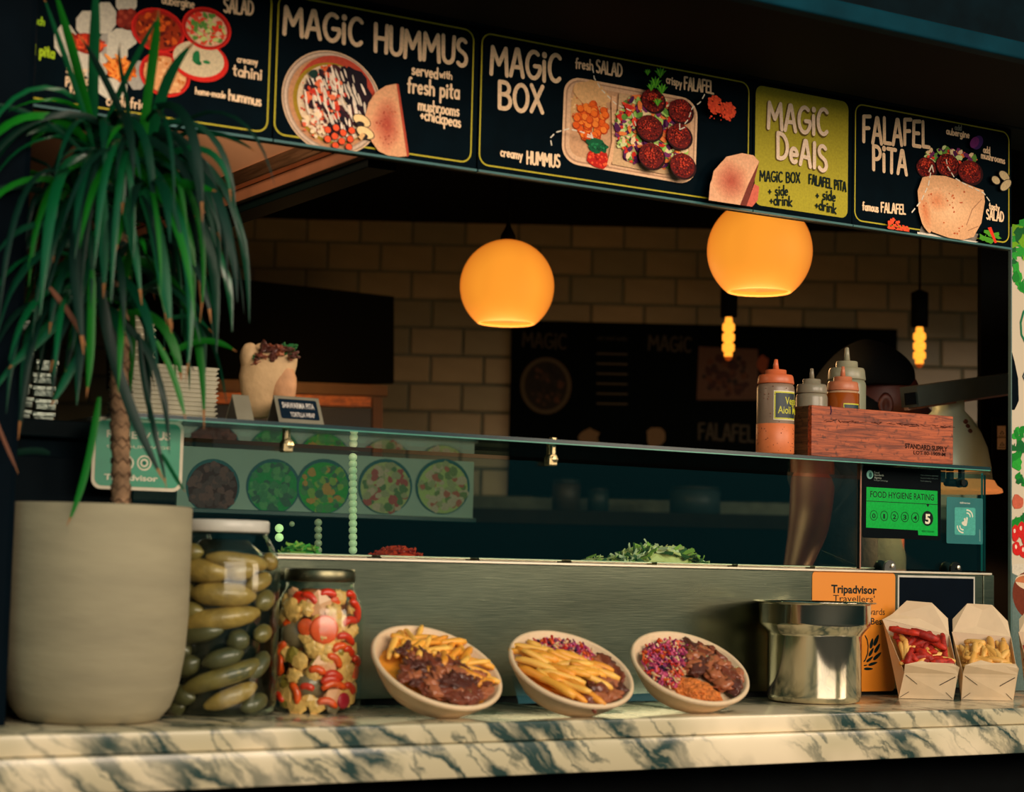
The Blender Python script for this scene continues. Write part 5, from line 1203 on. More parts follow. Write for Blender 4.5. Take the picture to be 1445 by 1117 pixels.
obj('side_board', bbox_bev(cx1 - .012, cy0 + .0122, ZS + .0005, cx1 - .0002, cy1 - .0122, cz1 - .0005, .0008), wd2, cr)
obj('base_board', box(cx0 + .0122, cy0 + .0122, ZS + .0005, cx1 - .0122, cy1 - .0122, ZS + .006), wd2, cr)
PCr = Plane((0, cy0, 0), X3, ZV); a = Art(PCr, .0003)
INK = (40, 18, 14)
a.font('STANDARD SUPPLY', (1277, 632), (1337, 637), 7, INK, .03); a.font('LOT 80-1909-M', (1289, 640.5), (1334, 643.5), 5.2, INK, .02)
a.line([(1172, 573), (1173, 580), (1172, 584)], 2, (50, 24, 50))
rs = random.Random(3)
for _ in range(50):
    x = rs.uniform(1160, 1340); a.line([(x, 592 + (x - 1145) * .055 + rs.uniform(-2, 2)), (x + rs.uniform(3, 9), 592 + (x - 1145) * .055 + rs.uniform(-2, 2))], rs.uniform(.4, 1), (74, 34, 24))
a.build('stamp_lettering', cr, vcol_mat('ink', .7, .1))
zin = ZS + .0066
build_bottle(1144.5, 519, 22.5, 2.952, 'clear squeeze bottle with a pointed lid at the left end of the crate', .70, plas2, plas2, zbase=zin)
build_bottle(1194, 489, 27, 3.00, 'tallest pale squeeze bottle with a stepped lid at the back of the crate', .70, M('pale_cap', (150, 146, 120), .35, sss=.2), M('pale_plastic', (138, 140, 116), .35, sss=.2), zbase=zin)
t2, c2, r2_, H2 = build_bottle(1188.5, 516, 23, 2.945, 'squeeze bottle with pink nozzle and brown orange sauce inside the crate', .72, M('pink_cap', (200, 120, 84), .4, sss=.2), M('pink_plastic', (190, 152, 118), .4, sss=.2), M('chilli_sauce', (150, 72, 18), .25, var=.1, coat=.6), .69, zbase=zin)
c = c2; r_ = r2_; toc = (CAM - c); a0 = atan2(toc.y, toc.x)
zz = ZS + (atD(1190, 570, (c - CAM).dot(FW)).z - ZS)
lb_ = obj('label', cyl_patch(r_ + .0010, .05, 1.2, zz - .03, zz), ly, t2, True); obj('label_field', cyl_patch(r_ + .0014, .10, 1.15, zz - .028, zz - .0025), M('label_teal', (10, 48, 58), .5), lb_, True)

# pita wrap and tent cards
bread = M('pita_bread', (214, 176, 128), .7, var=.12, scale=22, bump=.2, bscale=60); breadb = M('pita_toasted', (206, 150, 104), .7, var=.25, scale=30, bump=.2)
wc = S(380, 3.0); wc.z = ZS + .0006; Dw = (wc + ZV * .05 - CAM).dot(FW); kw = Dw / F
def WPt(px, py, dd=0): return atD(px, py, Dw + dd)
wr = thing('pita_wrap', 'stuffed pita wrap with meat and greens standing behind the small tent card', 'food', tuple(wc))
rows = [(588, 352, 386), (570, 345, 396), (550, 339, 408), (530, 337, 415), (516, 340, 419), (505, 343, 420), (500, 346, 418)]
V, Fc = [], []; n = 20
for (py, xl_, xr_) in rows:
    py2 = min(py, 590); cen = WPt((xl_ + xr_) / 2, py2); hw = (xr_ - xl_) / 2 * kw
    for j in range(n):
        q = 2 * pi * j / n; V.append(tuple(cen + RT * (hw * cos(q)) + FH * (hw * .55 * sin(q)) + UP * (.002 * sin(3 * q))))
for i in range(len(rows) - 1):
    for j in range(n): Fc.append((i * n + j, i * n + (j + 1) % n, (i + 1) * n + (j + 1) % n, (i + 1) * n + j))
Fc.append(tuple(range(n - 1, -1, -1))); Fc.append(tuple((len(rows) - 1) * n + j for j in range(n)))
zmin = min(v[2] for v in V); V = [(v[0], v[1], max(v[2], ZS + .0006)) for v in V]
obj('pita_pocket', (V, Fc), bread, wr, True)
g = ico(1, 3, .15, 2, 5); cen = WPt(372, 530, .02)
g = ([tuple(cen + RT * (v[0] * .042) + UP * (v[1] * .056) + FH * (v[2] * .012)) for v in g[0]], g[1]); obj('pita_back', g, bread, wr, True)
g = ico(1, 3, .12, 2, 8); cen = WPt(353, 505, .0); g = ([tuple(cen + RT * (v[0] * .018) + UP * (v[1] * .026) + FH * (v[2] * .02)) for v in g[0]], g[1]); obj('pita_lobe', g, bread, wr, True)
g = ico(1, 3, .1, 2, 9); cen = WPt(399, 545, -.010); g = ([tuple(cen + RT * (v[0] * .024) + UP * (v[1] * .044) + FH * (v[2] * .0125)) for v in g[0]], g[1]); obj('toasted_patch', g, breadb, wr, True)
rs = random.Random(9)
for i in range(44):
    x = 362 + rs.uniform(0, 54); y = 499 - 13 * sin((x - 358) / 62 * pi) + rs.uniform(0, 17)
    c = WPt(x, y, rs.uniform(-.028, .01)); o = use(rs.choice(MEAT), 'filling', frame(c, Vector((rs.uniform(-1, 1), rs.uniform(-1, 1), rs.uniform(-.5, .5))), ZV, .0088 * rs.uniform(.7, 1.2)), None, None)
    o.parent = wr; o.matrix_parent_inverse = Matrix.Translation(-origin_of(wr))
V, Fc = [], []
for i in range(90):
    x = rs.choice([rs.uniform(398, 418), rs.uniform(398, 418), rs.uniform(355, 368)]); y = 494 + rs.uniform(-8, 12) if x > 380 else 508 + rs.uniform(-6, 8)
    c = WPt(x, y, rs.uniform(-.02, .01)); d = Vector((rs.uniform(-1, 1), rs.uniform(-1, 1), rs.uniform(-1, 1))).normalized(); e = d.orthogonal().normalized()
    g = obox(c, d, e, d.cross(e), .004, .0025, .0008); k0 = len(V); V += g[0]; Fc += [tuple(j + k0 for j in f) for f in g[1]]
obj('herbs', (V, Fc), M('herb_green', (34, 110, 56), .5, var=.4), wr)['kind'] = 'stuff'
def tent(pxa, pyb, pxpk, pypk, pxb, lenx, label, text):
    """A-frame card running along the shelf"""
    y0 = 2.915; D0 = onZ(pxa, pyb, ZS); xA = onY(pxb, pyb + 5, y0).x; h_ = onY(pxpk, pypk, y0 + .03).z - ZS; d_ = .052
    L_ = lenx
    t_ = thing('tent_card', label, 'sign', (xA + L_ / 2, y0 + d_ / 2, ZS))
    z0 = ZS + .0006; th = .0015
    P0 = [(xA, y0, z0), (xA + L_, y0, z0), (xA + L_, y0 + d_ / 2, z0 + h_), (xA, y0 + d_ / 2, z0 + h_)]
    nn = (Vector(P0[1]) - Vector(P0[0])).cross(Vector(P0[3]) - Vector(P0[0])).normalized()
    obj('front_face', quadslab(P0, -nn, th), M('card_silver', (148, 142, 122), .35, metal=.3), t_)
    P1 = [(xA, y0 + d_, z0), (xA, y0 + d_ / 2, z0 + h_), (xA + L_, y0 + d_ / 2, z0 + h_), (xA + L_, y0 + d_, z0)]
    obj('rear_face', quadslab(P1, nn * 0 + Vector((0, -.8, -.4)), th), M('card_silver', (148, 142, 122), .35), t_)
    obj('end_face', quadslab([(xA + .0005, y0 + .002, z0), (xA + .0005, y0 + d_ / 2, z0 + h_ - .002), (xA + .0005, y0 + d_ - .002, z0)], X3, .001), M('card_end', (60, 50, 42), .6), t_)
    if text:
        pl = Plane(P0[0], X3, Vector(P0[3]) - Vector(P0[0])); sl = (Vector(P0[3]) - Vector(P0[0])).length; a = Art(pl, .0003)
        a.rrect(.006, .008, L_ - .006, sl - .006, .003, (12, 30, 44)); 
        def put(tx, u0, u1, v, h_):
            cu = bpy.data.curves.new('t', 'FONT'); cu.body = tx; cu.offset = .02; to = bpy.data.objects.new('t', cu); COL.objects.link(to); me = to.evaluated_get(bpy.context.evaluated_depsgraph_get()).to_mesh()
            xs = [v_.co.x for v_ in me.vertices]; k0 = len(a.V)
            for v_ in me.vertices: a.V.append(tuple(pl.pt(u0 + (v_.co.x - min(xs)) / (max(xs) - min(xs)) * (u1 - u0), v + v_.co.y * h_ / .72, a.h)))
            for f in me.polygons: a.F.append(tuple(k0 + i for i in f.vertices)); a.C.append(lin((214, 206, 196)))
            to.to_mesh_clear(); bpy.data.objects.remove(to); bpy.data.curves.remove(cu); a.up()
        put('SHAWARMA PITA', .012, L_ - .012, sl * .56, .011); put('TORTILLA WRAP', .024, L_ - .014, sl * .24, .009)
        a.build('print', t_, None)
tent(345, 588, 370, 557, 394, .083, 'small grey tent card printed shawarma pita, in front of the wrap', True)
tent(306, 585, 316, 556, 335, .030, 'blank grey tent card left of the pita wrap', False)
# stacked white boxes and lids behind the plant
cartw = M('stack_white', (190, 184, 160), .6, var=.12)
def stack(pxa, pxb, pyt, Y, nn_, label, lab_one, cat, grp, name, wdt=.11, rnd=False, shift=0, zb_=None):
    xa, xb = onY(pxa, 560, Y).x, onY(pxb, 560, Y).x; z0 = (ZS if zb_ is None else zb_) + .0006; z1 = onY((pxa + pxb) / 2, pyt, Y).z; h_ = (z1 - z0) / nn_
    for i in range(nn_):
        o_ = shift * math.sin(i * 1.7) + random.uniform(-.001, .001)
        zz_ = z0 + i * h_
        if rnd: g = lathe([(0, 0), ((xb - xa) / 2 * .92, 0), ((xb - xa) / 2, h_ * .6), ((xb - xa) / 2 + .002, h_ * .62), ((xb - xa) / 2, h_ * .9), (0, h_ * .9)], ((xa + xb) / 2 + o_, Y + (xb - xa) / 2, zz_), 32)
        else: g = join(bbox_bev(xa + o_, Y, zz_, xb + o_, Y + wdt, zz_ + h_ * .72, min(h_ * .3, .002), 1), bbox_bev(xa + o_ - .002, Y - .002, zz_ + h_ * .5, xb + o_ + .002, Y + wdt, zz_ + h_ * .86, min(h_ * .15, .001), 1))
        ORD = 'lowest second third fourth fifth sixth seventh eighth ninth tenth eleventh twelfth thirteenth fourteenth fifteenth sixteenth'.split()
        lab_ = ('topmost ' if i == nn_ - 1 else 'lowest ' if i == 0 else ORD[i] + ' from the bottom, ') + lab_one
        tag(obj(name, g, cartw if 'foil' not in lab_one else M('foil_tub', (130, 140, 128), .25, metal=.7, bump=.5, bscale=30), None, rnd), lab_, cat, grp)
stack(186, 306, 514, 2.98, 12, '', 'pale lidded takeaway box in the stack behind the plant', 'box', 'takeaway boxes stacked behind the plant', 'takeaway_box', shift=.001)
stack(178, 222, 440, 3.12, 16, '', 'thin pale plastic lid in the tall stack beside the trunk', 'lid', 'lids stacked beside the plant trunk', 'plastic_lid', rnd=True)
# low cupboard at the far left with foil tubs on it
lx0 = onY(-60, 600, 3.05).x; lx1 = onY(182, 600, 3.05).x; lzt = onY(60, 592, 3.05).z
cb = thing('side_cabinet', 'dark low cabinet standing behind the potted plant', 'cabinet', ((lx0 + lx1) / 2, 3.2, 0))
obj('body', bbox_bev(lx0, 3.05, 0.0, lx1, 3.45, lzt - .03, .004), dark, cb); obj('worktop', bbox_bev(lx0, 3.03, lzt - .0295, lx1, 3.46, lzt, .003), M('worktop_dark', (4, 18, 22), .5, spec=.05), cb)
obj('door', bbox_bev(lx0 + .02, 3.036, .1, lx1 - .02, 3.049, lzt - .06, .002), M('cab_door', (3, 14, 20), .6, spec=.04), cb)
a = Art(Plane((0, 3.036, 0), X3, ZV), .0006); a.font('OPEN', (4, 668), (20, 669), 8, (90, 104, 100)); a.V and a.V.clear(); a.F.clear(); a.C.clear()
stack(14, 44, 430, 3.10, 9, '', 'crumpled shiny foil tub in the left stack behind the leaves', 'tub', 'foil tubs stacked behind the leaves', 'foil_tub', .09, shift=.004, zb_=lzt)
stack(48, 78, 505, 3.14, 5, '', 'crumpled shiny foil tub in the lower stack right of the other', 'tub', 'lower foil tubs behind the leaves', 'foil_tub', .09, shift=.003, zb_=lzt)

# ================================================================== stickers
PG = Plane((0, 2.97, 0), X3, ZV)
def sticker(name, label, cat, plane, box_px, yoff):
    (x0, y0), (x1, y1) = box_px; u0_, v1_ = plane.uv(x0, y0); u1_, v0_ = plane.uv(x1, y1)
    t_ = thing(name, label, cat, tuple(plane.pt((u0_ + u1_) / 2, v0_, 0))); return t_, u0_, v0_, u1_, v1_
def rr_geo(pl, x0, y0, x1, y1, r_, h0, th):
    P = []
    for (cx, cy, a) in ((x1 - r_, y1 - r_, 0), (x0 + r_, y1 - r_, 90), (x0 + r_, y0 + r_, 180), (x1 - r_, y0 + r_, 270)):
        for i in range(6): t = math.radians(a + 18 * i); P.append(pl.pt(cx + r_ * cos(t), cy + r_ * sin(t), h0))
    return quadslab(P[::-1], pl.n, th)
# hygiene rating
t_, u0_, v0_, u1_, v1_ = sticker('hygiene_sticker', 'black and green food hygiene rating sticker on the glass at the right', 'sticker', PG, ((1217.5, 656.5), (1327, 762)), 0)
obj('sheet', rr_geo(PG, u0_, v0_, u1_, v1_, .003, .0003, .0006), M('sheet_black', (3, 10, 14), .5, spec=.04), t_)
a = Art(PG, .0012); G_ = (0, 168, 62)
def Q(x, y): return (1210 + x / 6.568, 645 + y / 6.568)
a.poly([Q(80, 274), Q(738, 312), Q(740, 728), Q(560, 720), Q(556, 676), Q(76, 650)], G_)
a.font('FOOD HYGIENE RATING', Q(115, 368), Q(704, 400), 9, (8, 30, 22), .01)
a.line([Q(80, 404), Q(738, 438)], .9, (6, 30, 22)); a.poly([Q(632, 434), Q(664, 436), Q(648, 462)], (6, 24, 20))
for i, ch in enumerate('01234'):
    x = 148 + 95.5 * i; y = 538 + 4.8 * i; cx_, cy_ = Q(x, y); uc = PG.uv(cx_, cy_); rr_ = PG.uv(cx_, cy_ - 6.8)[1] - uc[1]
    a.stroke([(uc[0] + rr_ * cos(q * pi / 14), uc[1] + rr_ * sin(q * pi / 14)) for q in range(29)], rr_ * .13, (6, 40, 24)); a.up()
    a.font(ch, Q(x - (16 if ch != '1' else 9), y + 23), Q(x + (16 if ch != '1' else 7), y + 24.5), 6.6, (6, 36, 24), .02)
cx_, cy_ = Q(645, 566); uc = PG.uv(cx_, cy_); rr_ = PG.uv(cx_, cy_ - 10.6)[1] - uc[1]
a.poly([(uc[0] + rr_ * cos(q * pi / 16), uc[1] + rr_ * sin(q * pi / 16)) for q in range(32)], (6, 22, 20), px=False)
a.font('5', Q(622, 612), Q(670, 614), 13.5, (226, 220, 190), .035); a.font('VERY GOOD', Q(590, 692), Q(706, 698), 2.6, (6, 60, 30))
cx_, cy_ = Q(110, 160); uc = PG.uv(cx_, cy_); rr_ = PG.uv(cx_, cy_ - 6.2)[1] - uc[1]
a.poly([(uc[0] + rr_ * cos(q * pi / 12), uc[1] + rr_ * sin(q * pi / 12)) for q in range(24)], (130, 190, 176), px=False)
a.poly([(uc[0] + rr_ * .5 * cos(q * pi / 8) + rr_ * .15, uc[1] - rr_ * .1 + rr_ * .6 * sin(q * pi / 8)) for q in range(16)], (40, 96, 90), px=False)
for i, tx in enumerate(('Food', 'Standards', 'Agency')): a.font(tx, Q(150, 148 + 24 * i), Q(150 + (46, 88, 68)[i], 152 + 24 * i), 3, (176, 186, 172))
a.font('food.gov.uk/ratings', Q(146, 216), Q(276, 226), 2, (120, 140, 132))
for i, tx in enumerate(('This scheme is operated', 'in partnership with your', 'local authority')): a.font(tx, Q(580, 170 + 26 * i), Q((742, 742, 678)[i], 178 + 26 * i), 1.8, (96, 116, 112))
a.build('print', t_)
# delivery card
t_, u0_, v0_, u1_, v1_ = sticker('delivery_sticker', 'teal rounded delivery service sticker right of the hygiene rating', 'sticker', PG, ((1335.5, 700.5), (1386.5, 768)), 0)
obj('sheet', rr_geo(PG, u0_, v0_, u1_, v1_, .004, .0003, .0006), M('sheet_teal', (10, 104, 104), .35), t_)
a = Art(PG, .0012)
a.poly([Q(905, 462), Q(1080, 468), Q(1090, 478), Q(1090, 712), Q(1080, 724), Q(905, 716), Q(897, 706), Q(897, 472)], (76, 164, 150)); a.font('deliveroo', Q(946, 428), Q(1040, 434), 3, (216, 222, 206))
a.poly([Q(962, 600), Q(985, 590), Q(982, 565), Q(996, 562), Q(1002, 586), Q(1006, 554), Q(1020, 558), Q(1014, 606), Q(1008, 634), Q(985, 636), Q(964, 618)], (216, 212, 190))
for (cx, cy, a_0) in ((1010, 550, 0), (975, 636, 180)):
    for rr_ in (32, 56): a.line([Q(cx + (rr_ * cos(math.radians(q + a_0))) * .95, cy - rr_ * 1.1 * sin(math.radians(q + a_0))) for q in range(0, 91, 15)], 2.0, (216, 212, 190))
a.font('RIDER APP', Q(1138, 784), Q(1131, 668), 2, (150, 190, 180)) if False else None
for k in range(8): a.line([Q(1126, 672 + k * 14), Q(1133, 678 + k * 14)], 1.0, (130, 176, 166))
a.build('print', t_)
# orange travellers' choice sticker on steel
PSt = Plane((0, 2.95, 0), X3, ZV)
t_, u0_, v0_, u1_, v1_ = sticker('award_sticker', 'tall orange award sticker on the steel panel behind the inset pot', 'sticker', PSt, ((1146, 808), (1262, 975)), 0)
v1_ = PSt.uv(1146, 805.5)[1]; v0_ = PSt.uv(1255, 974.5)[1]
obj('sheet', rr_geo(PSt, u0_, v0_, u1_, v1_, .009, .0003, .0006), M('sheet_orange', (222, 134, 34), .4, var=.04, scale=3), t_)
a = Art(PSt, .0012); K_ = (14, 34, 34)
def Q6(x, y): return (1130 + x / 5.5875, 800 + y / 5.585)
a.font('Tripadvisor', Q6(237, 200), Q6(596, 210), 11.5, K_, .03); a.font("Travellers'", Q6(252, 268), Q6(580, 276), 9.5, K_)
a.font("Choice Awards", Q6(300, 372), Q6(660, 376), 9.8, K_); a.font("Best of the Best", Q6(236, 446), Q6(660, 452), 9.8, K_, .01)
P = [Q6(505, 540), Q6(520, 570), Q6(528, 620), Q6(524, 680), Q6(505, 730), Q6(495, 742)]
a.line(P, 2, K_)
for (cx, cy, L_, q) in ((592, 575, 48, 68), (555, 600, 42, 78), (600, 638, 42, 60), (552, 668, 38, 62), (600, 700, 44, 44), (540, 725, 34, 40), (565, 760, 38, 18), (530, 800, 36, 0), (508, 772, 16, 10)):
    P = []
    for i in range(16):
        t = 2 * pi * i / 16; x = L_ * cos(t); y = L_ * .30 * sin(t) * (1 - .25 * cos(t)); r__ = math.radians(-q); P.append(Q6(cx + x * cos(r__) - y * sin(r__), cy + x * sin(r__) + y * cos(r__)))
    a.poly(P, K_)
a.build('print', t_)
# dark framed poster (its code left out)
t_, u0_, v0_, u1_, v1_ = sticker('framed_notice', 'dark notice with a thin white border behind the takeaway cartons', 'poster', PSt, ((1266.5, 813), (1375, 950)), 0)
v1_ = PSt.uv(1266.5, 811)[1]; v0_ = 1.03
obj('sheet', rr_geo(PSt, u0_, v0_, u1_, v1_, .001, .0003, .0006), M('notice_white', (190, 186, 172), .5), t_); obj('dark_field', rr_geo(PSt, u0_ + .0042, v0_ + .0042, u1_ - .0042, v1_ - .0042, .001, .0010, .0003), M('notice_dark', (3, 12, 22), .5, spec=.04), t_)
# green review sticker on the glass behind the trunk
t_, u0_, v0_, u1_, v1_ = sticker('review_sticker', 'green rounded review sticker with pale edge on the glass behind the trunk', 'sticker', PG, ((132, 588), (256, 693)), 0)
v1_ = PG.uv(250, 594)[1]; v0_ = PG.uv(250, 694)[1]
obj('sheet', rr_geo(PG, u0_, v0_, u1_, v1_, .016, .0003, .0006), M('review_cream', (196, 186, 160), .5), t_); obj('green_field', rr_geo(PG, u0_ + .0055, v0_ + .0055, u1_ - .0055, v1_ - .0055, .012, .0010, .0003), M('review_green', (16, 132, 96), .4), t_)
a = Art(PG, .0018); CW = (206, 200, 176)
a.font('REVIEW', (150, 616), (212, 620), 10, CW, .02); a.font('US', (220, 620), (240, 621), 11, CW, .04); a.font('ON OUR PAGE', (150, 631), (240, 634), 4, CW)
for cx_ in (203, 178):
    uc = PG.uv(cx_, 653)
    for rr_, col_ in ((.0125, CW), (.0098, (16, 132, 96)), (.007, CW), (.004, (16, 100, 76))): a.poly([(uc[0] + rr_ * cos(q * pi / 12), uc[1] + rr_ * sin(q * pi / 12)) for q in range(24)], col_, px=False)
a.font('Tripadvisor', (146, 676), (222, 679), 8, CW, .03)
a.build('print', t_)

# ================================================================== inside: lamps
def globe(cx, cy, rp, D, label):
    c = atD(cx, cy, D); r_ = rp / F * D
    t_ = thing('pendant_lamp', label, 'lamp', tuple(c))
    mt = MATS.get('globe_glow')
    if not mt:
        mt, t, b = nodes_of('globe_glow'); MATS['globe_glow'] = mt
        lw = t.nodes.new('ShaderNodeLayerWeight'); lw.inputs[0].default_value = .35; rm = t.nodes.new('ShaderNodeValToRGB')
        rm.color_ramp.elements[0].color = (1, .33, .026, 1); rm.color_ramp.elements[1].color = (.50, .10, .008, 1); rm.color_ramp.elements[0].position = .15; rm.color_ramp.elements[1].position = .95
        co = t.nodes.new('ShaderNodeTexCoord'); nz = t.nodes.new('ShaderNodeTexNoise'); nz.inputs['Scale'].default_value = 7
        mp = t.nodes.new('ShaderNodeMapping'); mp.inputs['Scale'].default_value = (1, 1, .15); t.links.new(co.outputs['Object'], mp.inputs[0]); t.links.new(mp.outputs[0], nz.inputs['Vector'])
        mr = t.nodes.new('ShaderNodeMapRange'); mr.inputs['To Min'].default_value = .78; mr.inputs['To Max'].default_value = 1.16; t.links.new(nz.outputs['Fac'], mr.inputs[0])
        t.links.new(lw.outputs['Facing'], rm.inputs[0]); t.links.new(rm.outputs[0], b.inputs['Emission Color']); t.links.new(mr.outputs[0], b.inputs['Emission Strength'])
        b.inputs['Base Color'].default_value = (.5, .25, .08, 1); b.inputs['Roughness'].default_value = .6
    P = []
    for i in range(25):
        q = math.radians(90 - (90 + 52) * i / 24); P.append((r_ * cos(q) if i else .0001, r_ * sin(q)))
    P = [(.0001, r_), (r_ * .16, r_ * .988)] + P[3:]
    zr = P[-1]; P += [(zr[0] - .004, zr[1] - .0015), (zr[0] - .008, zr[1] + .002)] + [((r_ - .006) * cos(math.radians(q)), (r_ - .006) * sin(math.radians(q))) for q in range(-46, 80, 9)]
    obj('shade', lathe(P, c, 64), mt, t_, True)
    obj('opening_glow', lathe([(0, zr[1] + .010), (zr[0] - .006, zr[1] + .010)], c, 48), M('inner_glow', (255, 170, 80), .5, emit=(255, 150, 62), es=1.0), t_, True)
    obj('cap', lathe([(0, r_ - .004), (.022, r_ - .004), (.02, r_ + .012), (.008, r_ + .035), (.004, r_ + .05), (0, r_ + .05)], c, 24), black, t_, True)
    obj('cord', tube([c + ZV * (r_ + .045), Vector((c.x, c.y, ceil_z))], .0035, 8), black, t_)
    return c
g1 = globe(715.5, 404, 66.5, 5.2, 'left orange glowing globe pendant lamp above the counter')
g2 = globe(1072, 354, 74, 4.7, 'right larger orange glowing globe lamp, partly behind the menu panels')
def bulb(cx, cy0, cy1, D, label):
    c = atD(cx, (cy0 + cy1) / 2, D); k = D / F; h_ = (cy1 - cy0) * k; r_ = 8.6 * k
    t_ = thing('filament_bulb', label, 'lamp', tuple(c))
    mt = M('filament_glow', (255, 150, 40), .3, emit=(255, 160, 48), es=1.5)
    P = [(.0005, -h_ / 2), (r_ * .6, -h_ * .47), (r_ * .72, -h_ * .40)]
    for j in range(3):
        z0 = -h_ * .36 + j * h_ * .24
        P += [(r_ * .62, z0 + .001), (r_, z0 + h_ * .05), (r_ * 1.02, z0 + h_ * .12), (r_, z0 + h_ * .19), (r_ * .62, z0 + h_ * .235)]
    P += [(r_ * .62, h_ * .42), (r_ * .5, h_ / 2)]
    obj('glowing_tube', lathe(P, c, 24), mt, t_, True)
    obj('dim_ends', join(lathe([(0, -h_ * .56), (r_ * .45, -h_ * .53), (r_ * .64, -h_ * .46), (0, -h_ * .45)], c, 20)), M('bulb_end', (150, 70, 20), .3, emit=(200, 80, 14), es=.35), t_, True)
    obj('socket', lathe([(0, h_ * .48), (r_ * 1.35, h_ * .48), (r_ * 1.4, h_ * .55), (r_ * 1.4, h_ * 1.35), (r_ * .5, h_ * 1.42), (0, h_ * 1.42)], c, 24), black, t_, True)
    obj('cord', tube([c + ZV * (h_ * 1.4), Vector((c.x, c.y, ceil_z))], .003, 8), black, t_)
bulb(1028, 446, 506, 6.0, 'left glowing filament bulb hanging below the right globe lamp')
bulb(1297.5, 460, 516, 6.0, 'right glowing filament bulb hanging near the menu sign end')
for gc in (g1, g2):
    l = bpy.data.lights.new('globe_light', 'POINT'); l.energy = 4.6; l.color = (1, .55, .22); l.shadow_soft_size = .10
    o = bpy.data.objects.new('globe_light', l); COL.objects.link(o); o.location = gc + Vector((0, 0, -.20))

# back menu board on the tiled wall
bu0, bv1 = WP.uv(722, 453); bu1, _ = WP.uv(1264, 466); bv0 = WP.uv(800, 700)[1]
mb_ = thing('wall_menu_board', 'large dark menu board hanging on the tiled back wall', 'sign', tuple(WP.pt((bu0 + bu1) / 2, bv0, .02)))
obj('board', quadslab([WP.pt(bu0, bv0, .0), WP.pt(bu0, bv1, .0), WP.pt(bu1, bv1, .0), WP.pt(bu1, bv0, .0)], WP.n, .03), M('wall_board', (3, 9, 9), .7, spec=.04), mb_)
a = Art(WP, .031); DM = (62, 54, 36)
a.hand('MAGIC', (738, 490), (798, 494), 20, 3, DM); a.hand('MAGIC', (915, 494), (974, 498), 20, 3, DM); a.hand('FALAFEL', (985, 620), (1062, 624), 22, 3.4, DM)
a.ell(770, 545, 36, 40, (84, 70, 46), sl=0); a.ell(770, 545, 30, 34, (30, 24, 16), sl=0); a.flecks(770, 545, 24, 28, 40, 2, 5, [(60, 40, 26), (84, 50, 30), (20, 16, 12)])
a.poly([(985, 490), (1068, 494), (1068, 565), (982, 565)], (92, 62, 40)); a.flecks(1025, 530, 34, 28, 60, 3, 6, [(60, 28, 18), (90, 50, 24), (40, 26, 18)], sl=0)
for k in range(6): a.line([(842, 500 + 14 * k), (884, 501 + 14 * k)], 2.2, (80, 70, 48))
for q in ((832, 618, 14, 12), (925, 616, 15, 14)): a.blob(*q, (120, 94, 60), sl=0)
a.font('served with', (842, 480), (884, 482), 6, (70, 62, 44)); a.blob(1075, 515, 8, 12, (140, 64, 24), sl=0)
a.build('print', mb_)
# counter along the back wall, with jars on it
BC = Plane(WO + FH * -.45, R0, ZV)
bz_ = BC.uv(900, 722)[1]
t_ = thing('back_counter', 'dark back counter with a brown edge below the wall menu board', 'counter', tuple(BC.pt(0, 0)))
def bq(u0, u1, z0, z1, d0, d1): return [BC.pt(u, z, d) for (u, z, d) in ((u0, z0, d1), (u1, z0, d1), (u1, z0, d0), (u0, z0, d0), (u0, z1, d1), (u1, z1, d1), (u1, z1, d0), (u0, z1, d0))], [tuple(reversed(f)) for f in BOXF]
obj('body', bq(-1.9, 2.4, 0.0, bz_ - .05, -.42, 0), M('back_body', (4, 16, 20), .7, spec=.05), t_); obj('worktop', bq(-1.92, 2.42, bz_ - .05, bz_, -.42, .02), M('back_top', (40, 34, 24), .7, spec=.05), t_)
for (px_, hpx, wpx, cl, lb_) in ((800, 46, 20, (60, 50, 36), 'dim brown canister on the back counter, left of the pair'), (846, 34, 15, (36, 52, 50), 'small dim teal canister right beside the brown one'), (985, 40, 36, (52, 70, 74), 'wide dim grey blue tub on the back counter, nearest the person')):
    p_ = BC.pt(BC.uv(px_, 720)[0], bz_ + .0005, -.12); k_ = (p_ - CAM).dot(FW) / F
    q_ = thing('canister', lb_, 'canister', tuple(p_)); obj('body', lathe([(0, 0), (wpx * k_, 0), (wpx * k_, hpx * k_ * .8), (wpx * k_ * .9, hpx * k_ * .84), (0, hpx * k_ * .84)], p_, 24), M('canister_%d' % px_, cl, .5), q_, True)
    obj('lid', lathe([(0, hpx * k_ * .84), (wpx * k_ * .95, hpx * k_ * .84), (wpx * k_ * .95, hpx * k_ * .95), (wpx * k_ * .3, hpx * k_), (0, hpx * k_)], p_, 24), M('canister_lid', (40, 44, 38), .5), q_, True)
# dark screen on the left wall side + hatch frame
SP = Plane(atD(560, 480, 6.3), X3 * .93 + Y3 * -.36, ZV)
def scr(pts, name, label, cat, mat, th=.05):
    g = quadslab([SP.pt(*SP.uv(*p)) for p in pts], -SP.n * 1.0, th); o = obj(name, g, mat, None); return tag(o, label, cat)
scr([(150, 372), (556, 418), (556, 540), (150, 548)], 'wall_screen', 'large black screen hanging left of the brick tiles', 'screen', M('screen_black', (2, 4, 4), .6, spec=.05))
om = wood('hatch_wood', (140, 70, 20), (206, 110, 36), .5, (2, 20, 20))
ht = thing('service_hatch', 'orange wooden hatch frame glowing under the black screen', 'hatch', tuple(SP.pt(*SP.uv(480, 640))))
def bar(pts, name, mat): obj(name, quadslab([SP.pt(*SP.uv(*p)) for p in pts], SP.n, .04), mat, ht)
bar([(300, 536), (545, 545), (545, 560), (300, 552)], 'top_rail', M('hatch_rail', (104, 70, 32), .6)); bar([(300, 554), (522, 561), (522, 575), (300, 570)], 'lit_strip', om); bar([(524, 561), (538, 562), (538, 660), (524, 660)], 'side_post', M('hatch_post', (96, 60, 26), .6))
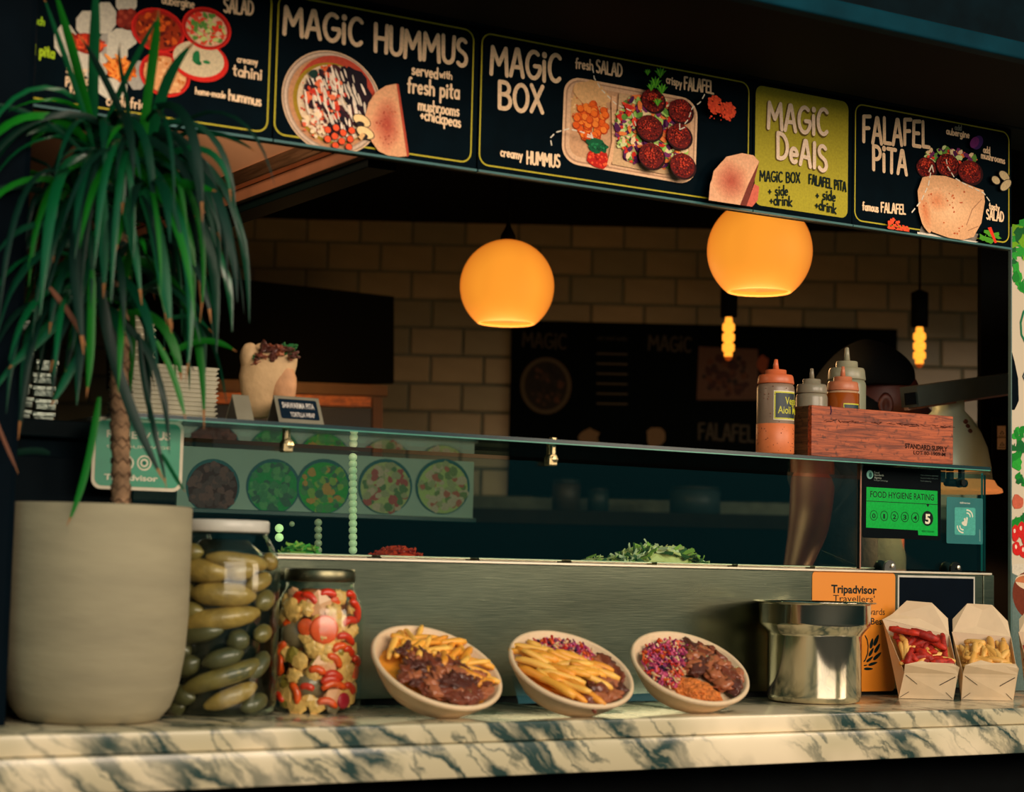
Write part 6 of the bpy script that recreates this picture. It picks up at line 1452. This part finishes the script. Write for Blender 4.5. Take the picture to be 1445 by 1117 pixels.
bar([(300, 572), (522, 577), (522, 660), (300, 660)], 'dark_opening', M('hatch_dark', (4, 14, 20), .5))
l = bpy.data.lights.new('hatch_light', 'POINT'); l.energy = 1.3; l.color = (1, .5, .15); l.shadow_soft_size = .05
o = bpy.data.objects.new('hatch_light', l); COL.objects.link(o); o.location = atD(420, 530, 5.9)
# extractor canopy at upper left, edge running into the shop
cxp = onY(480, 192, 3.05); c2 = onY(288, 280, 4.6)
cxz = cxp.z; cX = cxp.x
can = thing('extractor_canopy', 'stainless extractor canopy catching lamp light below the menu panels', 'canopy', (cX - .2, 3.6, cxz))
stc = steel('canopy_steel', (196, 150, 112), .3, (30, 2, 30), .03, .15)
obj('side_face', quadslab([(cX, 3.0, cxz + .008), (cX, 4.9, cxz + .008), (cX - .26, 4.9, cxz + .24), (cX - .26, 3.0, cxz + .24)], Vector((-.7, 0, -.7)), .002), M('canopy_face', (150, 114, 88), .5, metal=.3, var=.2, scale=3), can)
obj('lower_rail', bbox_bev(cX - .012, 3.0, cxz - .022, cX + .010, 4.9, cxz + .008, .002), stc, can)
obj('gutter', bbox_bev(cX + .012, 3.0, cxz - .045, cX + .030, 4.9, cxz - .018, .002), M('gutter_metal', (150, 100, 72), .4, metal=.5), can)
obj('under_channel', bbox_bev(cX + .032, 3.0, cxz - .06, cX + .09, 4.9, cxz - .03, .002), M('channel_dark', (4, 14, 13), .6, spec=.05), can)
k = onY(463, 225, 3.2)
obj('hook_ring', tube([k + Vector((.0, .022 * cos(q * pi / 8), .022 * sin(q * pi / 8))) for q in range(17)], .004, 8), black, can, True)
for q in (3.9, 4.4): obj('bolt', lathe([(0, 0), (.008, 0), (.008, .008), (0, .01)], (cX - .012, q, cxz + .03), 12, -X3), bright, can)
l = bpy.data.lights.new('canopy_light', 'AREA'); l.energy = 3.2; l.color = (1, .68, .42); l.size = .15
o = bpy.data.objects.new('canopy_light', l); COL.objects.link(o); o.location = (cX - .42, 3.25, cxz + .02); o.rotation_euler = (Vector((cX - .05, 3.5, cxz + .08)) - Vector(o.location)).to_track_quat('-Z', 'Y').to_euler()

# poster of salads behind the guard glass
PB = Plane((0, 4.42, 0), X3, ZV)
x0 = PB.uv(250, 690)[0]; x1 = PB.uv(668, 690)[0]; zb_ = PB.uv(560, 727)[1]; zt_ = PB.uv(460, 640)[1]
t_ = thing('salad_poster', 'pale poster of four round salad plates seen through the left of the glass guard', 'poster', ((x0 + x1) / 2, 4.43, zb_))
obj('sheet', box(x0, 4.42, zb_, x1, 4.43, zt_), M('poster_pale', (104, 132, 120), .6, var=.1, scale=5), t_)
a = Art(PB, .001); zc_ = PB.uv(560, 688)
for px_, cols in ((300, [(60, 30, 26), (96, 50, 40)]), (385, [(30, 140, 70), (60, 170, 80), (20, 90, 60)]), (456, [(40, 150, 60), (120, 190, 50), (200, 150, 40), (30, 100, 60)]), (543, [(150, 170, 110), (60, 120, 50), (170, 60, 50), (200, 190, 150)]), (624, [(150, 180, 110), (90, 140, 60), (180, 90, 60), (200, 200, 160)])):
    a.ell(px_, 686, 38, 39, (30, 76, 80), sl=0); a.ell(px_, 688, 35, 36, tuple(int(x * .8) for x in cols[0]), sl=0); a.flecks(px_, 688, 31, 33, 70, 3, 7, [tuple(int(q_ * .50 + 34) for q_ in c_) for c_ in cols], sl=0)
a.build('print', t_)
obj('rail', bbox_bev(x0, 4.40, zb_ - .012, x1, 4.419, zb_, .002), M('poster_rail', (30, 60, 60), .3), t_)
# bead strings of small lights
def beads(px, y0, y1, n, Y, rpx, label, mat):
    D = onY(px, y0, Y); dd = (D - CAM).dot(FW); k = dd / F
    p0 = atD(px, y0, dd); p1 = atD(px, y1, dd)
    t_ = thing('bead_string', label, 'light string', tuple(p1))
    obj('wire', tube([p0 + ZV * .01, p1], .0008, 6), black, t_)
    me = mesh_of('bead', ico(rpx * k, 2), mat)
    for i in range(n):
        o = bpy.data.objects.new('bead', me); COL.objects.link(o); o.parent = t_; o.location = p0.lerp(p1, i / max(1, n - 1)) - origin_of(t_)
bm1 = M('bead_cream', (200, 210, 170), .3, emit=(176, 190, 140), es=.30); bm2 = M('bead_dim', (150, 150, 120), .3, emit=(130, 136, 100), es=.2)
beads(498, 645, 776, 15, 3.42, 6.2, 'longest bead light string hanging behind the glass guard', bm1)
beads(449, 737, 776, 5, 3.40, 5.6, 'short bead light string left of the longest one', bm2)
beads(394, 745, 758, 2, 3.40, 6.2, 'pair of bright beads above the gherkin jar lid level', M('bead_green', (210, 230, 170), .3, emit=(200, 226, 150), es=.7))
beads(412, 739, 739, 1, 3.40, 4, 'single dim bead right of the bright pair', bm2)

# ================================================================== heat lamps
al = M('lamp_aluminium', (190, 214, 196), .4, metal=.15, var=.08, scale=6)
def heat(cx, cyr, rp, topy, D, label, dots=True):
    c = atD(cx, cyr, D); k = D / F; R_ = rp * k; Hh = (cyr - topy) * k
    t_ = thing('heat_lamp', label, 'lamp', tuple(c))
    P = [(R_ * 1.10, -.004), (R_ * 1.10, 0), (R_ * .93, Hh * .08), (R_ * .89, Hh * .26), (R_ * .82, Hh * .44), (R_ * .68, Hh * .60), (R_ * .50, Hh * .74), (R_ * .34, Hh * .82), (R_ * .33, Hh), (R_ * .32, Hh + .002), (0, Hh + .002)]
    obj('shade', lathe(P, c, 56), al, t_, True)
    obj('inner_glow', lathe([(0, .02), (R_ * 1.0, .004), (R_ * 1.06, -.0035)], c, 40), M('heat_glow', (255, 180, 90), .5, emit=(255, 176, 96), es=1.1), t_, True)
    obj('rim', lathe([(R_ * 1.08, -.008), (R_ * 1.14, -.006), (R_ * 1.12, .002), (R_ * 1.02, .010), (R_ * .96, .022), (R_ * .94, .021), (R_ * 1.0, .008)], c, 56), M('rim_glow', (210, 130, 80), .4, emit=(240, 140, 70), es=.55), t_, True)  # bulb light on the flared lip, put in as the lip's own emission
    if dots:
        toc = CAM - c; a_ = atan2(toc.y, toc.x)
        for j, (q, z, col_) in enumerate(((-.12, .70, 'r'), (-.10, .66, 'o'), (-.08, .61, 'r'), (.65, .69, 'd'), (.68, .64, 'd'), (.70, .59, 'd'))):
            rr_ = R_ * (.58 if z > .68 else .62 if z > .63 else .68)
            obj('vent_hole', lathe([(0, -.004), (.0055, -.004), (.0055, .004), (0, .004)], (c.x + rr_ * cos(a_ + q), c.y + rr_ * sin(a_ + q), c.z + Hh * z), 12, (cos(a_ + q), sin(a_ + q), .5)), M('vent_glow', (200, 70, 30), .5, emit=(230, 80, 30), es=.6) if col_ != 'd' else M('vent_dark', (90, 50, 40), .6), t_)
    return c, Hh
hc, hH = heat(1338, 690, 66, 555, 4.58, 'large aluminium heat lamp shade behind the right end of the shelf')
hc2, hH2 = heat(1456, 690, 34, 600, 5.6, 'small aluminium heat lamp partly behind the banner')
l = bpy.data.lights.new('heat_light', 'SPOT'); l.energy = 30; l.color = (1, .42, .16); l.spot_size = 2.5; l.shadow_soft_size = .05
o = bpy.data.objects.new('heat_light', l); COL.objects.link(o); o.location = hc + Vector((0, 0, -.02))
# bar carrying the lamp
pA = atD(1283, 560, 4.44); pB = atD(1440, 538, 4.72)
bd = (pB - pA).normalized(); bu = (ZV - bd * ZV.dot(bd)).normalized(); bn = bd.cross(bu)
t_ = thing('lamp_gantry', 'grey metal gantry bar carrying the heat lamp', 'rail', tuple(pA))
L_ = (pB - pA).length + .5
obj('bar', obox(pA + bd * (L_ / 2) - bu * .0, bd, bn, bu, L_ / 2, .025, .024), M('gantry_grey', (46, 56, 52), .5, var=.15), t_)
obj('bar_lip', obox(pA + bd * (L_ / 2) - bu * .027 - bn * .012, bd, bn, bu, L_ / 2, .006, .0035), M('gantry_lip', (150, 112, 90), .4), t_)
obj('end_cap', obox(pA + bd * .03 - bu * .004 + (CAM - pA).normalized() * .028, bd, bn, bu, .045, .002, .014), black, t_)
zc1 = (hc.z + hH); obj('support', lathe([(0, 0), (.02, 0), (.02, .02), (0, .02)], (hc.x, hc.y, hc.z + hH), 20), M('gantry_grey', (84, 92, 84), .5), t_)
# small black holder with two pale slips
c = atD(1413, 617, 4.9)
t_ = thing('ticket_holder', 'black wall holder with two pale paper slips beside the banner', 'holder', tuple(c))
obj('frame', obox(c, RT, FW, UP, .024, .008, .052), black, t_)
for dy in (.0155, -.0155): obj('slip', obox(c - FW * .009 - RT * .002 + UP * dy, RT, FW, UP, .0105, .0008, .0145), M('slip_paper', (196, 184, 156), .7), t_)
a = Art(Plane(c - FW * .0101, RT, UP), .0); a.h = .0003
for (x, y) in ((1414, 612), (1414, 628)): a.line([(x - 3, y), (x, y - 4), (x + 3, y), (x - 3, y)], .9, (30, 40, 44)); a.line([(x - 5, y + 3), (x + 4, y + 3)], .9, (30, 40, 44))
a.build('print', t_)

_c = atD(1413, 617, 4.915); struct('trim_11', obox(Vector((_c.x, _c.y, ceil_z / 2)) + FH * .03, R0, FH, ZV, .05, .02, ceil_z / 2 - .002), black)
# ================================================================== banner at the right
BP = Plane((0, 2.975, 0), X3, ZV)
xb0 = BP.uv(1427.5, 600)[0]; xb1 = xb0 + .9; zt_b = BP.uv(1428, 320)[1]
bn_ = thing('pull_up_banner', 'white banner with vine leaves and tomatoes at the right edge', 'banner', (xb0 + .45, 2.98, ZC))
obj('sheet', box(xb0, 2.975, ZC + .0006, xb1, 2.981, zt_b), M('banner_white', (204, 190, 164), .5, var=.04, scale=4), bn_)
obj('edge_trim', box(xb0 - .003, 2.974, ZC + .0006, xb0, 2.982, zt_b), M('banner_edge', (80, 110, 104), .4), bn_)
a = Art(BP, .0005); a.clip = (ZC + .001, xb0 + .0005, xb1 - .001)
GG = [(20, 130, 40), (40, 160, 50), (16, 100, 44), (120, 180, 30)]
for _ in range(46): a.blob(random.uniform(1424, 1470), random.uniform(318, 372), random.uniform(4, 10), random.uniform(4, 10), random.choice(GG), .7, 10)
for q in ((1434, 380, 6, 8), (1438, 396, 7, 9), (1445, 408, 7, 8), (1432, 392, 5, 8), (1442, 405, 5, 8)): a.blob(*q, GG[1] if q[2] > 5 else GG[0], .6, 10)
a.line([(1452, 432), (1444, 440), (1440, 455), (1441, 472), (1447, 484), (1458, 488)], 3.4, (14, 110, 74))
a.line([(1452, 520), (1446, 524), (1443, 531), (1446, 537), (1452, 537)], 2.2, (20, 44, 54))
for _ in range(16): a.blob(random.uniform(1426, 1446), random.uniform(606, 680), random.uniform(3, 7), random.uniform(4, 9), random.choice(GG[:3]), .7, 10)
a.blob(1436, 708, 8, 11, (196, 96, 70)); 
for _ in range(14): a.blob(random.uniform(1428, 1452), random.uniform(728, 748), 5, 6, random.choice(GG[:3]), .7, 10)
for q in ((1432, 752, 6, 12), (1441, 748, 6, 12), (1448, 760, 7, 12), (1434, 774, 6, 10), (1444, 778, 7, 9)): a.blob(*q, (206, 34, 30), .1); a.blob(q[0] - 1, q[1] - 3, 1.6, 3, (236, 200, 180), .2)
a.poly([(1420, 800), (1470, 806), (1470, 1010), (1420, 1010)], (96, 116, 110)); a.ell(1452, 806, 30, 10, (206, 196, 176)); a.ell(1454, 840, 26, 34, (110, 48, 30)); a.ell(1456, 822, 24, 12, (214, 190, 160)); a.ell(1456, 824, 24, 12, (190, 110, 70), a0=180, a1=360)
a.build('print', bn_)
obj('tape', quadslab([BP.pt(*BP.uv(*p), .0015) for p in ((1427.5, 497), (1431, 510), (1436, 534), (1437, 565), (1434, 572), (1431, 578), (1427.5, 578))], -BP.n, .0008), M('black_tape', (3, 12, 18), .7, spec=.04), bn_)

# ================================================================== person behind the case
cloth = M('dark_shirt', (18, 30, 32), .85, var=.3, bump=.2); skin = M('skin', (84, 33, 22), .5, var=.1, sss=.1); capm = M('cap_black', (3, 6, 7), .8, spec=.15)
PD = 4.78
def B(px, py, dd=0): return atD(px, py, PD + dd)
head = B(1246, 572); Lr = -RT
hz = head.z
left = (R0).copy(); fwdp = R0.copy()                   # the person faces right, along the image
back_ = FH.copy()
px0 = head - ZV * (head.z)
def G(fx, sy, z): return Vector((head.x, head.y, 0)) + R0 * fx + FH * sy + ZV * z
J = {}
def skin_body(name, joints, edges, mat, parent, root=0, sub=2):
    me = bpy.data.meshes.new(name); off = origin_of(parent)
    me.from_pydata([tuple(Vector(j[0]) - off) for j in joints], edges, [])
    o = bpy.data.objects.new(name, me); COL.objects.link(o); o.parent = parent
    md = o.modifiers.new('skin', 'SKIN'); md.use_smooth_shade = True
    for i, j in enumerate(joints):
        me.skin_vertices[0].data[i].radius = (j[1], j[2] if len(j) > 2 else j[1]); me.skin_vertices[0].data[i].use_root = (i == root)
    s = o.modifiers.new('sub', 'SUBSURF'); s.levels = sub; s.render_levels = sub
    dg = bpy.context.evaluated_depsgraph_get(); m2 = bpy.data.meshes.new_from_object(o.evaluated_get(dg)); o.modifiers.clear(); o.data = m2
    m2.materials.clear(); m2.materials.append(mat); m2.polygons.foreach_set('use_smooth', [True] * len(m2.polygons)); return o
sh = hz - .26      # shoulder height
per = thing('person', 'person in a dark cap and dark shirt working behind the sauce bottles, facing right', 'person', (head.x, head.y, 0))
elb = atD(1142, 742, 4.52); wri = atD(1117, 824, 4.28); shr = atD(1150, 655, 4.66)
shl = G(-.05, .20, sh)
body = [(G(-.05, .02, .95), .15, .12), (G(-.07, .02, 1.12), .15, .12), (G(-.08, .02, sh - .12), .17, .14), (G(-.06, .02, sh + .01), .12, .10), (G(-.02, .0, sh + .09), .06), (head + Vector((0, 0, -.03)), .07),
        (shr + Vector((0, 0, .02)), .065), (elb, .052), (elb.lerp(wri, .45), .040), (wri, .026), (shl, .07), (G(.05, .26, sh - .26), .045), (G(.25, .2, sh - .30), .03),
        (G(-.05, -.09, .90), .09), (G(-.03, -.10, .50), .062), (G(-.05, -.10, .09), .042), (G(.09, -.10, .035), .035), (G(-.05, .12, .90), .09), (G(-.03, .13, .50), .062), (G(-.05, .13, .09), .042), (G(.09, .13, .035), .035)]
ed = [(0, 1), (1, 2), (2, 3), (3, 4), (4, 5), (3, 6), (6, 7), (7, 8), (8, 9), (3, 10), (10, 11), (11, 12), (0, 13), (13, 14), (14, 15), (15, 16), (0, 17), (17, 18), (18, 19), (19, 20)]
skin_body('body', body, ed, skin, per)
shirt = [(G(-.05, .02, .90), .17, .14), (G(-.07, .02, 1.12), .168, .135), (G(-.08, .02, sh - .12), .188, .155), (G(-.06, .02, sh - .0), .14, .12), (shr + Vector((0, 0, .02)), .082), (shr.lerp(elb, .62), .068), (shl, .085), (G(.0, .24, sh - .15), .068)]
skin_body('shirt', shirt, [(0, 1), (1, 2), (2, 3), (3, 4), (4, 5), (3, 6), (6, 7)], cloth, per)
tr_ = [(G(-.05, .02, .95), .165, .135), (G(-.05, -.09, .86), .105), (G(-.03, -.10, .50), .078), (G(-.05, -.10, .10), .06), (G(-.05, .12, .86), .105), (G(-.03, .13, .50), .078), (G(-.05, .13, .10), .06)]
skin_body('trousers', tr_, [(0, 1), (1, 2), (2, 3), (0, 4), (4, 5), (5, 6)], M('trousers', (12, 16, 20), .85), per)
for s_ in (-.10, .13):
    c = G(.05, s_, .0)
    g = ico(1, 3, 0); g = ([tuple(c + R0 * (v[0] * .14) + FH * (v[1] * .05) + ZV * max(.001, .02 + v[2] * .055)) for v in g[0]], g[1]); obj('shoe', g, black, per, True)
# head: skull with nose, brow, chin
g = ico(1, 5, 0); V = []
for v in g[0]:
    x, y, z = v                         # x forward (R0), y sideways, z up
    d = Vector(v).normalized()
    fx = .098 * d.x; sy = .076 * d.y; zz = .118 * d.z
    if d.z < -.1: fx *= 1 + .10 * d.z; sy *= 1 + .35 * d.z
    if d.x > .3:
        nose = math.exp(-((d.z + .12) / .16) ** 2 - (d.y / .16) ** 2); fx += .026 * nose * (1 if d.z < .08 else .5)
        brow = math.exp(-((d.z - .20) / .10) ** 2 - (d.y / .5) ** 2); fx += .006 * brow
        eye = math.exp(-((d.z - .06) / .08) ** 2 - ((abs(d.y) - .34) / .14) ** 2); fx -= .008 * eye
        lips = math.exp(-((d.z + .42) / .07) ** 2 - (d.y / .28) ** 2); fx += .007 * lips
        chin = math.exp(-((d.z + .78) / .16) ** 2 - (d.y / .4) ** 2); fx += .014 * chin
    V.append(tuple(head + R0 * fx + FH * sy + ZV * zz))
hd = obj('head', (V, g[1]), skin, per, True)
for sgn in (-1, 1):
    c = head + R0 * .079 + FH * (sgn * .030) + ZV * .006
    obj('eye', ico(.012, 2, 0, 1, 0, (1, 1, 1), tuple(c)), M('eye_white', (70, 62, 54), .5), hd, True); obj('iris', ico(.0062, 2, 0, 1, 0, (1, 1, 1), tuple(c + R0 * .0075 + FH * sgn * .001)), M('iris', (20, 14, 10), .2), hd, True)
    g2_ = lathe([(0, -.006), (.018, -.006), (.024, .0), (.018, .007), (.010, .002), (0, .0)], tuple(head - R0 * .008 + FH * (sgn * .076) - ZV * .005), 20, FH * sgn, ZV, sx=1.3, sy=.8); obj('ear', g2_, skin, hd, True)
    obj('eyebrow', tube([head + R0 * .090 + FH * (sgn * .014) + ZV * .026, head + R0 * .089 + FH * (sgn * .032) + ZV * .032, head + R0 * .078 + FH * (sgn * .05) + ZV * .027], .0045, 8), capm, hd, True)
# big soft cap over the hair
g = ico(1, 4, .06, 1.5, 3); V = []
for v in g[0]:
    d = Vector(v); z = max(d.z, -.16)
    V.append(tuple(head - R0 * .050 + ZV * .062 + R0 * (d.x * .128) + FH * (d.y * .100) + ZV * (z * .100 - (.045 if d.x < 0 else 0) * (-d.x) * .8)))
obj('cap', (V, g[1]), capm, per, True)
g = ico(1, 3, .05); obj('hair', ([tuple(head - R0 * .035 - ZV * .03 + R0 * (v[0] * .075) + FH * (v[1] * .082) + ZV * (v[2] * .09)) for v in g[0]], g[1]), capm, per, True)
# right hand reaching into the case
hdir = (wri - elb).normalized(); sd = hdir.cross(FH).normalized(); palm = wri + hdir * .05
hj = [(wri, .024, .018), (wri + hdir * .045, .036, .014), (wri + hdir * .08, .036, .012)]; he = [(0, 1), (1, 2)]
for j, (o_, L_) in enumerate(((-.027, .068), (-.009, .078), (.009, .072), (.026, .056))):
    a0_ = wri + hdir * .085 + sd * o_; i0 = len(hj); cu_ = FH * -.012
    hj += [(a0_, .0095), (a0_ + hdir * (L_ * .45) + cu_, .0088), (a0_ + hdir * (L_ * .75) + cu_ * 2.2, .008), (a0_ + hdir * L_ * .95 + cu_ * 3.6, .007)]; he += [(2, i0), (i0, i0 + 1), (i0 + 1, i0 + 2), (i0 + 2, i0 + 3)]
i0 = len(hj); tb = wri + hdir * .03 - sd * .035
hj += [(tb, .012), (tb + hdir * .03 - sd * .018, .0105), (tb + hdir * .055 - sd * .02 + FH * -.01, .0085)]; he += [(0, i0), (i0, i0 + 1), (i0 + 1, i0 + 2)]
skin_body('hand', hj, he, skin, per, 0, 1)
